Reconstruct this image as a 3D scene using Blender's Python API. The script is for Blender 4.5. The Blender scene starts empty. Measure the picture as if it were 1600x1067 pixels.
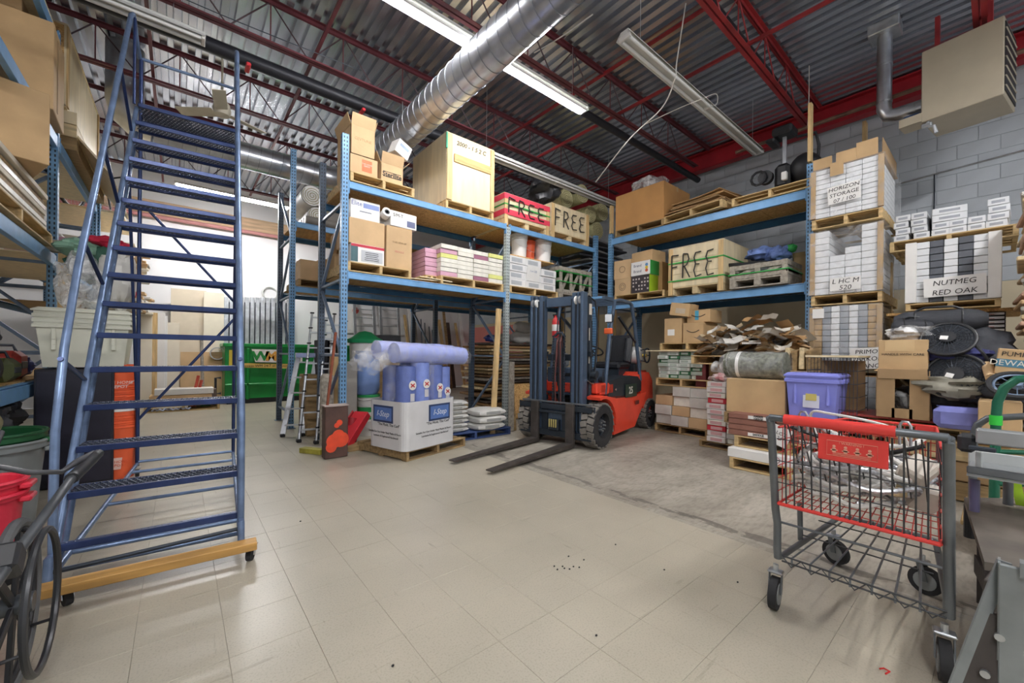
import bpy, math, random
from mathutils import Vector, Matrix, Euler, noise
random.seed(7)
S = bpy.context.scene
COL = S.collection
PI = math.pi
R = math.radians
U = random.uniform

# ---------------------------------------------------------------- camera, world, exposure
CZ, F, H0, ROLL = 1.25, 629.0, 552.0, 0.0105
YAW = math.atan2(760, 629)
FW = Vector((math.cos(YAW), math.sin(YAW), 0)); RT = Vector((math.sin(YAW), -math.cos(YAW), 0)); UP = Vector((0, 0, 1))
cd = bpy.data.cameras.new('camera'); cam = bpy.data.objects.new('camera', cd); COL.objects.link(cam); S.camera = cam
cd.sensor_width = 36; cd.lens = 36 * F / 1600; cd.clip_start = 0.05; cd.clip_end = 200
_c, _s = math.cos(ROLL), math.sin(ROLL)
_xr = RT * _c + UP * _s
_yr = UP * _c - RT * _s
cam.matrix_world = Matrix(((_xr.x, _yr.x, -FW.x, 0), (_xr.y, _yr.y, -FW.y, 0), (_xr.z, _yr.z, -FW.z, CZ), (0, 0, 0, 1)))
cd.shift_y = (H0 - 533.5) / 1600
w = bpy.data.worlds.new('world'); S.world = w; w.use_nodes = True
w.node_tree.nodes['Background'].inputs[0].default_value = (0.92, 0.96, 1.0, 1)
w.node_tree.nodes['Background'].inputs[1].default_value = 0.55
S.view_settings.view_transform = 'Standard'; S.view_settings.look = 'None'
S.view_settings.exposure = 0.28; S.view_settings.gamma = 1.0; S.view_settings.use_curve_mapping = False
LAMP = 200.0      # watts of one lit fluorescent strip

def at(px, py, z=None, X=None, Y=None):
    """photo pixel + one known world coordinate -> point"""
    dx, dy = px - 800, py - H0
    u = dx * _c - dy * _s; v = dx * _s + dy * _c
    r = FW + RT * (u / F) - UP * (v / F)
    t = (z - CZ) / r.z if z is not None else (X / r.x if X is not None else Y / r.y)
    return Vector((0, 0, CZ)) + r * t

# ---------------------------------------------------------------- mesh builder
class MB:
    def __init__(s): s.v = []; s.f = []; s.m = []; s.cur = 0
    def add(s, vs, fs, mtx=None):
        o = len(s.v)
        s.v += [tuple(mtx @ Vector(p)) for p in vs] if mtx else [tuple(p) for p in vs]
        s.f += [tuple(o + i for i in f) for f in fs]; s.m += [s.cur] * len(fs)
        return s
    def box(s, c, d, rot=None, b=0.0):
        x, y, z = d[0] / 2, d[1] / 2, d[2] / 2
        m = Matrix.Translation(c)
        if rot: m = m @ Euler(rot).to_matrix().to_4x4()
        b = min(b, x * .9, y * .9, z * .9)
        if b <= 0:
            vs = [(i, j, k) for i in (-x, x) for j in (-y, y) for k in (-z, z)]
            return s.add(vs, [(0, 1, 3, 2), (4, 6, 7, 5), (0, 4, 5, 1), (2, 3, 7, 6), (0, 2, 6, 4), (1, 5, 7, 3)], m)
        vs = []; idx = {}
        for i in (-1, 1):
            for j in (-1, 1):
                for k in (-1, 1):
                    for a in range(3):
                        idx[i, j, k, a] = len(vs)
                        vs.append((i * (x if a == 0 else x - b), j * (y if a == 1 else y - b), k * (z if a == 2 else z - b)))
        fs = []
        for sg in (-1, 1):
            q = [(-1, -1), (1, -1), (1, 1), (-1, 1)]
            if sg < 0: q = q[::-1]
            fs.append([idx[sg, j, k, 0] for j, k in q]); fs.append([idx[k, sg, j, 1] for j, k in q]); fs.append([idx[j, k, sg, 2] for j, k in q])
        for i in (-1, 1):
            for j in (-1, 1):
                fs.append((idx[i, j, -1, 0], idx[i, j, 1, 0], idx[i, j, 1, 1], idx[i, j, -1, 1]))
                fs.append((idx[i, -1, j, 0], idx[i, 1, j, 0], idx[i, 1, j, 2], idx[i, -1, j, 2]))
                fs.append((idx[-1, i, j, 1], idx[1, i, j, 1], idx[1, i, j, 2], idx[-1, i, j, 2]))
                for k in (-1, 1): fs.append((idx[i, j, k, 0], idx[i, j, k, 1], idx[i, j, k, 2]))
        return s.add(vs, fs, m)
    def bar(s, p, q, w, h, b=0.0, up=(0, 0, 1)):
        """rectangular bar from p to q: w across, h along up"""
        p, q = Vector(p), Vector(q); d = q - p; L = d.length; d.normalize()
        u = Vector(up); x = d.cross(u)
        if x.length < 1e-4: x = d.cross(Vector((1, 0, 0)))
        x.normalize(); z = x.cross(d)
        m = Matrix(((x.x, d.x, z.x, 0), (x.y, d.y, z.y, 0), (x.z, d.z, z.z, 0), (0, 0, 0, 1)))
        m.translation = (p + q) / 2
        t = MB(); t.box((0, 0, 0), (w, L, h), b=b)
        return s.add(t.v, t.f, m)
    def tube(s, pts, r, n=8, caps=True, closed=False):
        pts = [Vector(p) for p in pts]; N = len(pts)
        rs = r if isinstance(r, (list, tuple)) else [r] * N
        o = len(s.v); prev = None
        for i, p in enumerate(pts):
            if closed: t = pts[(i + 1) % N] - pts[i - 1]
            else: t = pts[min(i + 1, N - 1)] - pts[max(i - 1, 0)]
            t.normalize()
            if prev is None:
                a = Vector((0, 0, 1)) if abs(t.z) < .9 else Vector((1, 0, 0))
                x = t.cross(a).normalized()
            else:
                x = prev - t * prev.dot(t)
                if x.length < 1e-5: x = t.orthogonal()
                x.normalize()
            prev = x; y = t.cross(x)
            for k in range(n):
                a = 2 * PI * k / n
                s.v.append(tuple(p + (x * math.cos(a) + y * math.sin(a)) * rs[i]))
        M = N if closed else N - 1
        for i in range(M):
            for k in range(n):
                a = o + i * n + k; b_ = o + i * n + (k + 1) % n; j = (i + 1) % N
                s.f.append((a, b_, o + j * n + (k + 1) % n, o + j * n + k)); s.m.append(s.cur)
        if caps and not closed:
            s.f.append(tuple(o + k for k in range(n))[::-1]); s.m.append(s.cur)
            s.f.append(tuple(o + (N - 1) * n + k for k in range(n))); s.m.append(s.cur)
        return s
    def cyl(s, p, q, r, n=16, r2=None): return s.tube([p, q], [r, r if r2 is None else r2], n)
    def lathe(s, prof, n=24, mtx=None):
        """prof: [(r, z)] turned about local Z"""
        vs = []; fs = []
        for r, z in prof:
            for k in range(n): vs.append((r * math.cos(2 * PI * k / n), r * math.sin(2 * PI * k / n), z))
        for i in range(len(prof) - 1):
            for k in range(n): fs.append((i * n + k, i * n + (k + 1) % n, (i + 1) * n + (k + 1) % n, (i + 1) * n + k))
        return s.add(vs, fs, mtx)
    def prism(s, poly, t, mtx=None):
        """poly in local XZ, thickness t centred on Y"""
        n = len(poly); vs = [(x, -t / 2, z) for x, z in poly] + [(x, t / 2, z) for x, z in poly]
        fs = [tuple(range(n)), tuple(range(2 * n - 1, n - 1, -1))] + [(i, i + n, (i + 1) % n + n, (i + 1) % n) for i in range(n)]
        return s.add(vs, fs, mtx)
    def quad(s, a, b, c, d): return s.add([a, b, c, d], [(0, 1, 2, 3)])
    def grid(s, fn, nu, nv):
        vs = [fn(i / nu, j / nv) for i in range(nu + 1) for j in range(nv + 1)]
        fs = [(i * (nv + 1) + j, (i + 1) * (nv + 1) + j, (i + 1) * (nv + 1) + j + 1, i * (nv + 1) + j + 1) for i in range(nu) for j in range(nv)]
        return s.add(vs, fs)
    def sphere(s, c, r, n=12, m=8, jit=0, seed=0):
        r = r if isinstance(r, (tuple, list)) else (r, r, r)
        def fn(u, v):
            a = 2 * PI * u; b = PI * (v - .5)
            p = Vector((math.cos(a) * math.cos(b), math.sin(a) * math.cos(b), math.sin(b)))
            k = 1 + jit * noise.noise(p * 2.2 + Vector((seed, seed * 1.7, 0)))
            return (c[0] + p.x * r[0] * k, c[1] + p.y * r[1] * k, c[2] + p.z * r[2] * k)
        return s.grid(fn, n, m)
    def mesh(s, name, mats, smooth=False):
        me = bpy.data.meshes.new(name); me.from_pydata(s.v, [], s.f)
        for m in (mats if isinstance(mats, (list, tuple)) else [mats]): me.materials.append(m)
        if any(s.m): me.polygons.foreach_set('material_index', s.m)
        if smooth:
            me.polygons.foreach_set('use_smooth', [True] * len(me.polygons))
            me.set_sharp_from_angle(angle=R(38))
        me.update(); return me
    def build(s, name, mats, parent=None, smooth=False, loc=None, rot=None):
        o = bpy.data.objects.new(name, s.mesh(name, mats, smooth)); COL.objects.link(o)
        if parent: o.parent = parent
        if loc is not None: o.location = loc
        if rot is not None: o.rotation_euler = rot
        return o

def tag(o, label=None, cat=None, group=None, kind=None):
    if label: o['label'] = label
    if cat: o['category'] = cat
    if group: o['group'] = group
    if kind: o['kind'] = kind
    return o
def thing(name, label, cat, loc=(0, 0, 0), rz=0, group=None):
    o = bpy.data.objects.new(name, None); COL.objects.link(o); o.location = loc; o.rotation_euler = (0, 0, rz)
    o.empty_display_size = .1
    return tag(o, label, cat, group)
def inst(me, name, parent=None, loc=(0, 0, 0), rot=(0, 0, 0), scale=None):
    o = bpy.data.objects.new(name, me); COL.objects.link(o)
    if parent: o.parent = parent
    o.location = loc; o.rotation_euler = rot
    if scale: o.scale = scale
    return o
def lettering(txt, size, mat, parent, loc, rot=(PI / 2, 0, 0), ext=.0008, sx=1.0, align='CENTER', name='lettering', shear=0, bold=0):
    c = bpy.data.curves.new(name, 'FONT'); c.body = txt; c.size = size; c.extrude = ext; c.align_x = align; c.align_y = 'CENTER'
    c.shear = shear; c.offset = bold; c.resolution_u = 2
    t = bpy.data.objects.new('tmp', c); COL.objects.link(t)
    bpy.context.view_layer.update()
    me = bpy.data.meshes.new_from_object(t.evaluated_get(bpy.context.evaluated_depsgraph_get()))
    bpy.data.objects.remove(t); me.name = name
    me.materials.clear(); me.materials.append(mat)
    return inst(me, name, parent, loc, rot, (sx, 1, 1))
def strokes(lines, mat, parent, r=.008, name='handwriting'):
    m = MB()
    for l in lines: m.tube(l, r, 5)
    return m.build(name, mat, parent)
GL = {'F': [[(0, 0), (.03, 1)], [(.03, 1), (.7, .95)], [(.02, .52), (.55, .52)]],
      'R': [[(0, 0), (.05, 1)], [(.05, 1), (.5, .95), (.62, .75), (.4, .55), (.05, .5)], [(.2, .5), (.7, 0)]],
      'E': [[(.65, .98), (.15, .95), (.0, .75), (.15, .52), (.5, .5)], [(.15, .5), (.0, .25), (.15, .02), (.7, .05)]]}
def write_free(w, h, x0, z0, y, mat, parent, r=.012, rot=None):
    L = []
    for i, ch in enumerate('FREE'):
        for l in GL[ch]:
            pts = []
            for k, (a, b) in enumerate(l):
                pts.append((x0 + (i + a * .9) * w / 4, y, z0 + b * h + U(-.01, .01)))
            L.append(pts)
    o = strokes(L, mat, parent, r)
    if rot: o.rotation_euler = rot
    return o

# ---------------------------------------------------------------- materials
def mat(name, col, rough=.6, metal=0, var=.12, scale=6, bump=0.0, bscale=40, stretch=(1, 1, 1), col2=None, emit=0, spec=None, alpha=None, trans=0, coord='Object', lo=.35, hi=.7):
    m = bpy.data.materials.new(name); m.use_nodes = True; nt = m.node_tree; N = nt.nodes; L = nt.links
    b = N['Principled BSDF']; b.inputs['Roughness'].default_value = rough; b.inputs['Metallic'].default_value = metal
    if spec is not None: b.inputs['Specular IOR Level'].default_value = spec
    c = tuple(col) + (1,)
    tc = N.new('ShaderNodeTexCoord'); mp = N.new('ShaderNodeMapping'); L.new(tc.outputs[coord], mp.inputs[0]); mp.inputs['Scale'].default_value = stretch
    if var or col2:
        n = N.new('ShaderNodeTexNoise'); n.inputs['Scale'].default_value = scale; n.inputs['Detail'].default_value = 5; L.new(mp.outputs[0], n.inputs[0])
        r = N.new('ShaderNodeValToRGB'); L.new(n.outputs[0], r.inputs[0])
        r.color_ramp.elements[0].position = lo; r.color_ramp.elements[1].position = hi
        c2 = (tuple(col2) + (1,)) if col2 else tuple(x * (1 - var) for x in col) + (1,)
        r.color_ramp.elements[0].color = c2; r.color_ramp.elements[1].color = c if col2 else tuple(min(1, x * (1 + var * .4)) for x in col) + (1,)
        L.new(r.outputs[0], b.inputs['Base Color'])
    else: b.inputs['Base Color'].default_value = c
    if bump:
        n2 = N.new('ShaderNodeTexNoise'); n2.inputs['Scale'].default_value = bscale; n2.inputs['Detail'].default_value = 3; L.new(mp.outputs[0], n2.inputs[0])
        bp = N.new('ShaderNodeBump'); bp.inputs['Strength'].default_value = bump; bp.inputs['Distance'].default_value = .01
        L.new(n2.outputs[0], bp.inputs['Height']); L.new(bp.outputs[0], b.inputs['Normal'])
    if emit: b.inputs['Emission Color'].default_value = c; b.inputs['Emission Strength'].default_value = emit
    if alpha is not None: b.inputs['Alpha'].default_value = alpha
    return m
def hexc(h):
    v = [int(h[i:i + 2], 16) / 255 for i in (0, 2, 4)]
    return tuple((x / 12.92 if x <= .04045 else ((x + .055) / 1.055) ** 2.4) for x in v)
_mc = {}
def pm(h, rough=.6, **k):
    """plain paint/print material keyed by hex colour"""
    key = (h, rough, tuple(sorted((a, str(b)) for a, b in k.items())))
    if key not in _mc: _mc[key] = mat('paint_' + h, hexc(h), rough, **k)
    return _mc[key]
CARD = mat('cardboard', hexc('c9a87c'), .8, var=.16, scale=3, bump=.08, bscale=30)
CARD2 = mat('cardboard_pale', hexc('cfae84'), .8, var=.14, scale=3, bump=.08, bscale=30)
CARD3 = mat('cardboard_brown', hexc('b08a5c'), .8, var=.2, scale=3, bump=.08, bscale=30)
CARDIN = mat('cardboard_inside', hexc('a88a64'), .85, var=.2, scale=4)
TAPE = mat('packing_tape', hexc('d3b588'), .25, var=.05)
PINE = mat('pine_wood', hexc('e2cb9e'), .6, var=.3, scale=3, stretch=(1, 9, 9), bump=.1, bscale=12)
PINEY = mat('pine_wood_y', hexc('e2cb9e'), .6, var=.3, scale=3, stretch=(9, 1, 9), bump=.1, bscale=12)
PINEZ = mat('pine_wood_upright', hexc('dcbb85'), .6, var=.3, scale=3, stretch=(9, 9, 1), bump=.1, bscale=12)
PLY = mat('plywood', hexc('e6d5b0'), .55, var=.14, scale=2.5, stretch=(6, 6, .8), bump=.03, bscale=20)
PAL = mat('pallet_wood', hexc('d6b884'), .75, var=.34, scale=4, stretch=(1, 7, 7), bump=.15, bscale=20)
PALD = mat('old_pallet_wood', hexc('a68a60'), .8, var=.4, scale=4, stretch=(1, 7, 7), bump=.2, bscale=20)
GREYW = mat('weathered_wood', hexc('aaa294'), .85, var=.35, scale=5, stretch=(5, 5, 5), bump=.2, bscale=20)
STEELD = mat('dark_steel', hexc('39404a'), .45, .3, var=.2, scale=5)
GALV = mat('galvanised', hexc('c8ccd0'), .32, .85, var=.22, scale=9, bump=.03, bscale=15)
ALU = mat('aluminium', hexc('c9ccd0'), .33, .75, var=.15, scale=8)
BLK = mat('black_plastic', hexc('1f2024'), .5, var=.2)
RUB = mat('rubber', hexc('2b2b2d'), .8, var=.25, scale=9, bump=.1)
WHT = mat('white_plastic', hexc('eceae6'), .4, var=.05)
CLOTHW = mat('white_woven_plastic', hexc('dcdad4'), .55, var=.14, scale=5, bump=.25, bscale=9)
INK = mat('black_ink', hexc('2a2826'), .7, var=0)
CHR = mat('chrome', hexc('c9c9cc'), .2, 1.0, var=.1)
def wrapmat(name, col, a):
    m = bpy.data.materials.new(name); m.use_nodes = True; nt = m.node_tree; N = nt.nodes; L = nt.links
    b = N['Principled BSDF']; b.inputs['Base Color'].default_value = tuple(col) + (1,); b.inputs['Roughness'].default_value = .12
    n = N.new('ShaderNodeTexNoise'); n.inputs['Scale'].default_value = 5; n.inputs['Detail'].default_value = 4; n.inputs['Distortion'].default_value = 1.5
    tc = N.new('ShaderNodeTexCoord'); L.new(tc.outputs['Object'], n.inputs[0])
    mr = N.new('ShaderNodeMapRange'); mr.inputs[1].default_value = .4; mr.inputs[2].default_value = .7; mr.inputs[3].default_value = a * .3; mr.inputs[4].default_value = min(1, a * 1.9)
    L.new(n.outputs[0], mr.inputs[0]); L.new(mr.outputs[0], b.inputs['Alpha'])
    bp = N.new('ShaderNodeBump'); bp.inputs['Strength'].default_value = .6; bp.inputs['Distance'].default_value = .02
    L.new(n.outputs[0], bp.inputs['Height']); L.new(bp.outputs[0], b.inputs['Normal'])
    return m
FILM = wrapmat('clear_film', (.95, .95, .97), .15)
FILMW = wrapmat('milky_film', (.92, .92, .92), .55)
def rackmat(name, hx):
    """painted rack post: dark teardrop slots in two columns, chips"""
    m = mat(name, hexc(hx), .45, .1, var=.18, scale=7); nt = m.node_tree; N = nt.nodes; L = nt.links; b = N['Principled BSDF']
    src = b.inputs['Base Color'].links[0].from_socket
    tc = N.new('ShaderNodeTexCoord'); sp = N.new('ShaderNodeSeparateXYZ'); L.new(tc.outputs['Object'], sp.inputs[0])
    def mth(op, a, c=None, d=None):
        n = N.new('ShaderNodeMath'); n.operation = op
        for i, q in enumerate((a, c, d)):
            if q is None: continue
            if isinstance(q, (int, float)): n.inputs[i].default_value = q
            else: L.new(q, n.inputs[i])
        return n.outputs[0]
    zz = mth('FRACT', mth('MULTIPLY', sp.outputs[2], 1 / .0508)); zi = mth('LESS_THAN', mth('ABSOLUTE', mth('SUBTRACT', zz, .5)), .27)
    def col(ax):
        return mth('LESS_THAN', mth('ABSOLUTE', mth('SUBTRACT', mth('ABSOLUTE', sp.outputs[ax]), .017)), .0062)
    hx_ = mth('MAXIMUM', col(0), col(1)); mask = mth('MULTIPLY', zi, hx_)
    mx = N.new('ShaderNodeMix'); mx.data_type = 'RGBA'; L.new(mask, mx.inputs[0]); L.new(src, mx.inputs[6]); mx.inputs[7].default_value = (.02, .025, .035, 1)
    L.new(mx.outputs[2], b.inputs['Base Color']); return m
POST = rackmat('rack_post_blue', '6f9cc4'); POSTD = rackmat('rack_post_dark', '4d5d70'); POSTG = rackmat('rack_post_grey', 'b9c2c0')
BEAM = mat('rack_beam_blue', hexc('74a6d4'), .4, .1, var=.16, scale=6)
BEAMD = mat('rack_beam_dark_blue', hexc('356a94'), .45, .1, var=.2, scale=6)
BRACE = mat('rack_brace', hexc('7487a0'), .45, .3, var=.25, scale=6)
def osbmat():
    m = bpy.data.materials.new('osb'); m.use_nodes = True; nt = m.node_tree; N = nt.nodes; L = nt.links; b = N['Principled BSDF']; b.inputs['Roughness'].default_value = .75
    tc = N.new('ShaderNodeTexCoord'); mp = N.new('ShaderNodeMapping'); mp.inputs['Scale'].default_value = (14, 30, 20); L.new(tc.outputs['Object'], mp.inputs[0])
    n = N.new('ShaderNodeTexNoise'); n.inputs['Scale'].default_value = 1; n.inputs['Detail'].default_value = 5; n.inputs['Distortion'].default_value = 2.5; L.new(mp.outputs[0], n.inputs[0])
    r = N.new('ShaderNodeValToRGB'); L.new(n.outputs[0], r.inputs[0])
    r.color_ramp.elements[0].position = .3; r.color_ramp.elements[0].color = (*hexc('a87c44'), 1); r.color_ramp.elements[1].position = .7; r.color_ramp.elements[1].color = (*hexc('eec484'), 1)
    L.new(r.outputs[0], b.inputs['Base Color']); return m
OSB = osbmat()
# ---------------------------------------------------------------- the shell
ZD = 5.49            # underside of the roof deck
XW, YB, XL = 8.6, 12.8, -4.2
def floormat(name, tile):
    m = bpy.data.materials.new(name); m.use_nodes = True; nt = m.node_tree; N = nt.nodes; L = nt.links; b = N['Principled BSDF']
    g = N.new('ShaderNodeNewGeometry')
    def nz(scale, stretch, det=5, dist=0, rot=0):
        mp = N.new('ShaderNodeMapping'); mp.inputs['Scale'].default_value = stretch; mp.inputs['Rotation'].default_value = (0, 0, rot)
        L.new(g.outputs['Position'], mp.inputs[0]); n = N.new('ShaderNodeTexNoise'); n.inputs['Scale'].default_value = scale; n.inputs['Detail'].default_value = det
        n.inputs['Distortion'].default_value = dist; L.new(mp.outputs[0], n.inputs[0]); return n.outputs[0]
    def ramp(src, p0, c0, p1, c1):
        r = N.new('ShaderNodeValToRGB'); L.new(src, r.inputs[0]); e = r.color_ramp.elements
        e[0].position = p0; e[0].color = (*c0, 1); e[1].position = p1; e[1].color = (*c1, 1); return r.outputs[0]
    def mul(a, b_):
        x = N.new('ShaderNodeMix'); x.data_type = 'RGBA'; x.blend_type = 'MULTIPLY'; x.inputs[0].default_value = 1; L.new(a, x.inputs[6]); L.new(b_, x.inputs[7]); return x.outputs[2]
    if tile:
        c = ramp(nz(1.3, (1, 1, 1)), .3, hexc('aaa392'), .7, hexc('bbb3a1'))
        c = mul(c, ramp(nz(30, (1, .12, 1), 3, 0, .5), .24, (.72, .7, .68), .31, (1, 1, 1)))
        c = mul(c, ramp(nz(26, (.1, 1, 1), 3, 0, .25), .24, (.75, .73, .71), .31, (1, 1, 1)))
        c = mul(c, ramp(nz(120, (1, 1, 1), 2), .25, (.8, .8, .8), .5, (1, 1, 1)))
        b.inputs['Roughness'].default_value = .3
    else:
        c = ramp(nz(.9, (1, 1, 1)), .3, hexc('a39c90'), .7, hexc('bdb6a8'))
        c = mul(c, ramp(nz(2.2, (.5, 1.6, 1), 8, .5, -.15), .3, (.72, .71, .69), .6, (1, 1, 1)))
        c = mul(c, ramp(nz(40, (.3, 1, 1), 4, .5), .3, (.75, .75, .74), .55, (1, 1, 1)))
        sx = N.new('ShaderNodeSeparateXYZ'); L.new(g.outputs['Position'], sx.inputs[0])
        def mm(op, a, q):
            n = N.new('ShaderNodeMath'); n.operation = op; n.use_clamp = op == 'MULTIPLY'
            L.new(a, n.inputs[0])
            if isinstance(q, (int, float)): n.inputs[1].default_value = q
            else: L.new(q, n.inputs[1])
            return n.outputs[0]
        edge = mm('LESS_THAN', mm('ABSOLUTE', mm('SUBTRACT', mm('ADD', sx.outputs[0], mm('MULTIPLY', nz(3, (1, 1, 1)), .12)), 3.13), 0), .045)
        e2 = mm('MULTIPLY', edge, mm('GREATER_THAN', nz(9, (1, .4, 1)), .48))
        x = N.new('ShaderNodeMix'); x.data_type = 'RGBA'; L.new(mm('MULTIPLY', e2, .55), x.inputs[0]); L.new(c, x.inputs[6]); x.inputs[7].default_value = (.05, .045, .04, 1); c = x.outputs[2]
        wv = N.new('ShaderNodeTexWave'); wv.wave_type = 'RINGS'; wv.rings_direction = 'Z'; wv.inputs['Scale'].default_value = 1.6; wv.inputs['Distortion'].default_value = 11; wv.inputs['Detail'].default_value = 5
        mp = N.new('ShaderNodeMapping'); mp.inputs['Location'].default_value = (-3.9, -2.6, 0); L.new(g.outputs['Position'], mp.inputs[0]); L.new(mp.outputs[0], wv.inputs[0])
        c = mul(c, ramp(wv.outputs[1], .05, (.9, .895, .885), .4, (1, 1, 1)))
        b.inputs['Roughness'].default_value = .5
    L.new(c, b.inputs['Base Color'])
    rr = N.new('ShaderNodeMapRange'); rr.inputs[3].default_value = .285 if tile else .35; rr.inputs[4].default_value = .36 if tile else .62
    L.new(nz(8, (1, 1, 1)), rr.inputs[0]); L.new(rr.outputs[0], b.inputs['Roughness'])
    bp = N.new('ShaderNodeBump'); bp.inputs['Strength'].default_value = .12; bp.inputs['Distance'].default_value = .004
    L.new(nz(14, (1, 1, 1), 6), bp.inputs['Height']); L.new(bp.outputs[0], b.inputs['Normal'])
    return m
TILE = floormat('vinyl_floor_tile', True); CONC = floormat('worn_concrete', False)
DARKJ = mat('tile_joint', hexc('9d978a'), .8, var=.1)
XS = 2.93            # where the tiles stop and bare concrete starts
fl = MB()
fl.box(((XL + XS) / 2, 4.4, -.053), (XS - XL, 16.8, .1)); 
floor = fl.build('floor', DARKJ); tag(floor, kind='structure')
m = MB(); m.box(((XS + .05 + XW) / 2, 4.4, -.0535), (XW - XS - .05, 16.8, .1), b=.004); m.build('concrete_slab', CONC, floor)
m = MB(); m.box((XS + .01, 4.4, -.0515), (.06, 16.8, .1), b=.004); m.build('joint_strip', CONC, floor)
t0 = MB(); t0.box((0, 0, -.0025), (.3037, .3037, .005), b=.0008); tme = t0.mesh('floor_tile', TILE)
tl = []
for i in range(0, 24):
    for j in range(-14, 38):
        x = XS - .172 - i * .3048; y = 1.069 + .1524 + j * .3048
        if x > XL + .2 and y < YB - .2:
            dd = Vector((x, y, 0)).dot(FW); la = Vector((x, y, 0)).dot(RT)
            tl.append((abs(dd - 1.5) + (4 if abs(la) > dd * 1.35 + .3 or dd < .9 else 0), x, y))
tl.sort()
rest = MB()
for k, (q, x, y) in enumerate(tl):
    if k < 300: inst(tme, 'floor_tile', floor, (x, y, U(-.0004, .0004)))
    else: rest.box((x, y, -.0025), (.3037, .3037, .005))
tag(rest.build('floor_tile', TILE, floor), kind='stuff')
# sweepings on the floor
m = MB()
for px, py in [(873, 884), (878, 889), (886, 884), (889, 887), (897, 888), (903, 884), (912, 885), (919, 873), (895, 868), (1045, 886), (941, 991), (475, 822), (1160, 903), (624, 1045), (968, 848)]:
    p = at(px, py, z=0); m.sphere((p.x, p.y, .004), (.007, .005, .004), 6, 4)
tag(m.build('grit', BLK), 'small black bits of grit scattered on the tile floor', 'grit', kind='stuff')
p = at(1394, 1043, z=0)
m = MB(); m.tube([(p.x, p.y, .006), (p.x + .02, p.y - .01, .012), (p.x + .035, p.y + .01, .006), (p.x + .02, p.y + .02, .005)], .003, 5)
tag(m.build('red_scrap', pm('d02020')), 'tiny curled red scrap lying on the tile floor by the cart', 'scrap')

# right wall: block work
WALLR = mat('painted_block_wall', hexc('b9bfc4'), .7, var=.1, scale=.8, bump=.1, bscale=30, coord='Generated')
WALLB = mat('beige_wall', hexc('d8caac'), .75, var=.08, scale=.8)
BLOCKP = mat('block_paint', hexc('c4cad0'), .65, var=.1, scale=2.0, bump=.12, bscale=40)
MORT = mat('mortar', hexc('b8bec4'), .8, var=.1)
wr = MB(); wr.box((XW + .1, 4.4, 1.15), (.2, 16.8, 2.3)); wr.cur = 1; wr.box((XW + .1, 4.4, 2.3 + 1.65), (.2, 16.8, 3.3))
wall_right = wr.build('wall_right', [WALLB, MORT]); tag(wall_right, kind='structure')
bb = MB(); bb.box((0, 0, 0), (.012, .393, .193), b=.0025); bme = bb.mesh('block', BLOCKP)
rest = MB(); n = 0
bl = []
for r in range(16):
    for c in range(42):
        y = -3.6 + c * .4 + (.2 if r % 2 else 0); z = 2.4 + r * .2
        bl.append((y, z))
for y, z in bl:
    if -1.0 < y < 6.2 and z > 2.7 and n < 300: inst(bme, 'block', wall_right, (XW - .004, y, z)); n += 1
    else: rest.box((XW - .004, y, z), (.012, .393, .193), b=.004)
tag(rest.build('block', BLOCKP, wall_right), kind='stuff')
wb = MB(); wb.box(((XL + XW) / 2, YB + .1, 2.75), (XW - XL, .2, 5.5))
WALLW = mat('white_wall', hexc('efeeee'), .7, var=.04, scale=.7)
tag(wb.build('wall_back', WALLW), kind='structure')
m = MB(); m.box((XL - .1, 4.4, 2.75), (.2, 16.8, 5.5)); tag(m.build('wall_left', WALLW), kind='structure')
# pink painted lower band at the far end of the right wall, wooden sill beam + pink pipe at top of back wall
m = MB(); m.box((XW - .02, 10.9, 1.1), (.03, 3.7, 2.2), b=.005); tag(m.build('trim_1', mat('pink_paint', hexc('ea948a'), .7, var=.1, scale=1)), kind='structure')
m = MB(); m.box(((XL + XW) / 2, YB - .05, 4.6), (XW - XL, .1, .34), b=.01); tag(m.build('trim_2', mat('tan_board', hexc('d9b894'), .6, var=.25, scale=2, stretch=(1, 1, 10))), kind='structure')
m = MB(); m.tube([(XL, YB - .15, 4.38), (XW, YB - .15, 4.38)], .045, 10); tag(m.build('pipe', pm('c98a88', .5), smooth=True), 'pink painted pipe running along the top of the white back wall', 'pipe')

# roof deck
DECK = mat('galvanised_deck', hexc('d4d8e0'), .27, .9, var=.2, scale=1.6, stretch=(3, .35, 1), lo=.3, hi=.75)
m = MB(); P_ = .1524; prof = [(0, 0), (.078, 0), (.088, .065), (.142, .065)]
xs = []
x = XL
while x < XW:
    for a, b in prof: xs.append((x + a, ZD + b))
    x += P_
for (a, za), (b, zb) in zip(xs, xs[1:]):
    m.quad((a, -4, za), (a, YB, za), (b, YB, zb), (b, -4, zb))
tag(m.build('ceiling', DECK), kind='structure')

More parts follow.
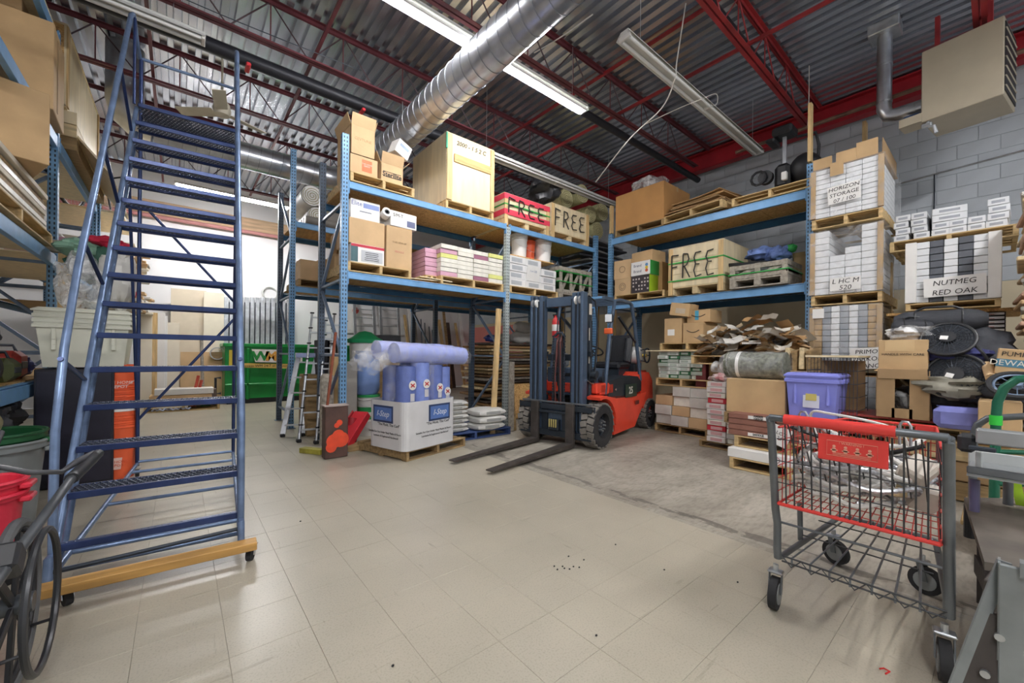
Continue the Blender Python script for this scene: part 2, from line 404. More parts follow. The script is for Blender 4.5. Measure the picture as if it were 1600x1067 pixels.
JR = mat('joist_red', hexc('a02f33'), .5, .1, var=.35, scale=3); JM = mat('joist_maroon', hexc('70353d'), .55, .1, var=.35, scale=3)
JD = mat('joist_web', hexc('4d3a40'), .55, .2, var=.3)
names = ['nearest the camera', 'nearest, bright red, above the right hand rack', 'second from the right, ending above the corner crate', 'above the tall plywood crate', 'above the ceiling fan', 'above the far duct', 'near the back wall']
for k in range(7):
    y = .15 + k * 1.82 - (.0 if k else 0); zt, zb = ZD - .03, 4.93
    mt = JR if k < 2 else JM
    j = thing('roof_joist', 'red steel open web roof joist, ' + names[k], 'joist', (0, y, 0), group=None)
    for nm, z, h in (('top_chord', zt, .05), ('bottom_chord', zb, .045)):
        m = MB()
        for s in (-1, 1):
            E_ = XW - .3 if z == zt else 7.75; m.box(((XL + E_) / 2, s * .032, z - .02 * (1 if z == zt else -1) * 0), (E_ - XL, .045, .007)); m.box(((XL + E_) / 2, s * .012, z + (.022 if z == zb else -.022)), (E_ - XL, .006, .045))
        m.build(nm, mt, j)
    x = XL + .4; i = 0
    wb_ = MB(); wb_.tube([(0, 0, zb + .01), (.42, 0, zt - .01)], .009, 5); me = wb_.mesh('web_bar', JD if k > 1 else mt)
    wc_ = MB(); wc_.tube([(.42, 0, zt - .01), (.84, 0, zb + .01)], .009, 5); me2 = wc_.mesh('web_bar', JD if k > 1 else mt)
    wv_ = MB(); wv_.tube([(0, 0, zb + .01), (0, 0, zt - .01)], .008, 5); me3 = wv_.mesh('web_bar', mt)
    while x + .84 < 7.8:
        inst(me, 'web_bar', j, (x, 0, 0)); inst(me2, 'web_bar', j, (x, 0, 0)); inst(me3, 'web_bar', j, (x + .84 * .5, 0, 0))
        x += .84
for X_, z_, lb in ((5.25, 5.0, 'lower red bridging rod tied across the joists'), (4.85, 5.43, 'upper red bridging rod close under the roof deck'), (1.3, 5.0, 'dark red bridging angle crossing joists left of the duct'), (-.3, 5.0, 'dark red bridging angle crossing joists above the ladder')):
    m = MB(); m.bar((X_, -1, z_), (X_, 11.9, z_), .035, .035)
    tag(m.build('bridging_rod', JR if X_ > 3 else JM), lb, 'rod')
# red wall beam
b = thing('steel_beam', 'deep red steel beam running along the top of the right wall', 'beam', (8.42, 4.4, 0))
RB = mat('beam_red', hexc('b02430'), .45, .1, var=.3, scale=3)
m = MB(); m.box((0, 0, 5.28), (.02, 16.6, .34)); m.build('web', RB, b)
m = MB(); m.box((-.02, 0, 5.11), (.17, 16.6, .025)); m.build('bottom_flange', RB, b)
m = MB(); m.box((-.02, 0, 5.45), (.17, 16.6, .025)); m.build('top_flange', RB, b)

# ducts
SP = mat('spiral_duct', hexc('c9ccd2'), .28, .9, var=.2, scale=3, stretch=(2, 2, 2))
d = thing('spiral_duct', 'galvanised spiral duct running overhead then turning left towards the back wall', 'duct')
DX, DZ, DR = 2.5, 4.42, .205
def ductpts(a, b, n): return [Vector(a).lerp(Vector(b), i / n) for i in range(n + 1)]
m = MB(); m.tube([(DX, -2.5, DZ), (DX, 7.3, DZ)], DR, 28); m.build('straight_run', SP, d, smooth=True)
el = [(DX - .55 * (1 - math.cos(a * PI / 12)), 7.3 + .55 * math.sin(a * PI / 12), DZ) for a in range(7)]
m = MB(); m.tube(el, DR + .004, 28); m.build('elbow', SP, d, smooth=True)
m = MB(); m.tube([(DX - .55, 7.85, DZ), (-.3, 7.85, DZ)], DR, 28); m.build('left_run', SP, d, smooth=True)
m = MB(); m.tube([(-.3, 7.85, DZ), (-.45, 7.85, DZ + .03), (-.57, 7.85, DZ + .14), (-.61, 7.85, DZ + .3), (-.61, 7.85, ZD)], DR, 24); m.build('riser', SP, d, smooth=True)
me = MB(); me.tube([(DR * 1.02 * math.cos(a * PI / 14), a * .0057 - .08, DR * 1.02 * math.sin(a * PI / 14)) for a in range(29)], .0032, 5, closed=False)
me = me.mesh('spiral_seam', mat('duct_seam', hexc('8d9198'), .4, .8))
for i in range(46): inst(me, 'spiral_seam', d, (DX, -.3 + i * .16, DZ))
for i in range(13): inst(me, 'spiral_seam', d, (DX - .7 - i * .16, 7.85, DZ), (0, 0, PI / 2))
for y in (1.97, 5.6):
    m = MB(); m.tube([(DX, y, DZ + DR), (DX, y, 4.93)], .006, 5); m.build('hanger', GALV, d)

# fluorescent fixtures
FIX = mat('fixture_white', hexc('dcdcd8'), .45, var=.04)
TUBE_ON = mat('lit_tube', (1.0, .99, 1.0), .4, var=0, emit=LAMP)
TUBE_OFF = mat('unlit_tube', hexc('e8e8e6'), .3, var=0)
def fixture(label, x0, x1, y, z, on=1, yrot=0, group=None, ch=True):
    L = x1 - x0; t = thing('fluorescent_fixture', label, 'light fixture', ((x0 + x1) / 2, y, z), yrot, group)
    m = MB(); m.box((0, 0, .05), (L, .11, .06), b=.01); m.build('housing', FIX, t)
    m = MB(); m.add([(-L / 2, -.1, 0), (-L / 2, -.05, .06), (-L / 2, .05, .06), (-L / 2, .1, 0), (L / 2, -.1, 0), (L / 2, -.05, .06), (L / 2, .05, .06), (L / 2, .1, 0)], [(0, 1, 5, 4), (1, 2, 6, 5), (2, 3, 7, 6)]); m.build('reflector', FIX, t)
    for s in (-1, 1):
        lit = on == 2 or (on == 1 and s == 1)
        m = MB(); m.tube([(-L / 2 + .04, s * .05, -.005), (L / 2 - .04, s * .05, -.005)], .019, 10); m.build('tube', TUBE_ON if lit else TUBE_OFF, t, smooth=True)
    for e in (-1, 0, 1):
        m = MB(); m.box((e * (L / 2 - .02), 0, .008), (.03, .15, .05), b=.004); m.build('lamp_holder', WHT, t)
    if ch:
        for e in (-.42, .42):
            m = MB(); m.tube([(e * L, 0, .08), (e * L, 0, ZD - z)], .0035, 5); m.build('chain', GALV, t)
    return t
fixture('lit fluorescent strip light hanging across the spiral duct', 1.0, 4.4, 3.75, 4.68, 1)
fixture('lit fluorescent strip light near the back wall behind the ladder', -.1, 1.95, 10.5, 4.55, 2)
fixture('unlit white strip light hanging above the right hand rack', 3.7, 7.6, 2.62, 4.7, 0)
fixture('unlit white strip light above the top of the ladder', -3.2, .2, 5.62, 4.66, 0)
fixture('unlit white strip light behind the tall plywood crate', 3.5, 7.3, 5.3, 4.45, 0)
fixture('added unseen fill light built as a strip light, behind the camera on the left', -2.6, -.2, -1.2, 4.68, 2)  # added lamp out of view, put in for fill light
fixture('added unseen fill light built as a strip light, behind the camera on the right', 2.4, 4.8, -1.6, 4.68, 2)  # second added lamp out of view, also fill light
# pipes
BP = mat('black_pipe', hexc('2c2d33'), .45, .4, var=.2)
m = MB(); m.tube([(XL, 5.86, 4.79), (7.9, 5.86, 4.79)], .085, 14); tag(m.build('pipe', BP, smooth=True), 'thick black steel pipe crossing under the joists behind the tall crate', 'pipe')
m = MB(); m.tube([(4.45, 3.82, 4.72), (7.9, 3.82, 4.72)], .055, 12); tag(m.build('pipe', BP, smooth=True), 'black steel pipe running on from the lit strip light to the right wall', 'pipe')
m = MB(); m.tube([(2, 2.1, 5.28), (7.9, 2.1, 5.28)], .03, 10); tag(m.build('pipe', BP, smooth=True), 'thin black sprinkler pipe beside the bright red joist', 'pipe')
m = MB(); m.tube([(7.6, 3.0, 4.86), (7.6, -1.5, 4.86)], .03, 8); tag(m.build('pipe', mat('rusty_pipe', hexc('8a6a58'), .6, .3, var=.4), smooth=True), 'rusty gas pipe running above the unit heater along the red beam', 'pipe')
WIRE = pm('dcd8d0', .5)
def wire(label, pts, r=.006, mt=None, name='electric_cable', cat='cable'):
    m = MB(); P2 = []
    pts = [Vector(p) for p in pts]
    for i in range(len(pts) - 1):
        p0 = pts[max(i - 1, 0)]; p1 = pts[i]; p2 = pts[i + 1]; p3 = pts[min(i + 2, len(pts) - 1)]
        for k in range(6):
            t = k / 6; P2.append(.5 * ((2 * p1) + (-p0 + p2) * t + (2 * p0 - 5 * p1 + 4 * p2 - p3) * t * t + (-p0 + 3 * p1 - 3 * p2 + p3) * t ** 3))
    P2.append(pts[-1]); m.tube(P2, r, 6); o = m.build(name, mt or WIRE, smooth=True)
    return tag(o, label, cat) if label else o
wire('white cable looping down from the unlit strip light above the right rack', [at(1060, 0, Y=2.4), at(1048, 90, Y=2.42), at(1045, 120, Y=2.42), at(1025, 165, Y=2.9), at(975, 215, Y=3.4), at(925, 282, Y=4.4)], .008)
wire('thin white cable coiled beside the unlit strip light', [at(1000, 190, Y=3.3), at(1050, 165, Y=2.8), at(1085, 150, Y=2.4), at(1110, 140, Y=2.4), at(1112, 155, Y=2.4), at(1102, 160, Y=2.4)], .005)
wire('white conduit rising beside the lit strip light', [at(825, 82, Y=4), at(868, 55, Y=3.4), at(915, 20, Y=2.9)], .007)

# ---------------------------------------------------------------- kit: pallets, cartons, racks
def FB(plane, pv, l, r, top, z0, d, yr=None):
    """front rectangle seen between pixels l..r, top pixel -> base centre, turn, width, depth, height"""
    ym = yr if yr is not None else top
    k = {'Y': pv} if plane == 'S' else {'X': pv}
    a, b = at(l, ym, **k), at(r, ym, **k); h = at((l + r) / 2, top, **k).z - z0
    c = (a + b) / 2
    if plane == 'S': return (Vector((c.x, pv + d / 2, z0)), 0, abs(b.x - a.x), d, h)
    return (Vector((pv + d / 2, c.y, z0)), -PI / 2, abs(b.y - a.y), d, h)
_cache = {}
def cached(key, fn):
    if key not in _cache: _cache[key] = fn()
    return _cache[key]
def bmesh_box(name, d, mt, b=.003):
    return cached((name, tuple(round(q, 3) for q in d), mt.name), lambda: MB().box((0, 0, 0), d, b=b).mesh(name, mt))
def pallet(label, loc, rz, w, d, mt=None, h=.125, nb=7, tilt=None):
    mt = mt or PAL; t = thing('wooden_pallet', label, 'pallet', loc, rz, 'wooden pallets')
    if tilt: t.rotation_euler = (tilt[0], tilt[1], rz)
    bt = .016; sh = h - 2 * bt
    for i in (-1, 0, 1): inst(bmesh_box('stringer', (.04, d, sh), mt), 'stringer', t, (i * (w / 2 - .02), 0, bt + sh / 2))
    bw = d / nb * .78
    for k in range(nb): inst(bmesh_box('deck_board', (w, bw, bt), mt), 'deck_board', t, (U(-.004, .004), -d / 2 + bw / 2 + k * (d - bw) / (nb - 1), h - bt / 2), (0, 0, U(-.006, .006)))
    for k in range(3): inst(bmesh_box('bottom_board', (w, .09, bt), mt), 'bottom_board', t, (0, -d / 2 + .045 + k * (d - .09) / 2, bt / 2))
    return t
def carton(label, fb, mt=None, tape=True, open_=0, name='cardboard_box', cat='box', group=None, drz=0, print_=None, tm=None, tilt=None, band=None):
    """print_: [(x0,z0,w,h,material)] fractions of the front; open_: number of raised flaps"""
    loc, rz, w, d, h = fb; mt = mt or CARD
    t = thing(name, label, cat, loc, rz + drz, group)
    if tilt: t.rotation_euler = (tilt[0], tilt[1], rz + drz)
    if open_:
        th = .006; m = MB()
        m.box((0, 0, th / 2), (w, d, th)); m.box((0, -d / 2 + th / 2, h / 2), (w, th, h)); m.box((0, d / 2 - th / 2, h / 2), (w, th, h))
        m.box((-w / 2 + th / 2, 0, h / 2), (th, d, h)); m.box((w / 2 - th / 2, 0, h / 2), (th, d, h)); m.build('body', mt, t)
        fl_ = [((0, -d / 2, h), w, 0, 1), ((0, d / 2, h), w, PI, 1), ((-w / 2, 0, h), d, -PI / 2, 1), ((w / 2, 0, h), d, PI / 2, 1)][:open_]
        for (c, L, a, q) in fl_:
            fm = MB(); fm.box((0, 0, min(d, w) * .22), (L * .98, .005, min(d, w) * .44)); fm.build('flap', mt, t, loc=c, rot=(U(.2, .9), 0, a))
    else:
        m = MB(); m.box((0, 0, h / 2), (w, d, h), b=.005); m.build('body', mt, t)
        m = MB(); m.box((0, 0, h + .0015), (w * .985, .004, .002)); m.build('flap_seam', INK, t)
        if tape:
            m = MB(); m.box((0, 0, h + .0025), (w, .05, .002)); m.box((w / 2 + .001, 0, h - .04), (.002, .05, .085)); m.box((-w / 2 - .001, 0, h - .04), (.002, .05, .085)); m.build('tape', tm or TAPE, t)
    if band:
        m = MB(); m.box((0, 0, h * band[0]), (w + .003, d + .003, h * band[1])); m.build('printed_band', band[2], t)
    for (x0, z0, pw, ph, pmx) in (print_ or []):
        m = MB(); m.box((-w / 2 + (x0 + pw / 2) * w, -d / 2 - .001, (z0 + ph / 2) * h), (pw * w, .002, ph * h)); m.build('printed_panel', pmx, t)
    return t
def ftext(t, fb, s, fx, fz, size, mt=None, **k):
    """lettering on a thing's front; fx, fz fractions of width/height"""
    _, _, w, d, h = fb
    return lettering(s, size, mt or INK, t, (-w / 2 + fx * w, -d / 2 - .0025, fz * h), **k)
def rack(label, loc, rz, xs, depth, levels, H, tall=None, beamh=.08, pmats=None, deck=None, name='pallet_rack', group=None, brace=True, beam=None):
    t = thing(name, label, 'rack', loc, rz, group)
    pmats = pmats or [POST] * (2 * len(xs)); deck = deck or {}
    for i, x in enumerate(xs):
        for j, y in enumerate((0.035, depth - .035)):
            hh = (tall or {}).get((i, j), H); pmt = pmats[i * 2 + j]
            def mk():
                m = MB()
                for s in (-1, 1): m.box((s * .0375, 0, hh / 2), (.003, .072, hh))
                m.box((0, -.0355, hh / 2), (.078, .003, hh)); m.box((0, .034, hh / 2), (.078, .003, hh)); return m.mesh('post', pmt)
            inst(cached(('post', hh, pmt.name), mk), 'post', t, (x, y, 0))
            inst(bmesh_box('base_plate', (.13, .12, .008), BRACE, .001), 'base_plate', t, (x, y, .004))
        if brace:
            z = .25; k = 0; hh = min((tall or {}).get((i, 0), H), (tall or {}).get((i, 1), H))
            while z < hh - .2:
                m = MB(); m.bar((x, .07, z), (x, depth - .07, z), .035, .03); m.build('brace', BRACE, t)
                if z + .95 < hh:
                    m = MB(); m.bar((x, .07 if k % 2 else depth - .07, z), (x, depth - .07 if k % 2 else .07, z + .9), .035, .03); m.build('brace', BRACE, t)
                z += .95; k += 1
    for bi, (a, b) in enumerate(zip(xs, xs[1:])):
        for li, z in enumerate(levels):
            if z is None: continue
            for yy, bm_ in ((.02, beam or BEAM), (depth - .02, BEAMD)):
                m = MB(); m.box(((a + b) / 2, yy, z - beamh / 2 - .008), (b - a - .08, .045, beamh - .016), b=.003); m.box(((a + b) / 2, yy + (.01 if yy < .5 else -.01), z - .004), (b - a - .08, .04, .012), b=.002); m.build('beam', bm_, t)
                for e in (a + .046, b - .046):
                    m = MB(); m.box((e, yy - .003, z - .07), (.012, .05, .17), b=.003); m.build('beam_bracket', bm_, t)
            n, mt = deck.get(li, (4, PLY)); pw = (b - a - .1) / n
            for k in range(n):
                m = MB(); m.box((a + .05 + pw * (k + .5), depth / 2, z + .008), (pw - .006, depth - .09 + U(-.03, 0), .012)); m.build('deck_panel', mt, t)
    return t
ZL, ZU = 2.24, 3.36; ZD_ = .014
OSBP = mat('shelf_plank', hexc('c09a62'), .75, var=.3, scale=2.5, stretch=(8, 1.5, 8))
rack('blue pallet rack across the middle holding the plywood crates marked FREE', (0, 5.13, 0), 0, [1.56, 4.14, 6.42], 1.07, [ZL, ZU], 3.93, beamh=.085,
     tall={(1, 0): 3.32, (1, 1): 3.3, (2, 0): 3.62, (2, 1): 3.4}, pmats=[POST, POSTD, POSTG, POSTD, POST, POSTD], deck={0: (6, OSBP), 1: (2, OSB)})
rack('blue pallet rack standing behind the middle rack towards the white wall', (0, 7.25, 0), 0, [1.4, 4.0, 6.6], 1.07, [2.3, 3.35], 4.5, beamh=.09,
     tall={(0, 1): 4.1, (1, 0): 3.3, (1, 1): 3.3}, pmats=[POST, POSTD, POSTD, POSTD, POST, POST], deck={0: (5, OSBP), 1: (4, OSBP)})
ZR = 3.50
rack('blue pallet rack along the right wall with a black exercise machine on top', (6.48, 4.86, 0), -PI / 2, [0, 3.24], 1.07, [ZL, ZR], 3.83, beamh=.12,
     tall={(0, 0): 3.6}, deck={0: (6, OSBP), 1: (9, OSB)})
for (x, y, z0, z1, lb) in ((6.47, 1.62, 3.84, 4.62, 'pine stud extending the near post of the right wall rack to the roof'), (6.5, 4.84, 3.61, 4.15, 'short pine stud fixed on top of the corner post of the right rack')):
    m = MB(); m.box((x, y, (z0 + z1) / 2), (.09, .04, z1 - z0), b=.003); tag(m.build('wooden_stud', PINEZ), lb, 'stud')

# ---- top level, middle rack
z = ZU + ZD_
fb = FB('S', 5.16, 541, 641, 290, z, .95)
pallet('pallet under the cartons at the top left end of the middle rack', (fb[0].x, fb[0].y, z), 0, fb[2], 1.0); zp = z + .125
HD = pm('e8744a')
fb = FB('S', 5.2, 541, 584, 250, zp, .55)
t = carton('plain carton with an orange square logo on the pallet, under an open carton', fb, CARD2, print_=[(.42, .25, .36, .6, HD)])
ftext(t, fb, 'THE HOME\nDEPOT', .6, .58, .026, pm('f4e0d0'), shear=0)
z2 = zp + fb[4] + .004
fb2 = FB('S', 5.2, 541, 579, 204, z2, .55)
t = carton('tall open carton at the very top left of the middle rack', fb2, CARD2, open_=4); ftext(t, fb2, 'CEVTUNE', .5, .55, .05, pm('b09468'))
fb = FB('S', 5.18, 589, 624, 262, zp, .4); t = carton('open carton lettered Sterilite beside the logo carton', fb, CARD2, open_=4)
ftext(t, fb, 'Sterilite', .5, .42, .085, bold=.002); m = MB(); y_ = -fb[3] / 2 - .003
for z_ in (.3, .56): m.box((0, y_, fb[4] * z_), (fb[2] * .8, .002, .006))
m.build('printed_line', INK, t)
p = at(618, 240, Y=5.35); t = thing('small_box', 'small white box tipped on top of the Sterilite carton', 'box', p, .2); t.rotation_euler = (.1, .35, .2)
m = MB(); m.box((0, 0, 0), (.22, .2, .2), b=.006); m.build('body', WHT, t); m = MB(); m.box((0, -.102, .03), (.15, .002, .04)); m.build('printed_panel', pm('9fb0c4'), t)
# tall crate
pr_ = at(692, 330, Y=5.16); pr2 = at(767, 345, Y=5.16); wC = pr2.x - pr_.x; hC = at(725, 222, Y=5.16).z
t = thing('plywood_crate', 'tall pale plywood crate standing on the top shelf of the middle rack', 'crate', (pr_.x + wC / 2, 5.16 + .55, z))
pallet('pallet carrying the tall plywood crate on the top shelf', (pr_.x + wC / 2, 5.71, z), 0, wC, 1.1); t.location.z = z + .126; H_ = hC - z - .126
for nm, c, dd in (('front_panel', (0, -.54, H_ / 2), (wC, .015, H_)), ('back_panel', (0, .54, H_ / 2), (wC, .015, H_)), ('side_panel', (-wC / 2 + .008, 0, H_ / 2), (.015, 1.06, H_)), ('side_panel', (wC / 2 - .008, 0, H_ / 2), (.015, 1.06, H_)), ('lid', (0, 0, H_ + .01), (wC, 1.1, .018))):
    m = MB(); m.box(c, dd); m.build(nm, PLY, t)
for c, dd in (((-wC / 2 + .05, -.557, H_ / 2), (.09, .018, H_)), ((wC / 2 - .04, -.557, H_ / 2), (.07, .018, H_)), ((.03, -.557, H_ * .66), (wC - .2, .018, .12))):
    m = MB(); m.box(c, dd, b=.002); m.build('batten', PINEZ if dd[0] < .2 else mat('batten_pine', hexc('cfa66c'), .6, var=.25, scale=3, stretch=(1, 8, 8)), t)
m = MB(); m.box((-wC / 2 + .0, -.56, H_ * .88), (.025, .02, H_ * .24)); m.build('green_edge', pm('3f9a78'), t)
lettering('2000 - 1 5 2 C', .09, pm('4a4034'), t, (.0, -.551, H_ * .9), shear=.2, bold=.002)
# FREE crates on top
def free_crate(label, fb, red=False, pal=True, green=False, plate=PLY, flabel=None):
    loc, rz, w, d, h = fb; t = thing('wooden_crate', label, 'crate', loc, rz, 'crates marked FREE')
    lo = .13
    n = 3 if not red else 2
    for k in range(n):
        m = MB(); m.box((0, -d / 2 + .008, lo + (h - lo) * (k + .5) / n), (w, .014, (h - lo) / n - .004), b=.001); m.build('board', plate, t)
    for s in (-1, 1):
        m = MB(); m.box((s * (w / 2 - .006), 0, lo + (h - lo) / 2), (.012, d - .03, h - lo)); m.build('side_panel', plate, t)
        m = MB(); m.box((s * (w / 2 - .035), -d / 2 - .008, (h) / 2), (.07, .016, h)); m.build('batten', PINEZ, t)
    m = MB(); m.box((0, d / 2 - .008, lo + (h - lo) / 2), (w, .014, h - lo)); m.build('back_panel', plate, t)
    m = MB(); m.box((0, 0, h + .006), (w + .01, d, .012)); m.build('lid', plate, t)
    for i in (-1, 0, 1):
        m = MB(); m.box((i * (w / 2 - .05), 0, .055), (.09, d - .02, .11), b=.003); m.build('runner', PINE, t)
    m = MB(); m.box((0, 0, .12), (w, d, .016)); m.build('floor_board', PINE, t)
    if red:
        for z_, hh in ((h - .045, .09), (h * .42, .09)):
            m = MB(); m.box((0, 0, z_), (w + .012, d + .036, hh)); m.build('red_band', pm('e0445a', .5), t)
    if green:
        G = pm('2fa84a', .35)
        for z_ in green:
            m = MB(); m.box((0, 0, h * z_), (w + .02, d + .045, .018)); m.build('strap', G, t)
    write_free(w * .86, (h - lo) * .62, -w * .43, lo + (h - lo) * .2, -d / 2 - .028, INK, t, .011)
    return t
fb = FB('S', 5.2, 783, 853, 312, z, .9); free_crate('FREE crate with red bands and a green strap, left of the plain FREE crate', fb, red=True, green=[.66])
fb = FB('S', 5.2, 857, 915, 325, z, .8); free_crate('plain pale FREE crate at the right end of the top shelf of the middle rack', fb)
# black bags on the crate, insulation rolls behind
def blob(name, label, cat, c, r, mt, jit=.35, seed=1, group=None, n=22):
    m = MB(); m.sphere(c, r, n, n // 2 + 4, jit, seed); o = m.build(name, mt, smooth=True); return tag(o, label, cat, group) if label else o
BAG = mat('black_bag', hexc('34353a'), .3, var=.3, bump=.6, bscale=12)
p = at(845, 300, Y=5.75); blob('plastic_bag', 'crumpled dark plastic bag lying on the red banded FREE crate', 'bag', (p.x, p.y, p.z + .02), (.28, .3, .22), BAG, .5, 3)
INS = mat('insulation', hexc('d8d2a0'), .95, var=.25, scale=20, bump=.6, bscale=40); INSE = mat('insulation_end', hexc('e6dfae'), .95, var=.25, scale=30, bump=.5, bscale=50)
def roll(label, p, q, r, mt, me_, group=None, name='insulation_roll', cat='roll'):
    p, q = Vector(p), Vector(q); t = thing(name, label, cat, p, 0, group); d = q - p
    m = MB(); m.tube([d * (i / 6) for i in range(7)], [r * U(.95, 1.03) for i in range(7)], 20, caps=False); m.build('wrap', mt, t, smooth=True)
    for e, s in ((Vector(), -1), (d, 1)):
        m = MB(); n = d.normalized(); m.tube([e - n * .004, e + n * .004], r * .97, 20); m.build('end', me_, t)
        u = n.orthogonal().normalized(); v = n.cross(u); sp_ = [e + n * s * .007 + (u * math.cos(a * .5) + v * math.sin(a * .5)) * r * (.1 + a * .017) for a in range(48)]
        m = MB(); m.tube(sp_, .005, 4); m.build('spiral', pm('a89f6e'), t)
    return t
for i, (px, py, r) in enumerate([(880, 308, .2), (905, 300, .2), (918, 332, .19), (937, 328, .2), (930, 357, .19), (902, 345, .18)]):
    p = at(px, py, Y=5.75 + (.06 if i < 2 else 0))
    roll('yellow insulation roll ' + ['at top left of the pile', 'at top of the pile', 'left in the middle row', 'right in the middle row', 'at the bottom right', 'at the bottom left'][i] + ' behind the FREE crates', (p.x, p.y, p.z), (p.x + .0, p.y + .8, p.z), r, INS, INSE, 'insulation rolls in the corner')

# ---- lower level, middle rack
z = ZL + ZD_
fb = FB('S', 5.16, 540, 640, 425, z, .95)
pallet('pallet under the stacked cartons on the lower shelf of the middle rack', (fb[0].x, fb[0].y + .02, z), 0, fb[2], 1.0); zp = z + .126
fb = FB('S', 5.18, 545, 597, 388, zp, .5); t = carton('white photo printed carton at the bottom left of the lower shelf stack', fb, WHT, print_=[(.0, .05, .2, .8, pm('4a6a70')), (.3, .1, .65, .6, pm('c9ccd0')), (.0, .84, 1, .14, pm('c8384a'))])
for k in range(5): m = MB(); m.box((.05, -fb[3] / 2 - .0035, fb[4] * (.2 + k * .1)), (fb[2] * U(.3, .5), .002, .006)); m.build('printed_line', INK, t)
z2 = zp + fb[4] + .004
fb = FB('S', 5.2, 541, 597, 349, z2, .52); carton('plain tan carton in the middle of the lower shelf stack', fb, CARD2)
z3 = z2 + fb[4] + .004
fb = FB('S', 5.22, 543, 589, 319, z3, .4); t = carton('white and blue carton on top of the lower shelf stack', fb, WHT, print_=[(.42, .62, .55, .25, pm('8898c8')), (.3, .38, .4, .06, pm('8a8f98'))], tm=WHT)
ftext(t, fb, 'Elite', .2, .78, .08, pm('5868a0')); m = MB(); m.box((-fb[2] / 2 - .002, 0, fb[4] * .5), (.002, fb[3] * .6, fb[4] * .5)); m.build('printed_panel', pm('8898c8'), t)
fb = FB('S', 5.18, 600, 640, 359, zp, .5); t = carton('tall plain tan carton beside the stack on the lower shelf', fb, CARD2); ftext(t, fb, 'THIS SIDE UP', .5, .62, .035, pm('9a8058')); ftext(t, fb, 'FRAGILE', .5, .4, .035, pm('d08878'))
z4 = zp + fb[4] + .004
fb = FB('S', 5.18, 604, 646, 336, z4, .36); t = carton('flat white boot box on top of the tall tan carton', fb, WHT, tape=False, print_=[(.62, .12, .32, .4, pm('6a7090'))], drz=.06); ftext(t, fb, 'S/M-T', .28, .72, .06)
t = thing('tape_roll', 'white paper roll with dark core beside the boot box', 'roll', at(596, 341, Y=5.26)); m = MB(); m.lathe([(.035, 0), (.062, 0), (.062, .1), (.035, .1), (.035, 0)], 22, Matrix.Rotation(R(75), 4, 'X')); m.build('paper', WHT, t, smooth=True)
m = MB(); m.lathe([(.034, -.002), (.034, .102), (.02, .1), (.02, -.002), (.034, -.002)], 22, Matrix.Rotation(R(75), 4, 'X')); m.build('core', BLK, t, smooth=True)
for k, (px, py, a) in enumerate([(652, 436, .1), (676, 440, -.12)]):
    p = at(px, py, Y=5.3); m = MB(); m.box((0, 0, 0), (.5, .34, .012), rot=(0, .06 if k else -.05, a)); o = m.build('plywood_offcut', PLY); o.location = (p.x, 5.36, z + .03 + k * .03)
    tag(o, 'thin plywood offcut lying flat on the lower shelf' + (', the one with its corner raised' if k == 0 else ', beside the vinyl cartons'), 'board')
# vinyl cartons
def pack_stack(labelf, base, rz, cols, rows, cw, cd_, chh, mats, name='flooring_carton', group=None, gap=.004, jit=.01, skip=None, d2=1, pr=None, lab=True, cat='box'):
    """a block of flat cartons seen end on; each carton an object"""
    C_, S_ = math.cos(rz), math.sin(rz); out = []
    ln = MB(); 
    for c in range(cols):
        for r in range(rows):
            if skip and skip(c, r): continue
            mt = mats[(c, r)] if isinstance(mats, dict) else mats[(c * 7 + r * 3) % len(mats)]
            x = (c - (cols - 1) / 2) * (cw + gap) + U(-.3, .3) * jit; y = U(-1, 1) * jit; zz = r * (chh + .002) + chh / 2
            me = cached((name, round(cw, 3), round(cd_, 3), round(chh, 3), mt.name), lambda: MB().box((0, 0, 0), (cw, cd_, chh - .003), b=.004).mesh(name, mt))
            o = inst(me, name, None, (base[0] + x * C_ - y * S_, base[1] + x * S_ + y * C_, base[2] + zz), (0, 0, rz))
            tag(o, labelf(c, r), cat, group)
            if pr:
                l = inst(cached(('lab', name, round(cw, 3), round(chh, 3), pr.name), lambda: MB().box((0, -cd_ / 2 - .0012, 0), (cw * .62, .002, chh * .55)).mesh('printed_label', pr)), 'printed_label', o, (cw * U(-.03, .03), 0, 0))
            out.append(o)
    return out
ORD = ['lowest', 'second up', 'third up', 'fourth up', 'fifth up', 'sixth up', 'seventh up', 'eighth up', 'ninth up', 'tenth up', 'eleventh up', 'twelfth up', 'thirteenth up', 'fourteenth up']
COLN = ['first column', 'second column', 'third column', 'fourth column', 'fifth column', 'sixth column', 'seventh column']
fb = FB('S', 5.18, 686, 784, 392, z, 1.0); pallet('pallet under the pink and cream vinyl packs on the lower shelf', (fb[0].x, fb[0].y, z), 0, fb[2], 1.0)
hh = (fb[4] - .126) / 7
VY = pm('dfe08a'); VC = mat('vinyl_pack_cream', hexc('e6e2d6'), .45, var=.12, scale=12); VP = mat('vinyl_pack_pink', hexc('d8a8bc'), .45, var=.12); VM = pm('a06a80')
pack_stack(lambda c, r: 'flat vinyl flooring pack, ' + ORD[r] + ' in the ' + COLN[c] + ' of the pink and cream load', (fb[0].x, fb[0].y, z + .127), 0, 4, 7, fb[2] / 4 - .006, .96, hh, {(c, r): [VP if c == 0 else VC, VC, VM if c == 2 else VC, VC, VY if c in (0, 3) else VC][(r + c) % 5] for c in range(4) for r in range(7)}, name='vinyl_pack', group='vinyl packs on the lower shelf')
fb2 = FB('S', 5.3, 662, 686, 405, z, .95); pallet('narrow pallet part under the pink vinyl packs', (fb2[0].x - .02, fb2[0].y, z), 0, fb2[2] - .04, .95)
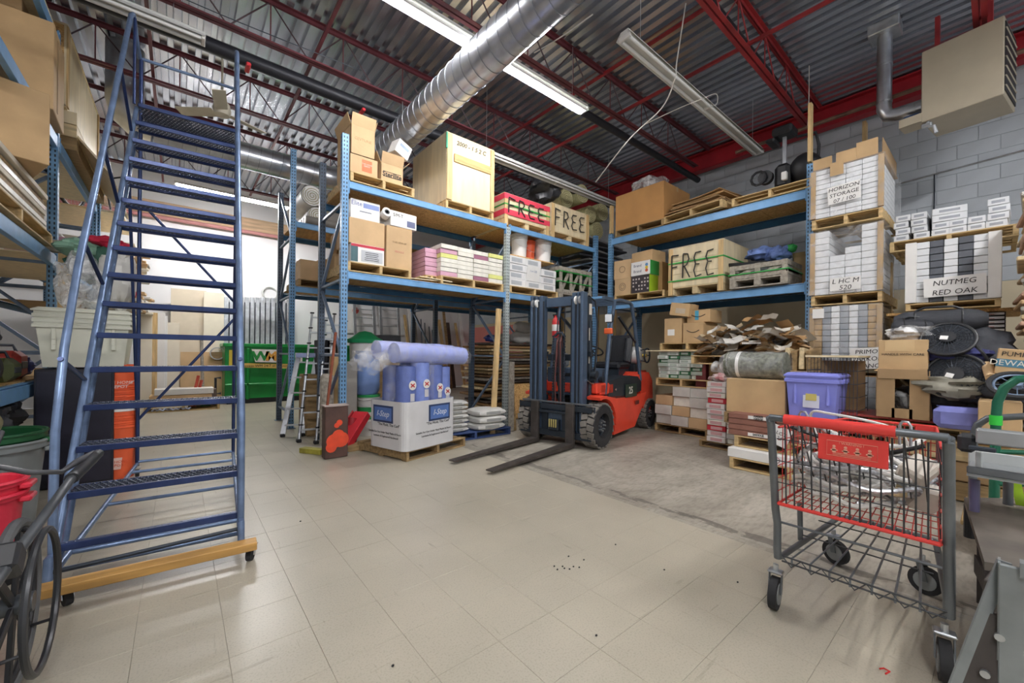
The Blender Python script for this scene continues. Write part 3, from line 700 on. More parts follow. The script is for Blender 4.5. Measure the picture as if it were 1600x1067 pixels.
pack_stack(lambda c, r: 'pink edged vinyl pack, ' + ORD[r] + ' at the left end of the vinyl load', (fb2[0].x, fb2[0].y, z + .127), 0, 1, 6, fb2[2] - .01, .9, hh, [VP, VP, VY], name='vinyl_pack', group='vinyl packs on the lower shelf')
# tile cartons + buckets
fb = FB('S', 5.18, 793, 868, 428, z, .9); pallet('pallet under the white tile cartons and buckets', (fb[0].x, fb[0].y, z), 0, fb[2], .95)
TW = mat('tile_carton_white', hexc('e6e5e4'), .6, var=.06)
hh = (FB('S', 5.18, 793, 868, 405, z, .9)[4] - .127) / 4
pack_stack(lambda c, r: 'white tile carton, ' + ORD[r] + ' in the ' + ['left', 'middle', 'right'][c] + ' column under the buckets', (fb[0].x, fb[0].y, z + .127), 0, 3, 4, fb[2] / 3 - .006, .85, hh, [TW], name='tile_carton', group='tile cartons under the buckets', pr=pm('b8bcc0'), skip=lambda c, r: c == 2 and r == 3)
m = MB(); m.box((0, -.445, 0), (.3, .003, .26)); o = m.build('paper_note', WHT); o.location = (fb[0].x - .02, fb[0].y, z + .44); o.rotation_euler = (.12, 0, 0); tag(o, 'white paper sheet hanging on the tile cartons under the buckets', 'paper')
lettering('1 x 1.22', .05, pm('6078a8'), o, (0, -.448, .04))
zb_ = z + .127 + 4 * (hh + .002)
m = MB(); m.box((0, 0, .012), (fb[2] * .95, .8, .02), b=.003); o = m.build('plywood_sheet', OSB); o.location = (fb[0].x, fb[0].y, zb_ + .002); tag(o, 'board lying between the tile cartons and the three buckets', 'board')
def bucket(label, loc, r, h, mt, lid=None, handle=True, group=None, band=None, name='plastic_bucket', ribs=2, rz=0, open_=False):
    t = thing(name, label, 'bucket', loc, rz, group); rb = r * .86
    prof = [(0, 0), (rb, 0), (r * .97, h * .78)]
    for k in range(ribs): zz = h * (.8 + k * .08); prof += [(r * .98, zz), (r * 1.04, zz + .004), (r * 1.04, zz + h * .03), (r * .98, zz + h * .035)]
    prof += [(r, h), (r * .93, h), (rb * .93, .02), (0, .02)] if (open_ or not lid) else [(r, h), (0, h)]
    m = MB(); m.lathe(prof, 26); m.build('body', mt, t, smooth=True)
    if lid: m = MB(); m.lathe([(0, h - .004), (r * 1.05, h - .02), (r * 1.07, h + .01), (r * .98, h + .018), (r * .95, h + .008), (0, h + .008)], 26); m.build('lid', lid, t, smooth=True)
    if handle:
        pts = [(r * 1.05 * math.cos(a * PI / 10), -r * .25 * math.sin(a * PI / 10) - r * .75 * math.sin(a * PI / 10), h * .8 - h * .35 * math.sin(a * PI / 10)) for a in range(11)]
        m = MB(); m.tube(pts, .003, 5); m.build('handle', pm('d8d8d8', .3), t)
    if band:
        for (z0, z1, bm_) in band: m = MB(); m.lathe([(rb + (r * .97 - rb) * z0 / .78 + .0015, h * z0), (rb + (r * .97 - rb) * z1 / .78 + .0015, h * z1)], 26); m.build('printed_band', bm_, t, smooth=True)
    return t
zb_ += .026
OR = mat('orange_plastic', hexc('f0673c'), .4, var=.08)
for (l_, r_, tp, mt, lb) in ((796, 819, 369, WHT, 'white bucket with lid, left of the orange one on the tile cartons'), (818, 836, 377, OR, 'orange bucket between two white buckets on the tile cartons'), (834, 856, 377, WHT, 'white bucket right of the orange one on the tile cartons')):
    q = at((l_ + r_) / 2, 400, Y=5.42); rr_ = (at(r_, 400, Y=5.42).x - at(l_, 400, Y=5.42).x) / 2 * .86; hh_ = at((l_ + r_) / 2, tp, Y=5.42).z - zb_
    bucket(lb, (q.x, 5.42 if mt != OR else 5.5, zb_), rr_, hh_, mt, WHT if mt == WHT else OR, group='buckets on the tile cartons')
# grey slatted crate with green straps
def slat_crate(label, fb, wood=GREYW, green=(.55, .85), ncol=4):
    loc, rz, w, d, h = fb; t = thing('slatted_crate', label, 'crate', loc, rz)
    for i in (-1, 0, 1): m = MB(); m.box((i * (w / 2 - .045), 0, .06), (.09, d, .1), b=.003); m.build('runner', wood, t)
    m = MB(); m.box((0, 0, .12), (w, d, .02)); m.build('base_board', wood, t)
    m = MB(); m.box((0, 0, .01), (w, d, .018)); m.build('base_board', wood, t)
    for s in (-1, 1):
        yy = s * (d / 2 - .012)
        for i in range(ncol):
            x = -w / 2 + .04 + i * (w - .08) / (ncol - 1); m = MB(); m.box((x, yy, .13 + (h - .13) / 2), (.07, .02, h - .13), b=.002); m.build('upright', wood, t)
            if i < ncol - 1: m = MB(); m.bar((x + .03, yy + .02, .16), (x + (w - .08) / (ncol - 1) - .03, yy + .02, h - .06), .02, .06); m.build('diagonal', wood, t)
        for zz in (.17, h - .04): m = MB(); m.box((0, yy, zz), (w, .022, .07), b=.002); m.build('rail', wood, t)
    for s in (-1, 1):
        xx = s * (w / 2 - .012)
        for zz in (.17, h * .6, h - .04): m = MB(); m.box((xx, 0, zz), (.022, d, .07), b=.002); m.build('rail', wood, t)
    for g in green: m = MB(); m.box((0, 0, h * g), (w + .03, d + .03, .014)); m.build('strap', pm('2fa84a', .35), t)
    return t
fb = FB('S', 5.18, 872, 922, 418, z, .8); slat_crate('grey slatted crate with two green straps at the right end of the lower shelf', fb)
# stacked dark panels seen in the corner between racks
for k in range(11):
    m = MB(); m.box((0, 0, 0), (1.45, .9, .035), b=.004); o = m.build('long_sheet', pm('5a5c64', .5) if k % 2 else pm('a8a8ac', .5)); o.location = (7.22, 5.97, 2.55 + k * .115); o.rotation_euler = (0, 0, .12 * (-1) ** k)
    if k == 0: m2 = MB(); [m2.box((sx, sy, .16), (.06, .06, .66)) for sx in (-.6, .6) for sy in (-.3, .3)]; c_ = None
    tag(o, 'long flat panel, ' + ORD[k] + ' of the spaced stack in the rack corner', 'panel', 'flat panels in the rack corner')
t = thing('corner_shelf', 'dark timber stand carrying the spaced panels in the rack corner', 'stand', (7.22, 5.97, 0))
for sx in (-.6, .6):
    for sy in (-.25, .25): m = MB(); m.box((sx, sy, 1.26), (.07, .07, 2.52)); m.build('leg', PINEZ, t)
m = MB(); m.box((0, 0, 2.515), (1.5, .8, .03)); m.build('top', OSB, t)
for k in range(1, 11):
    for sx in (-.5, .5): m = MB(); m.box((sx, 0, 2.55 + k * .115 - .0575), (.06, .3, .078)); m.build('spacer', PINE, t)
# ---------------------------------------------------------------- unit heater with flue
HB = mat('heater_beige', hexc('aaa08c'), .42, .1, var=.05)
t = thing('unit_heater', 'beige box unit heater hung under the roof at top right', 'heater', (6.62, .29, 4.0), R(-8))
hw, hh = .62, .82      # along y, height
m = MB(); m.box((.3, 0, hh / 2), (.6, hw, hh), b=.008); m.build('cabinet', HB, t)
m = MB(); m.box((.3, -hw / 2 - .004, hh / 2), (.54, .01, hh - .1)); m.build('outlet', BLK, t)
for k in range(7): m = MB(); m.box((.3, -hw / 2 - .008, .1 + k * .1), (.54, .014, .012), rot=(.6, 0, 0)); m.build('louvre', HB, t)
m = MB(); m.box((.1, hw / 2 + .09, .02), (.22, .2, .02)); m.box((.0, hw / 2 + .09, .06), (.01, .2, .1)); m.build('burner_shelf', HB, t)
m = MB(); m.cyl((.12, hw / 2 + .03, .13), (.12, hw / 2 + .17, .13), .05, 16); m.build('fan_motor', pm('2d4468', .4), t, smooth=True)
m = MB(); m.tube([(.05, hw / 2 - .05, -.0), (.05, hw / 2 - .05, -.05), (.05, hw / 2 - .1, -.07), (.05, hw / 2 - .12, -.16)], .018, 8); m.box((.05, hw / 2 - .04, -.04), (.06, .09, .05), b=.01); m.build('gas_valve', GALV, t)
for s in (-.2, .2): m = MB(); m.bar((.1, s, hh), (.1, s, 1.2), .04, .04); m.build('hanger', JR, t)
fl_ = thing('flue_pipe', 'galvanised flue pipe with elbow rising beside the beige heater', 'pipe', (6.9, 0, 0))
fy, fz = .95, 4.28
m = MB(); m.tube([(0, .61, fz), (0, fy - .12, fz), (0, fy - .04, fz + .03), (0, fy, fz + .12), (0, fy, ZD)], .075, 18); m.build('pipe', SP, fl_, smooth=True)
for c, q in (((0, .66, fz), (0, .68, fz)), ((0, fy, fz + .2), (0, fy, fz + .22)), ((0, fy, 4.95), (0, fy, 4.97))): m = MB(); m.cyl(c, q, .08, 18); m.build('joint_band', GALV, fl_)
m = MB(); m.box((0, fy, ZD - .08), (.3, .3, .14), b=.01); m.build('roof_collar', GALV, fl_)

# ---------------------------------------------------------------- right rack, top level
z = ZR + ZD_
fb = FB('W', 6.5, 957, 1032, 290, z, .95, yr=355)
pallet('pallet under the big brown carton at the corner of the right rack', (fb[0].x, fb[0].y, z), fb[1], fb[2], .95, mt=PALD)
fbc = (fb[0] + Vector((0, 0, .126)), fb[1], fb[2], .93, fb[4] - .126)
carton('huge plain brown carton at the corner end of the right rack top', fbc, mat('cardboard_orange', hexc('c9965c'), .8, var=.12, scale=3), open_=0)
blob('plastic_bag', 'clear bag of crumpled film piled on the huge brown carton', 'bag', (7.0, fbc[0].y + .1, z + fb[4] + .16), (.34, .34, .17), FILMW, .5, 9)
def flat_sheets(label, loc, rz, w, d, n, th, mt, jit=.04, group=None, name='folded_cardboard', cat='cardboard', tw=.05):
    for k in range(n):
        m = MB(); W_, D_ = w * U(.82, 1.02), d * U(.85, 1.0)
        m.grid(lambda u, v: ((u - .5) * W_, (v - .5) * D_, .012 * math.sin(u * 5 + k) * math.sin(v * 4 + k)), 5, 3)
        n0 = len(m.v); m.grid(lambda u, v: ((u - .5) * W_, (v - .5) * D_, -th * .6 + .012 * math.sin(u * 5 + k) * math.sin(v * 4 + k)), 5, 3)
        rim = [i * 4 for i in range(6)] + [20 + j for j in (1, 2, 3)] + [i * 4 + 3 for i in range(4, -1, -1)] + [2, 1]
        for a, b_ in zip(rim, rim[1:] + rim[:1]): m.f.append((a, b_, b_ + n0, a + n0)); m.m.append(0)
        C_, S_ = math.cos(rz), math.sin(rz); dx, dy = U(-jit, jit), U(-jit, jit)
        o = m.build(name, mt[k % len(mt)], loc=(loc[0] + dx * C_ - dy * S_, loc[1] + dx * S_ + dy * C_, loc[2] + th * (k + .7)), rot=(0, 0, rz + U(-tw, tw)))
        tag(o, label(k), cat, group)
pl = at(1080, 330, X=6.5); fb = FB('W', 6.45, 1026, 1137, 330, z, .95, yr=320)
yc = at(1082, 320, X=6.5).y; pallet('tilted pallet of flattened cardboard in the middle of the right rack top', (6.95, yc, z + .02), -PI / 2 - .12, 1.05, 1.0)
flat_sheets(lambda k: 'flattened cardboard sheet, ' + ORD[k] + ' of the pile on the right rack top', (6.95, yc, z + .15), -PI / 2 - .1, 1.0, .9, 9, .022, [CARD3, CARDIN, CARD3], group='flattened cardboard on the rack top', tw=.1)
yc = at(1198, 300, X=6.5).y; pallet('pallet under the black exercise machine on the right rack top', (6.95, yc, z), -PI / 2, 1.02, .95)
# exercise machine
e = thing('exercise_machine', 'black exercise machine with seat and silver column on the rack top', 'exercise machine', (6.85, yc - .12, z + .126), -PI / 2)
m = MB(); m.box((0, 0, .04), (.75, .08, .08), b=.01); m.box((.25, .1, .04), (.08, .5, .08), b=.01); m.build('base_frame', ALU, e)
m = MB(); m.box((-.05, 0, .24), (.2, .26, .36), b=.05); m.build('flywheel_cover', BLK, e, smooth=True)
m = MB(); m.cyl((-.28, -.08, .3), (-.28, .0, .3), .1, 18); m.build('pedal_crank', BLK, e, smooth=True)
m = MB(); m.tube([(-.36 + .1 * math.cos(a * .63), -.1, .3 + .1 * math.sin(a * .63)) for a in range(10)], .018, 8, closed=True); m.build('foot_loop', BLK, e, smooth=True)
m = MB(); m.box((-.05, 0, .6), (.05, .04, .5), b=.005); m.build('silver_column', ALU, e)
m = MB(); m.box((-.05, 0, .9), (.26, .3, .13), b=.03); m.box((-.2, 0, .8), (.12, .3, .06), b=.02); m.build('seat', BLK, e, smooth=True)
m = MB(); m.sphere((.2, .05, .3), (.2, .2, .22), 16, 10); m.build('padded_seat', BLK, e, smooth=True)
m = MB(); m.tube([(.32, .1, .1), (.34, .1, .6), (.3, .1, .8), (.1, .0, .78)], .02, 8); m.build('handlebar', BLK, e, smooth=True)
m = MB(); m.box((.0, -.16, .2), (.07, .07, .12), b=.01); m.build('bottle_holder', WHT, e)
# ---- lower level
z = ZL + ZD_
fb = FB('W', 6.45, 958, 1036, 440, z, .95, yr=450); pallet('pallet of small mixed cartons at the corner end of the right rack', (fb[0].x, fb[0].y, z), fb[1], fb[2], .95)
zp = z + .126
f1 = FB('W', 6.48, 958, 983, 432, zp, .5); t = carton('small tan carton with a circle mark, lower left of the mixed cartons', f1, CARD2)
def ring_mark(t, fb, fx, fz, r, mt=INK):
    m = MB(); m.tube([(-fb[2] / 2 + fx * fb[2] + r * math.cos(a * PI / 8), -fb[3] / 2 - .002, fz * fb[4] + r * math.sin(a * PI / 8)) for a in range(16)], .003, 4, closed=True); m.build('printed_mark', mt, t)
ring_mark(t, f1, .5, .5, .07); ring_mark(t, f1, .5, .5, .04)
f2 = FB('W', 6.5, 956, 981, 403, zp + f1[4] + .004, .5); t = carton('small tan carton with a square mark, stacked upper left of the mixed cartons', f2, CARD2, drz=.06); ring_mark(t, f2, .5, .5, .06)
DKB = pm('3a3338', .6)
f3 = FB('W', 6.46, 984, 1012, 426, zp, .45); t = carton('dark printed carton with small white squares beside the tan ones', f3, DKB, tape=False)
m = MB(); [m.box((-f3[2] / 2 + (.12 + i * .16) * f3[2], -f3[3] / 2 - .002, (.2 + j * .2) * f3[4]), (.03, .002, .03)) for i in range(6) for j in range(4) if (i * 3 + j) % 4]; m.build('printed_squares', pm('c8c0b8'), t)
m = MB(); m.box((f3[2] / 2 + .001, 0, f3[4] / 2), (.003, f3[3], f3[4])); m.build('green_side', pm('a8cc2c'), t)
f4 = FB('W', 6.46, 983, 1013, 404, zp + f3[4] + .004, .45); t = carton('white printed carton with coloured dots beside the tan ones', f4, WHT, tape=False)
for k, c in enumerate(('d86a4a', 'e8c83c', '6a9ac8')): m = MB(); m.cyl((f4[2] * .32, -f4[3] / 2 - .001, f4[4] * (.3 + .2 * k)), (f4[2] * .32, -f4[3] / 2 - .003, f4[4] * (.3 + .2 * k)), .03, 12); m.build('printed_dot', pm(c), t)
ftext(t, f4, 'Brand', .35, .7, .07, pm('6a6a80')); ftext(t, f4, 'Brand', .35, .3, .07, pm('6a6a80'))
m = MB(); m.box((f4[2] / 2 + .001, 0, f4[4] / 2), (.003, f4[3], f4[4])); m.build('green_side', pm('3aa04a'), t)
f5 = FB('W', 6.6, 984, 1018, 388, zp + f3[4] + f4[4] + .008, .4); carton('brown carton tilted on top of the white dotted carton', f5, CARD, drz=-.1)
f6 = FB('W', 6.75, 1016, 1032, 405, zp, .5); carton('brown carton at the right side behind the green edged cartons', f6, CARD3)
fb = FB('W', 6.42, 1042, 1127, 376, z, .95); free_crate('large FREE crate with two green straps on the right wall rack', fb, green=[.3, .68])
fb = FB('W', 6.42, 1137, 1228, 402, z, .95); slat_crate('weathered slatted crate with green straps beside the FREE crate on the right rack', fb, green=(.6,), ncol=3)
sc = fb
BLUC = mat('blue_cloth', hexc('6f87c0'), .8, var=.4, scale=12, bump=.6, bscale=14)
for k, (px, py, r, mt, nm, lb, ct) in enumerate([(1185, 388, (.2, .2, .1), BLUC, 'crumpled_cloth', 'crumpled blue cloth heaped in the slatted crate', 'cloth'), (1212, 388, (.17, .16, .12), BLUC, 'crumpled_cloth', 'second blue cloth bundle at the right of the slatted crate', 'cloth'), (1232, 378, (.06, .06, .06), pm('2c9a48'), 'toy_ball', 'green rounded object on the corner of the slatted crate', 'toy'), (1222, 388, (.06, .06, .05), pm('e0405c'), 'toy_ball', 'pink rounded object beside the green one on the crate', 'toy')]):
    p = at(px, py, X=6.8); blob(nm, lb, ct, (6.85, p.y, p.z), r, mt, .4, k)
m = MB(); m.box((0, 0, 0), (.75, .35, .05), rot=(.05, .1, 0), b=.01); o = m.build('black_tray', BLK, loc=(6.78, at(1165, 392, X=6.8).y, z + sc[4] + .06), rot=(0, 0, -PI / 2)); tag(o, 'black folded stand lying across the weathered slatted crate', 'stand')
fb = FB('W', 7.05, 1236, 1256, 392, z, .35); carton('open brown carton behind the slatted crate at the near post', fb, CARD, open_=2)

# ---------------------------------------------------------------- below the right rack, on the floor
# pile A: pallets with cartons (px 1020-1110)
fb = FB('W', 6.1, 1025, 1108, 600, 0, .95, yr=660); yA, wA, dA = fb[0].y, fb[2], fb[3]
def zz(px, py, X=6.1): return at(px, py, X=X).z
pallet('dark pallet on the floor behind the forklift rear wheel', (6.58, yA, 0), -PI / 2, wA, .95, mt=PALD)
h1 = (zz(1065, 600) - .126) / 4
GRW = mat('grey_white_pack', hexc('cfccc4'), .6, var=.15)
pack_stack(lambda c, r: 'grey white pack, ' + ORD[r] + ', ' + ['left', 'middle', 'right'][c] + ' column low behind the forklift', (6.58, yA, .127), -PI / 2, 3, 4, wA / 3 - .006, .9, h1, [GRW, VC, CARD2, GRW], name='floor_pack', group='packs low behind the forklift', jit=.03, skip=lambda c, r: c == 0 and r == 3)
zt = .127 + 4 * (h1 + .002)
pallet('pallet in the middle of the stack behind the forklift', (6.6, yA, zt), -PI / 2, wA, .95, mt=PAL)
zt += .127; h2 = (zz(1065, 545) - zt) / 7
GC = mat('green_white_carton', hexc('dfe4dc'), .6, var=.08); GD = pm('2f6a44'); GP = pm('b8c4b8')
fb = FB('W', 6.15, 1024, 1094, 545, zt, .9)
pack_stack(lambda c, r: 'green and white flooring box, ' + ORD[r] + ', ' + COLN[c] + ' behind the forklift', (6.6, yA + .06, zt), -PI / 2, 4, 7, fb[2] / 4 - .008, .85, h2, [GC, GC, GD, GC, GP], name='flooring_carton', group='green and white boxes behind the forklift', jit=.03, pr=GP)
zt += 7 * (h2 + .002)
m = MB(); m.box((0, 0, .01), (1.25, .95, .018), b=.002); o = m.build('plywood_sheet', PLY, loc=(6.6, yA + .02, zt), rot=(0, 0, -PI / 2)); tag(o, 'thin board lying on the green and white boxes behind the forklift', 'board'); zt += .02
pallet('small pallet on the thin board below the brown cartons', (6.65, yA, zt), -PI / 2, .95, .7, mt=PAL); zt += .127
fA = FB('W', 6.35, 1037, 1064, 492, zt, .5); t = carton('brown carton with a white label under the tilted carton', fA, CARD, print_=[(.2, .3, .4, .25, WHT)])
fB = FB('W', 6.35, 1066, 1098, 498, zt, .5); t = carton('brown carton with a black smile mark beside the labelled one', fB, CARD)
def smile(t, fb, s=.3, z=.62):
    w, d, h = fb[2], fb[3], fb[4]; m = MB(); m.tube([((a / 10 - .5) * w * .6, -d / 2 - .002, h * z - s * .12 * math.sin(a / 10 * PI)) for a in range(11)], .006, 5); m.build('printed_smile', INK, t)
smile(t, fB)
zA = zt + max(fA[4], fB[4]) + .004
fC = FB('W', 6.4, 1072, 1108, 478, zt + fB[4] + .004, .42); t = carton('brown carton with a blue tape patch on top of the smile carton', fC, CARD, print_=[(.36, .2, .16, .75, pm('4aa0c0'))]); smile(t, fC)
fD = FB('W', 6.3, 1044, 1074, 468, zt + fA[4] + .03, .3); t = carton('small brown carton tipped on top of the pile behind the forklift', fD, CARD, tilt=(.0, .16), print_=[(.3, .2, .5, .4, pm('c8b8a0'))])
fE = FB('W', 6.75, 1090, 1105, 545, .9, .3); carton('dark red carton between the green boxes and the paper heap', (Vector((6.6, at(1100, 560, X=6.3).y, .75)), -PI / 2, .16, .8, .55), pm('6a2c2c'))
# paper / scrap cardboard heap (px 1090-1255, y 493-550)
yl, yr_ = at(1090, 540, X=6.0).y, at(1255, 520, X=6.0).y
pallet('pallet deck carrying the scrap cardboard heap', (6.35, (yl + yr_) / 2, at(1180, 548, X=5.9).z - .126), -PI / 2, yl - yr_, 1.1, mt=PAL)
zb = at(1180, 548, X=5.9).z
# supports below heap
for k, yy in enumerate((yl - .25, yr_ + .35)):
    m = MB(); m.box((6.55, yy, (zb - .13) / 2), (.7, .35, zb - .13), b=.01); o = m.build('timber_stack', PALD); tag(o, ['timber block stack holding up the far end of the scrap heap pallet', 'timber block stack holding up the near end of the scrap heap pallet'][k], 'timber')
random.seed(11)
PAPM = [mat('paper_scrap', hexc('d4ccbe'), .85, var=.12), CARD2, mat('tan_scrap', hexc('c4ae8c'), .85, var=.15), mat('paper_white', hexc('dcd8d0'), .8, var=.08), CARD3]
n = 0
for k in range(230):
    u = U(0, 1); v = U(0, 1); prof = min(1, .4 + u * 2.2) * (1 if u < .9 else .75)
    H_ = .5 * prof * (1 - .5 * v)
    lay = U(0, 1); x = 5.85 + v * .9; y = yl - .04 - u * (yl - yr_ - .1); zq = zb + .02 + H_ * lay
    m = MB(); a, b_ = U(.12, .34), U(.1, .22)
    m.grid(lambda p, q: ((p - .5) * a, (q - .5) * b_, .03 * math.sin(p * 4 + k) + .02 * math.cos(q * 5 + k)), 3, 2)
    m2 = [tuple(c) for c in m.v]; n0 = len(m.v); m.grid(lambda p, q: ((p - .5) * a, (q - .5) * b_, -.006 + .03 * math.sin(p * 4 + k) + .02 * math.cos(q * 5 + k)), 3, 2)
    o = m.build('cardboard_scrap', PAPM[k % 5], loc=(x, y, zq), rot=(U(-.5, .5), U(-.45, .45), U(0, 6)))
    tag(o, ['grey paper', 'tan cardboard', 'brown inner cardboard', 'white paper', 'dark brown cardboard'][k % 5] + ' scrap in the ' + ('low' if lay < .5 else 'upper') + (' left' if u < .33 else ' middle' if u < .66 else ' right') + ' of the heap under the right rack', 'scrap', 'scrap pieces in the heap under the right rack')
# bottom stacks (px 1103-1260)
XB = 5.55
def seg(l, r, top, z0, d, X=XB): return FB('W', X, l, r, top, z0, d, yr=(top + 690) / 2)
RW = mat('red_white_carton', hexc('e6e0dc'), .6, var=.1); RR = pm('c8303c')
s1 = seg(1104, 1133, 592, 0, .5, 5.5)
hA = (s1[4] - .05) / 11
pallet('low dark pallet under the red and white flooring stacks', (5.5 + .5, s1[0].y - .35, 0), -PI / 2, 1.15, .9, mt=PALD, h=.09)
pack_stack(lambda c, r: 'red and white flooring box, ' + ORD[r] + ' of the tall stack under the torn bag', (5.85, s1[0].y, .092), -PI / 2, 1, 11, s1[2], .6, hA - .004, [RW, RR, RW, RW, VC], group='red and white flooring boxes', jit=.02, pr=pm('d8a8a8'))
s2 = seg(1135, 1155, 640, 0, .6, 5.5)
pack_stack(lambda c, r: 'cream flooring box, ' + ORD[r] + ' of the short stack beside the brown boxes', (5.85, s2[0].y, .092), -PI / 2, 1, 6, s2[2], .6, (s2[4] - .095) / 6 - .002, [VC, GRW], group='cream flooring boxes', jit=.02)
blob('plastic_bag', 'torn red and clear bag on the red and white flooring stack', 'bag', (5.75, s1[0].y, s1[4] + .07), (.2, .15, .07), mat('red_film', hexc('c0303c'), .3, var=.5, bump=.5, bscale=10, col2=hexc('d8d4d0')), .5, 5)
# low pallet nearest: white long carton, pallet, brown cartons (px 1135-1270, y 640-735)
XN = 4.75
p0 = at(1143, 725, z=0); 
yl2 = at(1143, 720, X=XN).y; w2 = 1.15; yc2 = yl2 - w2 / 2
pallet('pallet on the floor under the long white carton left of the cart', (XN + .5, yc2, 0), -PI / 2, w2, 1.0, mt=PAL)
t = carton('long low white carton on the floor pallet left of the cart', (Vector((XN + .45, yc2, .127)), -PI / 2, w2 + .04, .9, .1), WHT, tape=False); ring_mark(t, (0, 0, w2, .9, .1), .4, .5, .03, pm('9a4a5a'))
pallet('second pallet, on top of the long white carton', (XN + .55, yc2 + .04, .23), -PI / 2, 1.05, .9, mt=PAL)
BRC = mat('brown_carton', hexc('8d5f50'), .7, var=.12)
t1 = at(1183, 640, X=XN + .1).z; n1 = 4; hB = (t1 - .36) / n1
for c in range(2):
    for r in range(n1):
        yy = yc2 + .4 - c * .48; t = carton(f'flat brown flooring carton, {ORD[r]}, {"left" if c == 0 else "right"} stack on the second pallet', (Vector((XN + .45, yy, .358 + r * hB)), -PI / 2, .46, .7, hB - .004), BRC, tape=False, group='brown flooring cartons', name='flooring_carton', print_=[(.45, .2, .45, .6, WHT)] if r in (0, 3) else None)
        if r in (0, 3): lettering('AMBER\nGREGE' if r else 'SADDLE', .03, INK, t, (.08, -.354, hB / 2), bold=.001)
m = MB(); m.box((0, 0, 0), (.17, .003, .2)); o = m.build('paper_tag', WHT, loc=(XN + .06, yc2 + .1, .42), rot=(0, .35, -PI / 2)); tag(o, 'white paper tag hanging crookedly on the brown flooring cartons', 'tag'); lettering('LOT\n24', .05, INK, o, (0, -.003, 0))
# deck above carrying open carton, underlay roll and blue tote
zt2 = .36 + n1 * hB
zdk = at(1180, 640, X=5.0).z
yl3, yr3 = at(1133, 640, X=5.0).y, at(1368, 640, X=5.0).y
pallet('wide pallet carrying the open carton and the blue tote', (5.5, (yl3 + yr3) / 2, zdk - .126), -PI / 2, yl3 - yr3, 1.0, mt=PALD)
for k, yy in enumerate((yl3 - .2, (yl3 + yr3) / 2 - .3, yr3 + .25)):
    m = MB(); m.box((5.75, yy, (zdk - .13) / 2), (.4, .4, zdk - .13), b=.01); tag(m.build('timber_stack', PALD), 'timber block stack under the ' + ['open carton', 'blue tote', 'wire crate'][k] + ' end of the wide pallet', 'timber')
fo = FB('W', 5.02, 1136, 1228, 585, zdk + .002, .6); t = carton('long open brown carton under the wrapped underlay roll', fo, CARD, tape=False)
UND = mat('underlay_dark', hexc('7c7f70'), .5, var=.55, scale=26, bump=.4)
rr_ = .155; zr = zdk + fo[4] + rr_ * 1.02; ya, yb = at(1135, 560, X=5.2).y, at(1226, 560, X=5.2).y
t = thing('underlay_roll', 'dark green grey underlay roll wrapped in film on the open carton', 'roll', (5.26, (ya + yb) / 2, zr))
L_ = ya - yb; m = MB(); m.tube([(0, -L_ / 2 + L_ * i / 8, 0) for i in range(9)], [rr_ * U(.95, 1.04) for i in range(9)], 22); m.build('underlay', UND, t, smooth=True)
m = MB(); m.tube([(0, L_ / 2 - L_ * (.22 + .0), 0), (0, L_ / 2 - L_ * .28, 0)], rr_ * 1.05, 22, caps=False); m.build('paper_band', WHT, t, smooth=True)
m = MB(); m.tube([(0, L_ / 2 - .05, 0), (0, L_ / 2 + .04, -.01), (0, L_ / 2 + .1, -.05), (.02, L_ / 2 + .17, -.03)], [rr_ * 1.07, rr_ * .8, rr_ * .35, rr_ * .5], 14, caps=False); m.build('film_twist', FILMW, t, smooth=True)
m = MB(); m.tube([(0, -L_ / 2 - .02, 0), (0, L_ / 2 - .05, 0)], rr_ * 1.08, 22, caps=False); m.build('film', FILM, t, smooth=True)
def tote(label, fb, mt, name='plastic_tote', cat='tote', lid=True, n=1, lab=True):
    loc, rz, w, d, h = fb; t = thing(name, label, cat, loc, rz)
    def ring(k, z): return [(-w / 2 * k, -d / 2 * k, z), (w / 2 * k, -d / 2 * k, z), (w / 2 * k, d / 2 * k, z), (-w / 2 * k, d / 2 * k, z)]
    def shell(rs, nm, mtt):
        m = MB(); vs = []; fs = []
        for k, z in rs: vs += ring(k, z)
        for i in range(len(rs) - 1):
            for j in range(4): fs.append((i * 4 + j, i * 4 + (j + 1) % 4, i * 4 + 4 + (j + 1) % 4, i * 4 + 4 + j))
        fs.append((3, 2, 1, 0)); 
        if rs[-1][1] >= rs[0][1]: fs.append(tuple(len(vs) - 4 + j for j in range(4)))
        m.add(vs, fs); return m.build(nm, mtt, t)
    shell([(.82, 0), (.93, h * .8), (.93, h * .8)], 'body', mt)
    shell([(.96, h * .8), (1.0, h * .8), (1.0, h * .86), (.97, h * .87), (.97, h * .93)], 'rim', mt)
    for s in (-1, 1): m = MB(); m.box((s * w * .3, -d * .45, h * .55), (w * .05, .03, h * .42), rot=(-.08, 0, 0), b=.006); m.build('rib', mt, t)
    if lid: shell([(.98, h * .92), (1.02, h * .92), (1.02, h * .95), (.9, h)], 'lid', mt)
    for s in (-1, 1): m = MB(); m.box((s * w * .49, 0, h * .82), (.03, d * .35, .05), b=.008); m.build('handle', mt, t)
    if lab: m = MB(); m.box((0, -d * .448, h * .48), (w * .3, .003, h * .4), rot=(-.07, 0, 0)); m.build('label_sheet', pm('cfd0e0'), t); m = MB(); m.box((0, -d * .453, h * .5), (w * .2, .003, h * .14), rot=(-.07, 0, 0)); m.build('printed_panel', pm('c8b868'), t)
    return t
BLT = mat('blue_violet_plastic', hexc('8a8fe0'), .4, var=.08)
fb = FB('W', 4.95, 1226, 1312, 573, zdk + .002, .45); tote('violet blue plastic tote with white label standing behind the cart', fb, BLT)
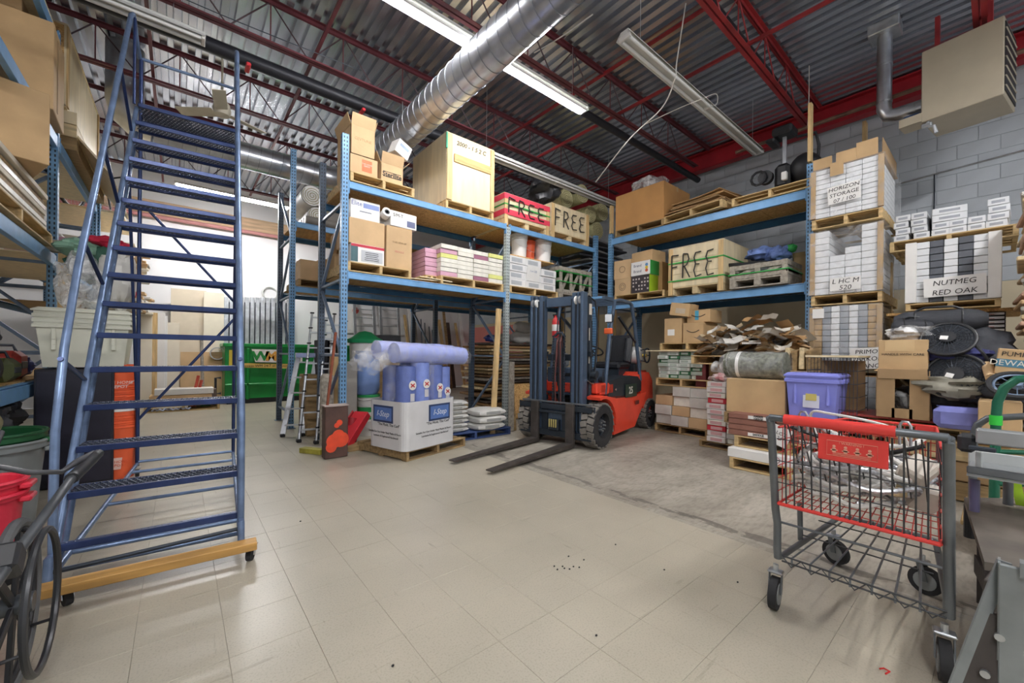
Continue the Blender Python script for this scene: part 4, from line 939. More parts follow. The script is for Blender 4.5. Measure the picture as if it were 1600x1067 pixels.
# wire crate right of the tote and thin timber boxes above
fc = FB('W', 5.1, 1262, 1340, 548, zdk, .5)
t = thing('wire_crate', 'old wire pet crate with cardboard inside, behind the blue tote', 'crate', (fc[0].x + .3, fc[0].y, zdk), -PI / 2); t.location.x = fc[0].x; w, h = fc[2], fc[4]
m = MB(); m.box((0, .2, h / 2), (w * .94, .01, h * .9)); m.build('cardboard_back', CARDIN, t)
m = MB()
for i in range(15): x = -w / 2 + i * w / 14; m.tube([(x, -.25, 0), (x, -.25, h)], .0025, 4); m.tube([(x, .25, 0), (x, .25, h), (x, -.25, h)], .0025, 4)
for i in range(6): zz_ = i * h / 5; m.tube([(-w / 2, -.25, zz_), (w / 2, -.25, zz_), (w / 2, .25, zz_), (-w / 2, .25, zz_)], .0035, 4, closed=True)
m.build('wire_mesh', STEELD, t); m = MB(); m.box((0, 0, h + .012), (w * 1.05, .6, .02)); m.build('wooden_top', PLY, t)
m = MB(); m.box((0, 0, .012), (w, .5, .02)); m.build('tray', BLK, t)
for k in range(4):
    y_ = at(1236 + k * 11, 530, X=5.9).y; p = at(1240 + k * 11, 545, X=5.9)
    m = MB(); m.box((0, 0, 0), (.4, .05, .26), b=.003); o = m.build('wooden_offcut', PALD if k % 2 else PINE, loc=(5.95, y_, zdk + .62), rot=(0, .1 * (-1) ** k, 0)); tag(o, 'upright wooden offcut, ' + ['first', 'second', 'third', 'fourth'][k] + ' from the left above the wire crate', 'wood')
m = MB(); m.box((5.95, at(1255, 545, X=5.9).y, (zdk + .49) / 2 + .1), (.5, .5, zdk + .49 - .2), b=.01); tag(m.build('timber_stack', PALD), 'timber stack behind the wire crate holding the upright offcuts', 'timber')
random.seed(5)

wire('thin conduit running along the block wall behind the tall column', [(8.57, 1.6, 3.9), (8.57, .2, 3.98), (8.57, -1.4, 4.05)], .012, GALV, 'conduit', 'conduit')
wire('dark cable hanging down the block wall from the conduit', [(8.56, .62, 3.95), (8.55, .62, 3.4), (8.53, .66, 3.0), (8.5, .72, 2.9), (8.5, .6, 2.88), (8.5, .66, 2.98)], .008, STEELD)
wire('thin pull cord hanging from the roof near the heater', [(6.9, 1.75, 5.4), (6.9, 1.75, 4.9), (6.9, 1.76, 4.55)], .005, WIRE, 'pull_cord', 'cord')
m = MB(); m.box((0, 0, 0), (.12, .04, .6), b=.002); o = m.build('wooden_stud', PINEZ, loc=(7.3, 1.2, 4.2)); o.rotation_euler = (0, 0, 0); tag(o, 'short pine stud standing behind the carton cover of the tall column', 'stud')
# ---------------------------------------------------------------- tall column of flooring pallets beside the near rack post
XS4 = 6.35
Y0c, Y1c = at(1266, 345, X=XS4).y, at(1372, 330, X=XS4).y
yc4, w4 = (Y0c + Y1c) / 2, Y0c - Y1c
def zc(py, px=1320): return at(px, py, X=XS4).z
BX = mat('flooring_carton_white', hexc('e2e4e6'), .55, var=.06); BXG = mat('flooring_carton_grey', hexc('9aa0a8'), .6, var=.12)
EDG = mat('corner_board', hexc('b99a6c'), .8, var=.2)
def load(label, z0, z1, cols, rows, mats, skip=None, d=1.15, wrap=True, kp=None, pr=None):
    hh = (z1 - z0) / rows
    pack_stack(lambda c, r: 'flooring carton, ' + ORD[r] + ', ' + COLN[c] + ' of the ' + label, (XS4 + d / 2, yc4, z0), -PI / 2, cols, rows, (w4 - .04) / cols - .004, d, hh - .002, mats, group='cartons of the ' + label, jit=.004, skip=skip, pr=pr)
    for s in (-1, 1):
        m = MB(); m.box((0, 0, (z1 - z0) / 2), (.05, .05, z1 - z0 - .01), b=.003); o = m.build('corner_board', EDG, loc=(XS4 + .0, yc4 + s * (w4 / 2 - .002), z0)); tag(o, f'tan corner board at the {"left" if s > 0 else "right"} edge of the {label}', 'board')
    if wrap:
        m = MB(); W, D = w4 / 2 + .035, d / 2 + .04
        m.grid(lambda u, v: [(-W, -D), (W, -D), (W, D), (-W, D), (-W, -D)][int(u * 4 + .01)] + ((z1 - z0) * v,), 4, 1)
        o = m.build('stretch_film', FILM, loc=(XS4 + d / 2, yc4, z0), rot=(0, 0, -PI / 2)); tag(o, 'clear stretch film wrapped around the ' + label, 'film')
zs = [(zc(640), zc(576)), (zc(560, 1320), zc(466)), (zc(447), zc(344)), (zc(322), zc(243))]
m = MB(); m.box((XS4 + .6, yc4, (zs[0][0]) / 2 - .07), (1.0, w4 * .9, zs[0][0] - .14), b=.01); tag(m.build('timber_stack', PALD), 'timber stack at the foot of the tall flooring column', 'timber')
for k in range(4):
    pallet('pallet under the ' + ['lowest', 'second', 'third', 'topmost'][k] + ' load of the tall flooring column', (XS4 + .58, yc4, zs[k][0] - .132), -PI / 2, w4 + .03, 1.15, mt=mat('pallet_reddish', hexc('c89a64'), .75, var=.4, scale=4) if k == 1 else PAL, h=.128, nb=6)
G5 = [BXG, BX]
load('lowest grey load of the tall column', zs[0][0], zs[0][1] - .0, 5, 4, {(c, r): G5[c % 2] for c in range(5) for r in range(4)}, pr=None)
load('second grey load of the tall column', zs[1][0], zs[1][1], 7, 10, {(c, r): G5[(c + 1) % 2] if c not in (0, 6) else EDG for c in range(7) for r in range(10)})
load('third white load of the tall column', zs[2][0], zs[2][1], 4, 10, [BX], skip=lambda c, r: (c == 1 and r > 5) or (c == 2 and r > 6))
load('topmost white load of the tall column', zs[3][0], zs[3][1], 4, 10, [BX])
# open tray of cardboard on top with flaps
t = thing('cardboard_cover', 'dark open cardboard cover folded over the topmost load', 'cardboard', (XS4 + .55, yc4, zs[3][1] + .01), -PI / 2)
m = MB(); m.box((0, 0, .005), (w4 + .02, 1.1, .008)); m.build('sheet', CARDIN, t)
for x, a, hh_ in ((-w4 * .36, .5, .14), (.0, -.2, .16), (w4 * .3, .25, .2)): m = MB(); m.box((x, -.54, hh_ / 2), (w4 * .3, .006, hh_), rot=(a * .4, 0, 0)); m.build('flap', CARD, t)
m = MB(); m.box((w4 / 2, 0, .1), (.006, 1.0, .2)); m.build('flap', CARDIN, t)
m = MB(); m.box((-w4 * .12, -.6, -.06), (w4 * .2, .008, .16), rot=(.05, 0, 0)); m.build('hanging_flap', CARD, t)
def sheet_note(label, px, py, X, w, h, lines, size=.06, tilt=0, mt=WHT):
    p = at(px, py, X=X); m = MB(); m.box((0, 0, 0), (w, .003, h)); o = m.build('paper_note', mt, loc=p, rot=(0, tilt, -PI / 2)); tag(o, label, 'paper')
    for i, l in enumerate(lines): lettering(l, size, INK, o, (0, -.003, h / 2 - (i + .6) * h / len(lines)), shear=.15)
    return o
sheet_note('white paper lettered HORIZON STORAGE on the topmost load', 1313, 290, XS4 - .05, .32, .22, ['HORIZON', 'STORAGE', '07 / 100'], .065, -.05)
o = sheet_note('marker writing LHCM on the third white load', 1318, 432, XS4 - .045, .3, .16, ['L HC M', '520'], .08)
sheet_note('white paper lettered DARKON NUANCE on the second grey load', 1354, 548, XS4 - .06, .3, .25, ['PRIMO', 'DARKON', 'NUANCE'], .07, -.06)
sheet_note('small blank paper stuck on the second grey load', 1277, 480, XS4 - .05, .12, .12, [''], .03)
sheet_note('small paper lettered XPWO at the foot of the tall column', 1360, 637, XS4 - .06, .22, .1, ['XPWO'], .06)

# ---------------------------------------------------------------- racks of cartons to the right (partly shadowed)
XR5 = 6.6
# upper shelf board of white cartons px 1388-1585, y 290-350
yl, yr_ = at(1386, 352, X=XR5).y, at(1588, 330, X=XR5).y
zt5 = (at(1440, 362, X=XR5).z + at(1560, 330, X=XR5).z) / 2
pallet('wide pallet carrying the small white cartons at the upper right', (XR5 + .5, (yl + yr_) / 2, zt5 - .13), -PI / 2, yl - yr_, 1.0, mt=PAL)
cols = [(1393, 1417, 4), (1419, 1445, 4), (1447, 1476, 2), (1478, 1507, 2), (1508, 1537, 2), (1539, 1575, 4)]
hts = [320, 321, 0, 0, 0, 0]
for ci, (l, r, n) in enumerate(cols):
    a, b = at(l, 340, X=XR5).y, at(r, 335, X=XR5).y; hh = .078
    nn = n
    for k in range(nn):
        m = MB(); m.box((0, 0, hh / 2), (abs(a - b) * .96, .6, hh - .006), b=.004)
        o = m.build('white_carton', BX, loc=(XR5 + .36, (a + b) / 2 + U(-.01, .01), zt5 + k * hh), rot=(0, 0, -PI / 2 + U(-.06, .06)))
        tag(o, f'small white carton, {ORD[k]} in the {COLN[ci]} on the wide pallet', 'box', 'small white cartons on the wide pallet')
        m2 = MB(); m2.box((0, -.302, hh * .5), (abs(a - b) * .6, .003, hh * .35)); m2.build('printed_label', pm('a8acb4'), o)
for k in range(2):
    p = at(1478 + k * 0, 312 - k * 11, X=XR5); m = MB(); m.box((0, 0, 0), (.27, .6, .075), b=.004); o = m.build('white_carton', BX, loc=(XR5 + .36, at(1472, 320, X=XR5).y, zt5 + .156 + .04 + k * .078), rot=(0, 0, -PI / 2 + .1)); tag(o, ['lower', 'upper'][k] + ' of two white cartons bridging the third and fourth columns on the wide pallet', 'box', 'small white cartons on the wide pallet')
    m2 = MB(); m2.box((0, -.302, 0), (.16, .003, .026)); m2.build('printed_label', pm('a8acb4'), o)
# NUTMEG load, tilted
XN5 = 6.2
yl, yr_ = at(1413, 462, X=XN5).y, at(1562, 440, X=XN5).y; zb5, zt_ = at(1490, 455, X=XN5).z, at(1480, 357, X=XN5).z
wN = yl - yr_; ycN = (yl + yr_) / 2
pallet('pallet under the dark banded load marked NUTMEG RED OAK', (XN5 + .5, ycN, zb5 - .085), -PI / 2, wN, 1.0, mt=PAL, h=.08)
NB = pm('5c6068', .5); hN = (zt_ - zb5) / 9
cN = {}
for c in range(5):
    for r in range(9): cN[c, r] = BX if c % 2 == 0 else NB
pack_stack(lambda c, r: 'flooring carton, ' + ORD[r] + ', ' + COLN[c] + ' of the NUTMEG RED OAK load', (XN5 + .45, ycN, zb5), -PI / 2, 5, 9, (wN - .16) / 5 - .003, .85, hN - .002, cN, group='cartons of the NUTMEG load', jit=.006)
for s in (-1, 1): m = MB(); m.box((0, 0, (zt_ - zb5) / 2), (.07, .09, zt_ - zb5), b=.004); o = m.build('corner_board', WHT, loc=(XN5 + .02, ycN + s * (wN / 2 - .04), zb5)); tag(o, f'white corner board at the {"left" if s > 0 else "right"} edge of the NUTMEG load', 'board')
sheet_note('white paper lettered NUTMEG RED OAK on the dark banded load', 1488, 432, XN5 - .02, .44, .2, ['NUTMEG', 'RED OAK'], .075, -.02)
# supports behind: shelf stack of red/black/white cartons
XK = 6.35
zk = at(1500, 470, X=XK).z; yl, yr_ = at(1402, 500, X=XK).y, at(1572, 500, X=XK).y
m = MB(); m.box((0, 0, 0), (1.0, yl - yr_ + .2, .03), b=.003); o = m.build('plywood_sheet', OSB, loc=(XK + .5, (yl + yr_) / 2, zb5 - .103)); tag(o, 'plywood sheet under the pallet of the NUTMEG load', 'board')
RB_ = mat('black_red_carton', hexc('3a3438'), .5, var=.1); hk = (zb5 - .12 - at(1500, 505, X=XK).z) / 5; z0k = at(1500, 505, X=XK).z
for c in range(6):
    for r in range(5):
        y_ = yl - (c + .5) * (yl - yr_) / 6; m = MB(); m.box((0, 0, 0), ((yl - yr_) / 6 - .01, .8, hk - .006), b=.003); o = m.build('flooring_carton', RB_, loc=(XK + .45 + U(0, .02), y_, z0k + (r + .5) * hk), rot=(0, 0, -PI / 2)); tag(o, f'black edged flooring carton, {ORD[r]}, {COLN[c]} below the NUTMEG load', 'box', 'black edged cartons below the NUTMEG load')
        m2 = MB(); m2.box((0, -.402, 0), ((yl - yr_) / 6 * .78, .004, hk * .6)); m2.build('printed_label', BX, o)
        m2 = MB(); m2.box((-.04, -.405, -hk * .18), ((yl - yr_) / 6 * .4, .002, hk * .12)); m2.build('printed_stripe', pm('c86a60'), o)
pallet('pallet under the black edged cartons', (XK + .5, (yl + yr_) / 2, z0k - .13), -PI / 2, yl - yr_, 1.0, mt=PAL)
hq = (z0k - .135) / 8
for c in range(4):
    for r in range(8):
        y_ = yl - (c + .5) * (yl - yr_) / 4; m = MB(); m.box((0, 0, 0), ((yl - yr_) / 4 - .012, .8, hq - .006), b=.004); o = m.build('white_carton', GRW, loc=(XK + .5, y_, (r + .5) * hq), rot=(0, 0, -PI / 2 + U(-.02, .02))); tag(o, f'grey white carton, {ORD[r]}, {COLN[c]} at the bottom under the black edged cartons', 'box', 'cartons at the bottom of the right stack')
# wide pallet support posts (shelf frame)
for k, yy in enumerate((at(1390, 400, X=7.2).y + .04, at(1588, 400, X=7.2).y - .1)):
    m = MB(); m.box((7.25, yy, (zt5 - .14) / 2), (.09, .09, zt5 - .14), b=.003); tag(m.build('wooden_stud', PINEZ), ['left', 'right'][k] + ' timber post holding up the wide pallet of small white cartons', 'post')
# ragged stack at right edge px 1583-1600
for k in range(34):
    z_ = at(1592, 556 - k * 6, X=5.6).z; y_ = at(1592, 460, X=5.6).y - .38
    zlo = at(1592, 640, X=5.6).z
    m = MB(); m.box((0, 0, 0), (.72 + U(-.05, .05), .9, .035), b=.008); o = m.build('veneer_bundle', [PINE, GRW, CARD2, mat('bundle_pink', hexc('cfa890'), .7)][k % 4] if k < 4 else bpy.data.materials[['pine_wood', 'grey_white_pack', 'cardboard_pale', 'bundle_pink'][k % 4]], loc=(5.95 + U(-.04, .04), y_ + U(-.03, .03), .62 + k * .062), rot=(0, U(-.02, .02), -PI / 2 + U(-.06, .06)))
    m2 = MB(); m2.box((0, 0, -.032), (.5, .7, .026)); m2.build('spacer', PALD, o)
    tag(o, ['lowest', 'low', 'middle', 'upper', 'high', 'topmost'][k // 6] + ' part ' + ['pine', 'grey wrapped', 'tan', 'pinkish'][k % 4] + (' wider' if k % 6 > 3 else '') + ' bundle in the ragged stack at the right edge', 'timber', 'bundles in the ragged stack at the right edge')
m = MB(); m.box((5.95, at(1592, 460, X=5.6).y - .38, .285), (.9, .9, .55), b=.01); tag(m.build('timber_stack', PALD), 'timber block stack under the ragged bundles at the right edge', 'timber')

# ---------------------------------------------------------------- heap of bags, fans and cartons in front of those stacks
XP = 5.15
m = MB(); zq = at(1440, 648, X=XP).z
ylp, yrp = at(1370, 655, X=XP).y, at(1600, 650, X=XP).y - .25
pallet('long low pallet carrying the bags and brown cartons on the right', (XP + .5, (ylp + yrp) / 2, zq - .14), -PI / 2, ylp - yrp, 1.1, mt=PAL)
for k in range(3):
    m = MB(); m.box((0, 0, 0), (ylp - yrp - .1, .9, (zq - .14) / 3 - .01), b=.01); o = m.build('panel_bundle', [PALD, CARDIN, PINE][k], loc=(XP + .55, (ylp + yrp) / 2, (k + .5) * (zq - .14) / 3), rot=(0, 0, -PI / 2)); tag(o, ['lowest', 'middle', 'top'][k] + ' bundle of boards under the long low pallet on the right', 'timber')
m = MB(); m.box((0, 0, .012), (1.1, .6, .022), b=.003); o = m.build('red_board', pm('a8423c', .5), loc=(XP + .35, at(1418, 640, X=XP).y, zq + .002), rot=(0, 0, -PI / 2)); tag(o, 'thin red board under the open brown carton on the right', 'board')
f1 = FB('W', XP, 1368, 1456, 566, zq + .03, .55); 
t = thing('cardboard_box', 'battered open brown carton with sagging flaps, under the taped carton', 'box', f1[0], -PI / 2)
w, d, h = f1[2] * .93, f1[3], f1[4]
for c, dd in (((0, 0, .004), (w, d, .008)), ((-w / 2, 0, h / 2), (.007, d, h)), ((w / 2, 0, h / 2), (.007, d, h)), ((0, d / 2, h / 2), (w, .007, h)), ((-w * .32, -d / 2, h * .45), (w * .36, .007, h * .9)), ((w * .32, -d / 2, h * .45), (w * .36, .007, h * .9)), ((0, -d / 2, h * .1), (w * .4, .007, h * .2))): m = MB(); m.box(c, dd); m.build('wall', CARDIN, t)
m = MB(); m.box((-w * .2, -d * .2, h + .004), (w * .7, d * .7, .006), rot=(.1, .06, 0)); m.build('flap', CARD, t); m = MB(); m.box((0, -d / 2 - .03, h * .93), (w * .95, .006, h * .22), rot=(.35, 0, 0)); m.build('flap', CARD2, t)
m = MB(); m.sphere((0, 0, h * .3), (w * .3, d * .3, h * .3), 14, 8, .5, 3); m.build('crumpled_film', FILMW, t, smooth=True)
f2 = FB('W', XP + .02, 1372, 1450, 518, zq + .03 + h + .012, .5); t = carton('taped brown carton resting on the battered open carton', f2, CARD); ftext(t, f2, 'HANDLE WITH CARE', .5, .5, .03); m = MB(); m.box((-.02, -f2[3] / 2 - .001, f2[4] * .8), (.2, .002, f2[4] * .38)); m.build('tape', TAPE, t)
FAB = mat('dark_fabric', hexc('34363c'), .75, var=.35, scale=5, bump=.5, bscale=10); NAV = mat('navy_fabric', hexc('3a3f78'), .7, var=.35, scale=5, bump=.5, bscale=10)
KHA = mat('khaki_film', hexc('8e8a7c'), .5, var=.4, scale=8, bump=.7, bscale=9)
def pp(px, py, X=None): return at(px, py, X=X or XP + .35)
def cyl_bag(label, c, L, r, mt, rot):
    t = thing('duffel_bag', label, 'bag', c); t.rotation_euler = rot
    m = MB(); m.tube([(0, -L / 2 + L * i / 10, 0) for i in range(11)], [r * k for k in (.55, .9, 1, 1.02, .98, 1, 1.02, .98, 1, .9, .55)], 18); m.build('body', mt, t, smooth=True)
    m = MB(); m.tube([(0, -L * .25, r), (0, -L * .15, r * 1.3), (0, L * .15, r * 1.3), (0, L * .25, r)], .012, 6); m.build('handle', BLK, t, smooth=True)
    for s in (-.25, .25): m = MB(); m.tube([(r * 1.02 * math.cos(a * PI / 8), s * L, r * 1.02 * math.sin(a * PI / 8)) for a in range(16)], .008, 5, closed=True); m.build('strap', BLK, t)
    return t
cyl_bag('long black duffel bag lying on top of the bag heap', pp(1465, 487, 5.6), .62, .1, FAB, (0, 0, .05))
cyl_bag('dark duffel bag hanging at the left of the heap top', pp(1425, 500, 5.5), .3, .085, FAB, (.1, 0, .3))
blob('plastic_bag', 'grey crumpled film bag on top of the taped carton', 'bag', pp(1432, 508, 5.4), (.15, .22, .07), FILMW, .5, 7)
blob('bag', 'large black soft bag in the middle of the heap', 'bag', pp(1500, 555, 5.65), (.3, .4, .36), FAB, .4, 8, n=26)
blob('bag', 'navy bag peeking out at the right of the heap', 'bag', pp(1525, 575, 5.5), (.25, .22, .2), NAV, .4, 12)
blob('bag', 'navy cloth bag under the upper round fan', 'bag', pp(1480, 540, 5.4), (.2, .24, .1), NAV, .4, 14)
blob('bag', 'black bag at the bottom left of the heap', 'bag', pp(1475, 600, 5.5), (.28, .3, .22), FAB, .4, 15)
blob('bag', 'khaki crumpled film bag at the lower middle of the heap', 'bag', pp(1500, 590, 5.2), (.16, .26, .1), KHA, .6, 16)
blob('bag', 'black bag at the lower right of the heap', 'bag', pp(1560, 600, 5.55), (.25, .34, .2), FAB, .4, 17)
def fan(label, c, r, rot):
    t = thing('round_fan', label, 'fan', c); t.rotation_euler = rot
    m = MB(); m.tube([(r * math.cos(a * PI / 16), 0, r * math.sin(a * PI / 16)) for a in range(32)], .014, 8, closed=True); m.build('rim', BLK, t, smooth=True)
    m = MB()
    for k in range(5, 11, 1): q = r * k / 11; m.tube([(q * math.cos(a * PI / 12), -.03 * (1 - k / 11), q * math.sin(a * PI / 12)) for a in range(24)], .0025, 4, closed=True)
    for k in range(24): a = k * PI / 12; m.tube([(r * .3 * math.cos(a), -.03, r * .3 * math.sin(a)), (r * math.cos(a), 0, r * math.sin(a))], .0025, 4)
    tag(m.build('grille', STEELD, t), kind='stuff')
    m = MB(); m.cyl((0, -.035, 0), (0, .06, 0), r * .33, 18); m.build('hub', BLK, t, smooth=True)
    for k in range(4): a = k * PI / 2; m = MB(); m.box((r * .55 * math.cos(a), .015, r * .55 * math.sin(a)), (r * .5, .004, r * .3), rot=(.3, -a, 0)); m.build('blade', FAB, t)
    m = MB(); m.cyl((0, .0, 0), (0, .04, 0), r * .98, 24); m.build('back_plate', FAB, t); m = MB(); m.box((-r * .1, -.04, -r * .1), (.05, .003, .04)); m.build('label_sheet', WHT, t)
    return t
fan('round black fan lying tilted near the top of the bag heap', pp(1480, 515, 5.25), .17, (-.6, .1, -PI / 2 - .1))
fan('round black fan leaning low on the front of the bag heap', pp(1493, 572, 5.15), .19, (-.35, .25, -PI / 2 - .3))
wire('black bag strap arching over the right of the heap', [pp(1515, 520, 5.3), pp(1530, 530, 5.2), pp(1545, 550, 5.2), pp(1550, 575, 5.2)], .012, BLK, 'bag_strap', 'strap')
t = thing('cardboard_tube', 'tan cardboard tube sticking out at the right of the heap', 'tube', (0, 0, 0)); a, b = pp(1543, 555, 5.2), pp(1550, 575, 4.95); m = MB(); m.cyl(a, b, .035, 14); m.build('tube', CARD2, t, smooth=True)
# lavender zip bag
p = at(1500, 618, X=4.98); t = thing('wash_bag', 'small violet blue zip bag at the front of the bag heap', 'bag', (5.02, p.y, zq + .002), -PI / 2 + .1)
m = MB(); m.box((0, 0, .09), (.3, .16, .18), b=.04); m.build('body', mat('violet_fabric', hexc('7f84c8'), .7, var=.2, scale=10, bump=.4, bscale=12), t, smooth=True); m = MB(); m.box((0, 0, .182), (.26, .01, .006)); m.build('zip', pm('5a5f98'), t); m = MB(); m.tube([(.1, 0, .18), (.12, 0, .22), (.16, 0, .19)], .005, 5); m.build('loop', pm('5a5f98'), t)
# cartons at right: HOLMES-like printed box & long carton
f = FB('W', 4.75, 1530, 1600, 612, zq + .002, .5, yr=640); t = carton('long brown carton with a hand hole at the right edge', f, CARD, tape=False, print_=[(.62, .62, .3, .05, INK)])
f = FB('W', 4.95, 1553, 1610, 541, zq + f[4] + .2, .4, yr=560); f = (f[0], f[1], f[2], f[3], .2); t = carton('brown printed carton with a blue band tilted above the wheel', f, CARD, tilt=(0, .12), print_=[(0, .3, 1, .3, pm('4a8098'))]); ftext(t, f, 'DEWATER', .6, .45, .06, pm('e8e0d0')); ftext(t, f, 'PUMP-A', .6, .8, .05)
p = at(1590, 585, X=4.85); t = thing('small_wheel', 'spoked wheel lying under the printed carton at the right edge', 'wheel', (4.85, p.y, p.z)); t.rotation_euler = (-.9, 0, -PI / 2)
m = MB(); m.tube([(.14 * math.cos(a * PI / 12), 0, .14 * math.sin(a * PI / 12)) for a in range(24)], .018, 8, closed=True); m.build('tyre', RUB, t, smooth=True)
m = MB(); m.tube([(.115 * math.cos(a * PI / 12), 0, .115 * math.sin(a * PI / 12)) for a in range(24)], .008, 6, closed=True); m.build('rim', BRACE, t, smooth=True)
m = MB(); m.cyl((0, -.02, 0), (0, .02, 0), .03, 14); m.build('hub', BRACE, t)
for k in range(8): m = MB(); m.tube([(0, 0, 0), (.115 * math.cos(k * PI / 4), 0, .115 * math.sin(k * PI / 4))], .003, 4); m.build('spoke', BRACE, t)
blob('bag', 'dark bag under the wheel at the right edge', 'bag', at(1590, 600, X=5.2), (.2, .3, .13), FAB, .4, 21)
# ---------------------------------------------------------------- shopping cart
cx0, cx1, yL, yR = 2.27, 3.12, .70, .155
GT = mat('cart_grey_tube', hexc('71767a'), .38, .55, var=.18, scale=8); RD = mat('cart_red', hexc('e0403a'), .4, var=.08); WIR = mat('cart_wire', hexc('4a4c4e'), .4, .5, var=.15); WR = mat('cart_red_wire', hexc('c03a34'), .4, .1, var=.1)
t = thing('shopping_cart', 'grey wire shopping cart with red handle and red child seat panel, filled with conduit', 'cart', ((cx0 + cx1) / 2, (yL + yR) / 2, 0))
O = t.location
def L(x, y, z): return (x - O.x, y - O.y, z)
zh = 1.02; hL = at(1193, 645, X=2.2); hR = at(1495, 665, X=2.2)
zh = (hL.z + hR.z) / 2; zbk = at(1222, 780, X=2.28).z
yl_, yr_ = hL.y, hR.y
yl_, yr_ = yL - .005, yR - .04
m = MB(); m.tube([L(2.18, yl_, zh - .02), L(2.18, yl_, zh), L(2.18, yr_, zh), L(2.18, yr_, zh - .02)], .016, 12); m.build('handle_bar', GT, t, smooth=True)
m = MB(); m.tube([L(2.18, yl_ - .06, zh), L(2.18, yr_ + .14, zh)], .023, 14); m.build('handle_grip', RD, t, smooth=True)
for y, nm in ((yl_, 'left'), (yr_, 'right')):
    m = MB(); m.tube([L(2.18, y, zh), L(2.2, y, zh - .04), L(2.25, y, zbk + .1), L(2.27, y, zbk - .02), L(2.3, y, .42), L(2.3, y, .3), L(2.31, y, .245)], .0175, 12); m.build('side_tube', GT, t, smooth=True)
    m = MB(); m.tube([L(2.31, y, .26), L(2.36, y, .235), L(cx1 - .1, y * .75 + (yL + yR) / 2 * .25, .26), L(cx1, y * .7 + (yL + yR) / 2 * .3, .27)], .014, 10); m.build('base_tube', GT, t, smooth=True)
    m = MB(); m.tube([L(2.62, y * .95 + (yL + yR) / 2 * .05, .25), L(2.6, y * .95 + (yL + yR) / 2 * .05, zbk - .06)], .013, 10); m.build('upright_tube', GT, t, smooth=True)
yf = lambda y: y * .7 + (yL + yR) / 2 * .3
m = MB(); m.tube([L(cx1, yf(yl_), .27), L(cx1 + .02, yf(yl_) - .03, .27), L(cx1 + .02, yf(yr_) + .03, .27), L(cx1, yf(yr_), .27)], .014, 10); m.build('front_tube', GT, t, smooth=True)
# basket: near panel at x 2.25, far panel x 3.2
zt_, zb_ = zh - .05, zbk + .02; xb0, xb1 = 2.24, 3.22
ya0, ya1 = yl_ - .02, yr_ + .02; yb0, yb1 = yl_ - .1, yr_ + .1
zf = zb_ + .06
def wires(nm, segs, r, mt): 
    for q in segs: m = MB(); m.tube(q, r, 5); m.build(nm, mt, t)
# side panels
for sgn, (a, b) in ((1, (ya0, yb0)), (-1, (ya1, yb1))):
    m = MB(); m.tube([L(xb0, a, zt_), L(xb1, b, zt_ - .04)], .006, 6); m.build('top_rail', RD, t); m = MB(); m.tube([L(xb0, a, zb_), L(xb1, b, zf)], .006, 6); m.build('bottom_rail', WR, t)
    wires('side_wire', [[L(xb0 + (xb1 - xb0) * k / 22, a + (b - a) * k / 22, zt_ - .04 * k / 22), L(xb0 + (xb1 - xb0) * k / 22, a + (b - a) * k / 22, zb_ + .06 * k / 22)] for k in range(1, 22)], .0022, WR if sgn > 0 else WIR)
    for j in range(1, 6): wires('side_wire', [[L(xb0, a, zb_ + (zt_ - zb_) * j / 6), L(xb1, b, zf + (zt_ - .04 - zf) * j / 6)]], .0025, WR)
# far panel
m = MB(); m.tube([L(xb1, yb0, zt_ - .04), L(xb1, yb1, zt_ - .04)], .008, 6); m.build('top_rail', RD, t)
wires('front_wire', [[L(xb1, yb0 + (yb1 - yb0) * k / 18, zt_ - .04), L(xb1, yb0 + (yb1 - yb0) * k / 18, zf)] for k in range(19)], .0022, WR)
for j in range(0, 6): wires('front_wire', [[L(xb1, yb0, zf + (zt_ - .04 - zf) * j / 6), L(xb1, yb1, zf + (zt_ - .04 - zf) * j / 6)]], .003, WR)
# near panel (rear gate)
m = MB(); m.tube([L(xb0, ya0, zb_), L(xb0, ya1, zb_)], .009, 8); m.build('gate_bottom_rail', RD, t)
wires('gate_wire', [[L(xb0 - .03, ya0 + (ya1 - ya0) * k / 16, zt_ + .02), L(xb0, ya0 + (ya1 - ya0) * k / 16, zb_)] for k in range(1, 16)], .0034, WIR)
wires('gate_wire', [[L(xb0 - .03 * (1 - j / 7), ya0, zt_ - (zt_ - zb_) * j / 7), L(xb0 - .03 * (1 - j / 7), ya1, zt_ - (zt_ - zb_) * j / 7)] for j in (1, 3, 5)], .0024, WIR)
# basket floor
wires('floor_wire', [[L(xb0, ya0 + (ya1 - ya0) * k / 20, zb_), L(xb1, yb0 + (yb1 - yb0) * k / 20, zf)] for k in range(21)], .0022, WR)
wires('floor_wire', [[L(xb0 + (xb1 - xb0) * k / 12, ya0 + (yb0 - ya0) * k / 12, zb_ + .06 * k / 12), L(xb0 + (xb1 - xb0) * k / 12, ya1 + (yb1 - ya1) * k / 12, zb_ + .06 * k / 12)] for k in range(13)], .0022, WR)
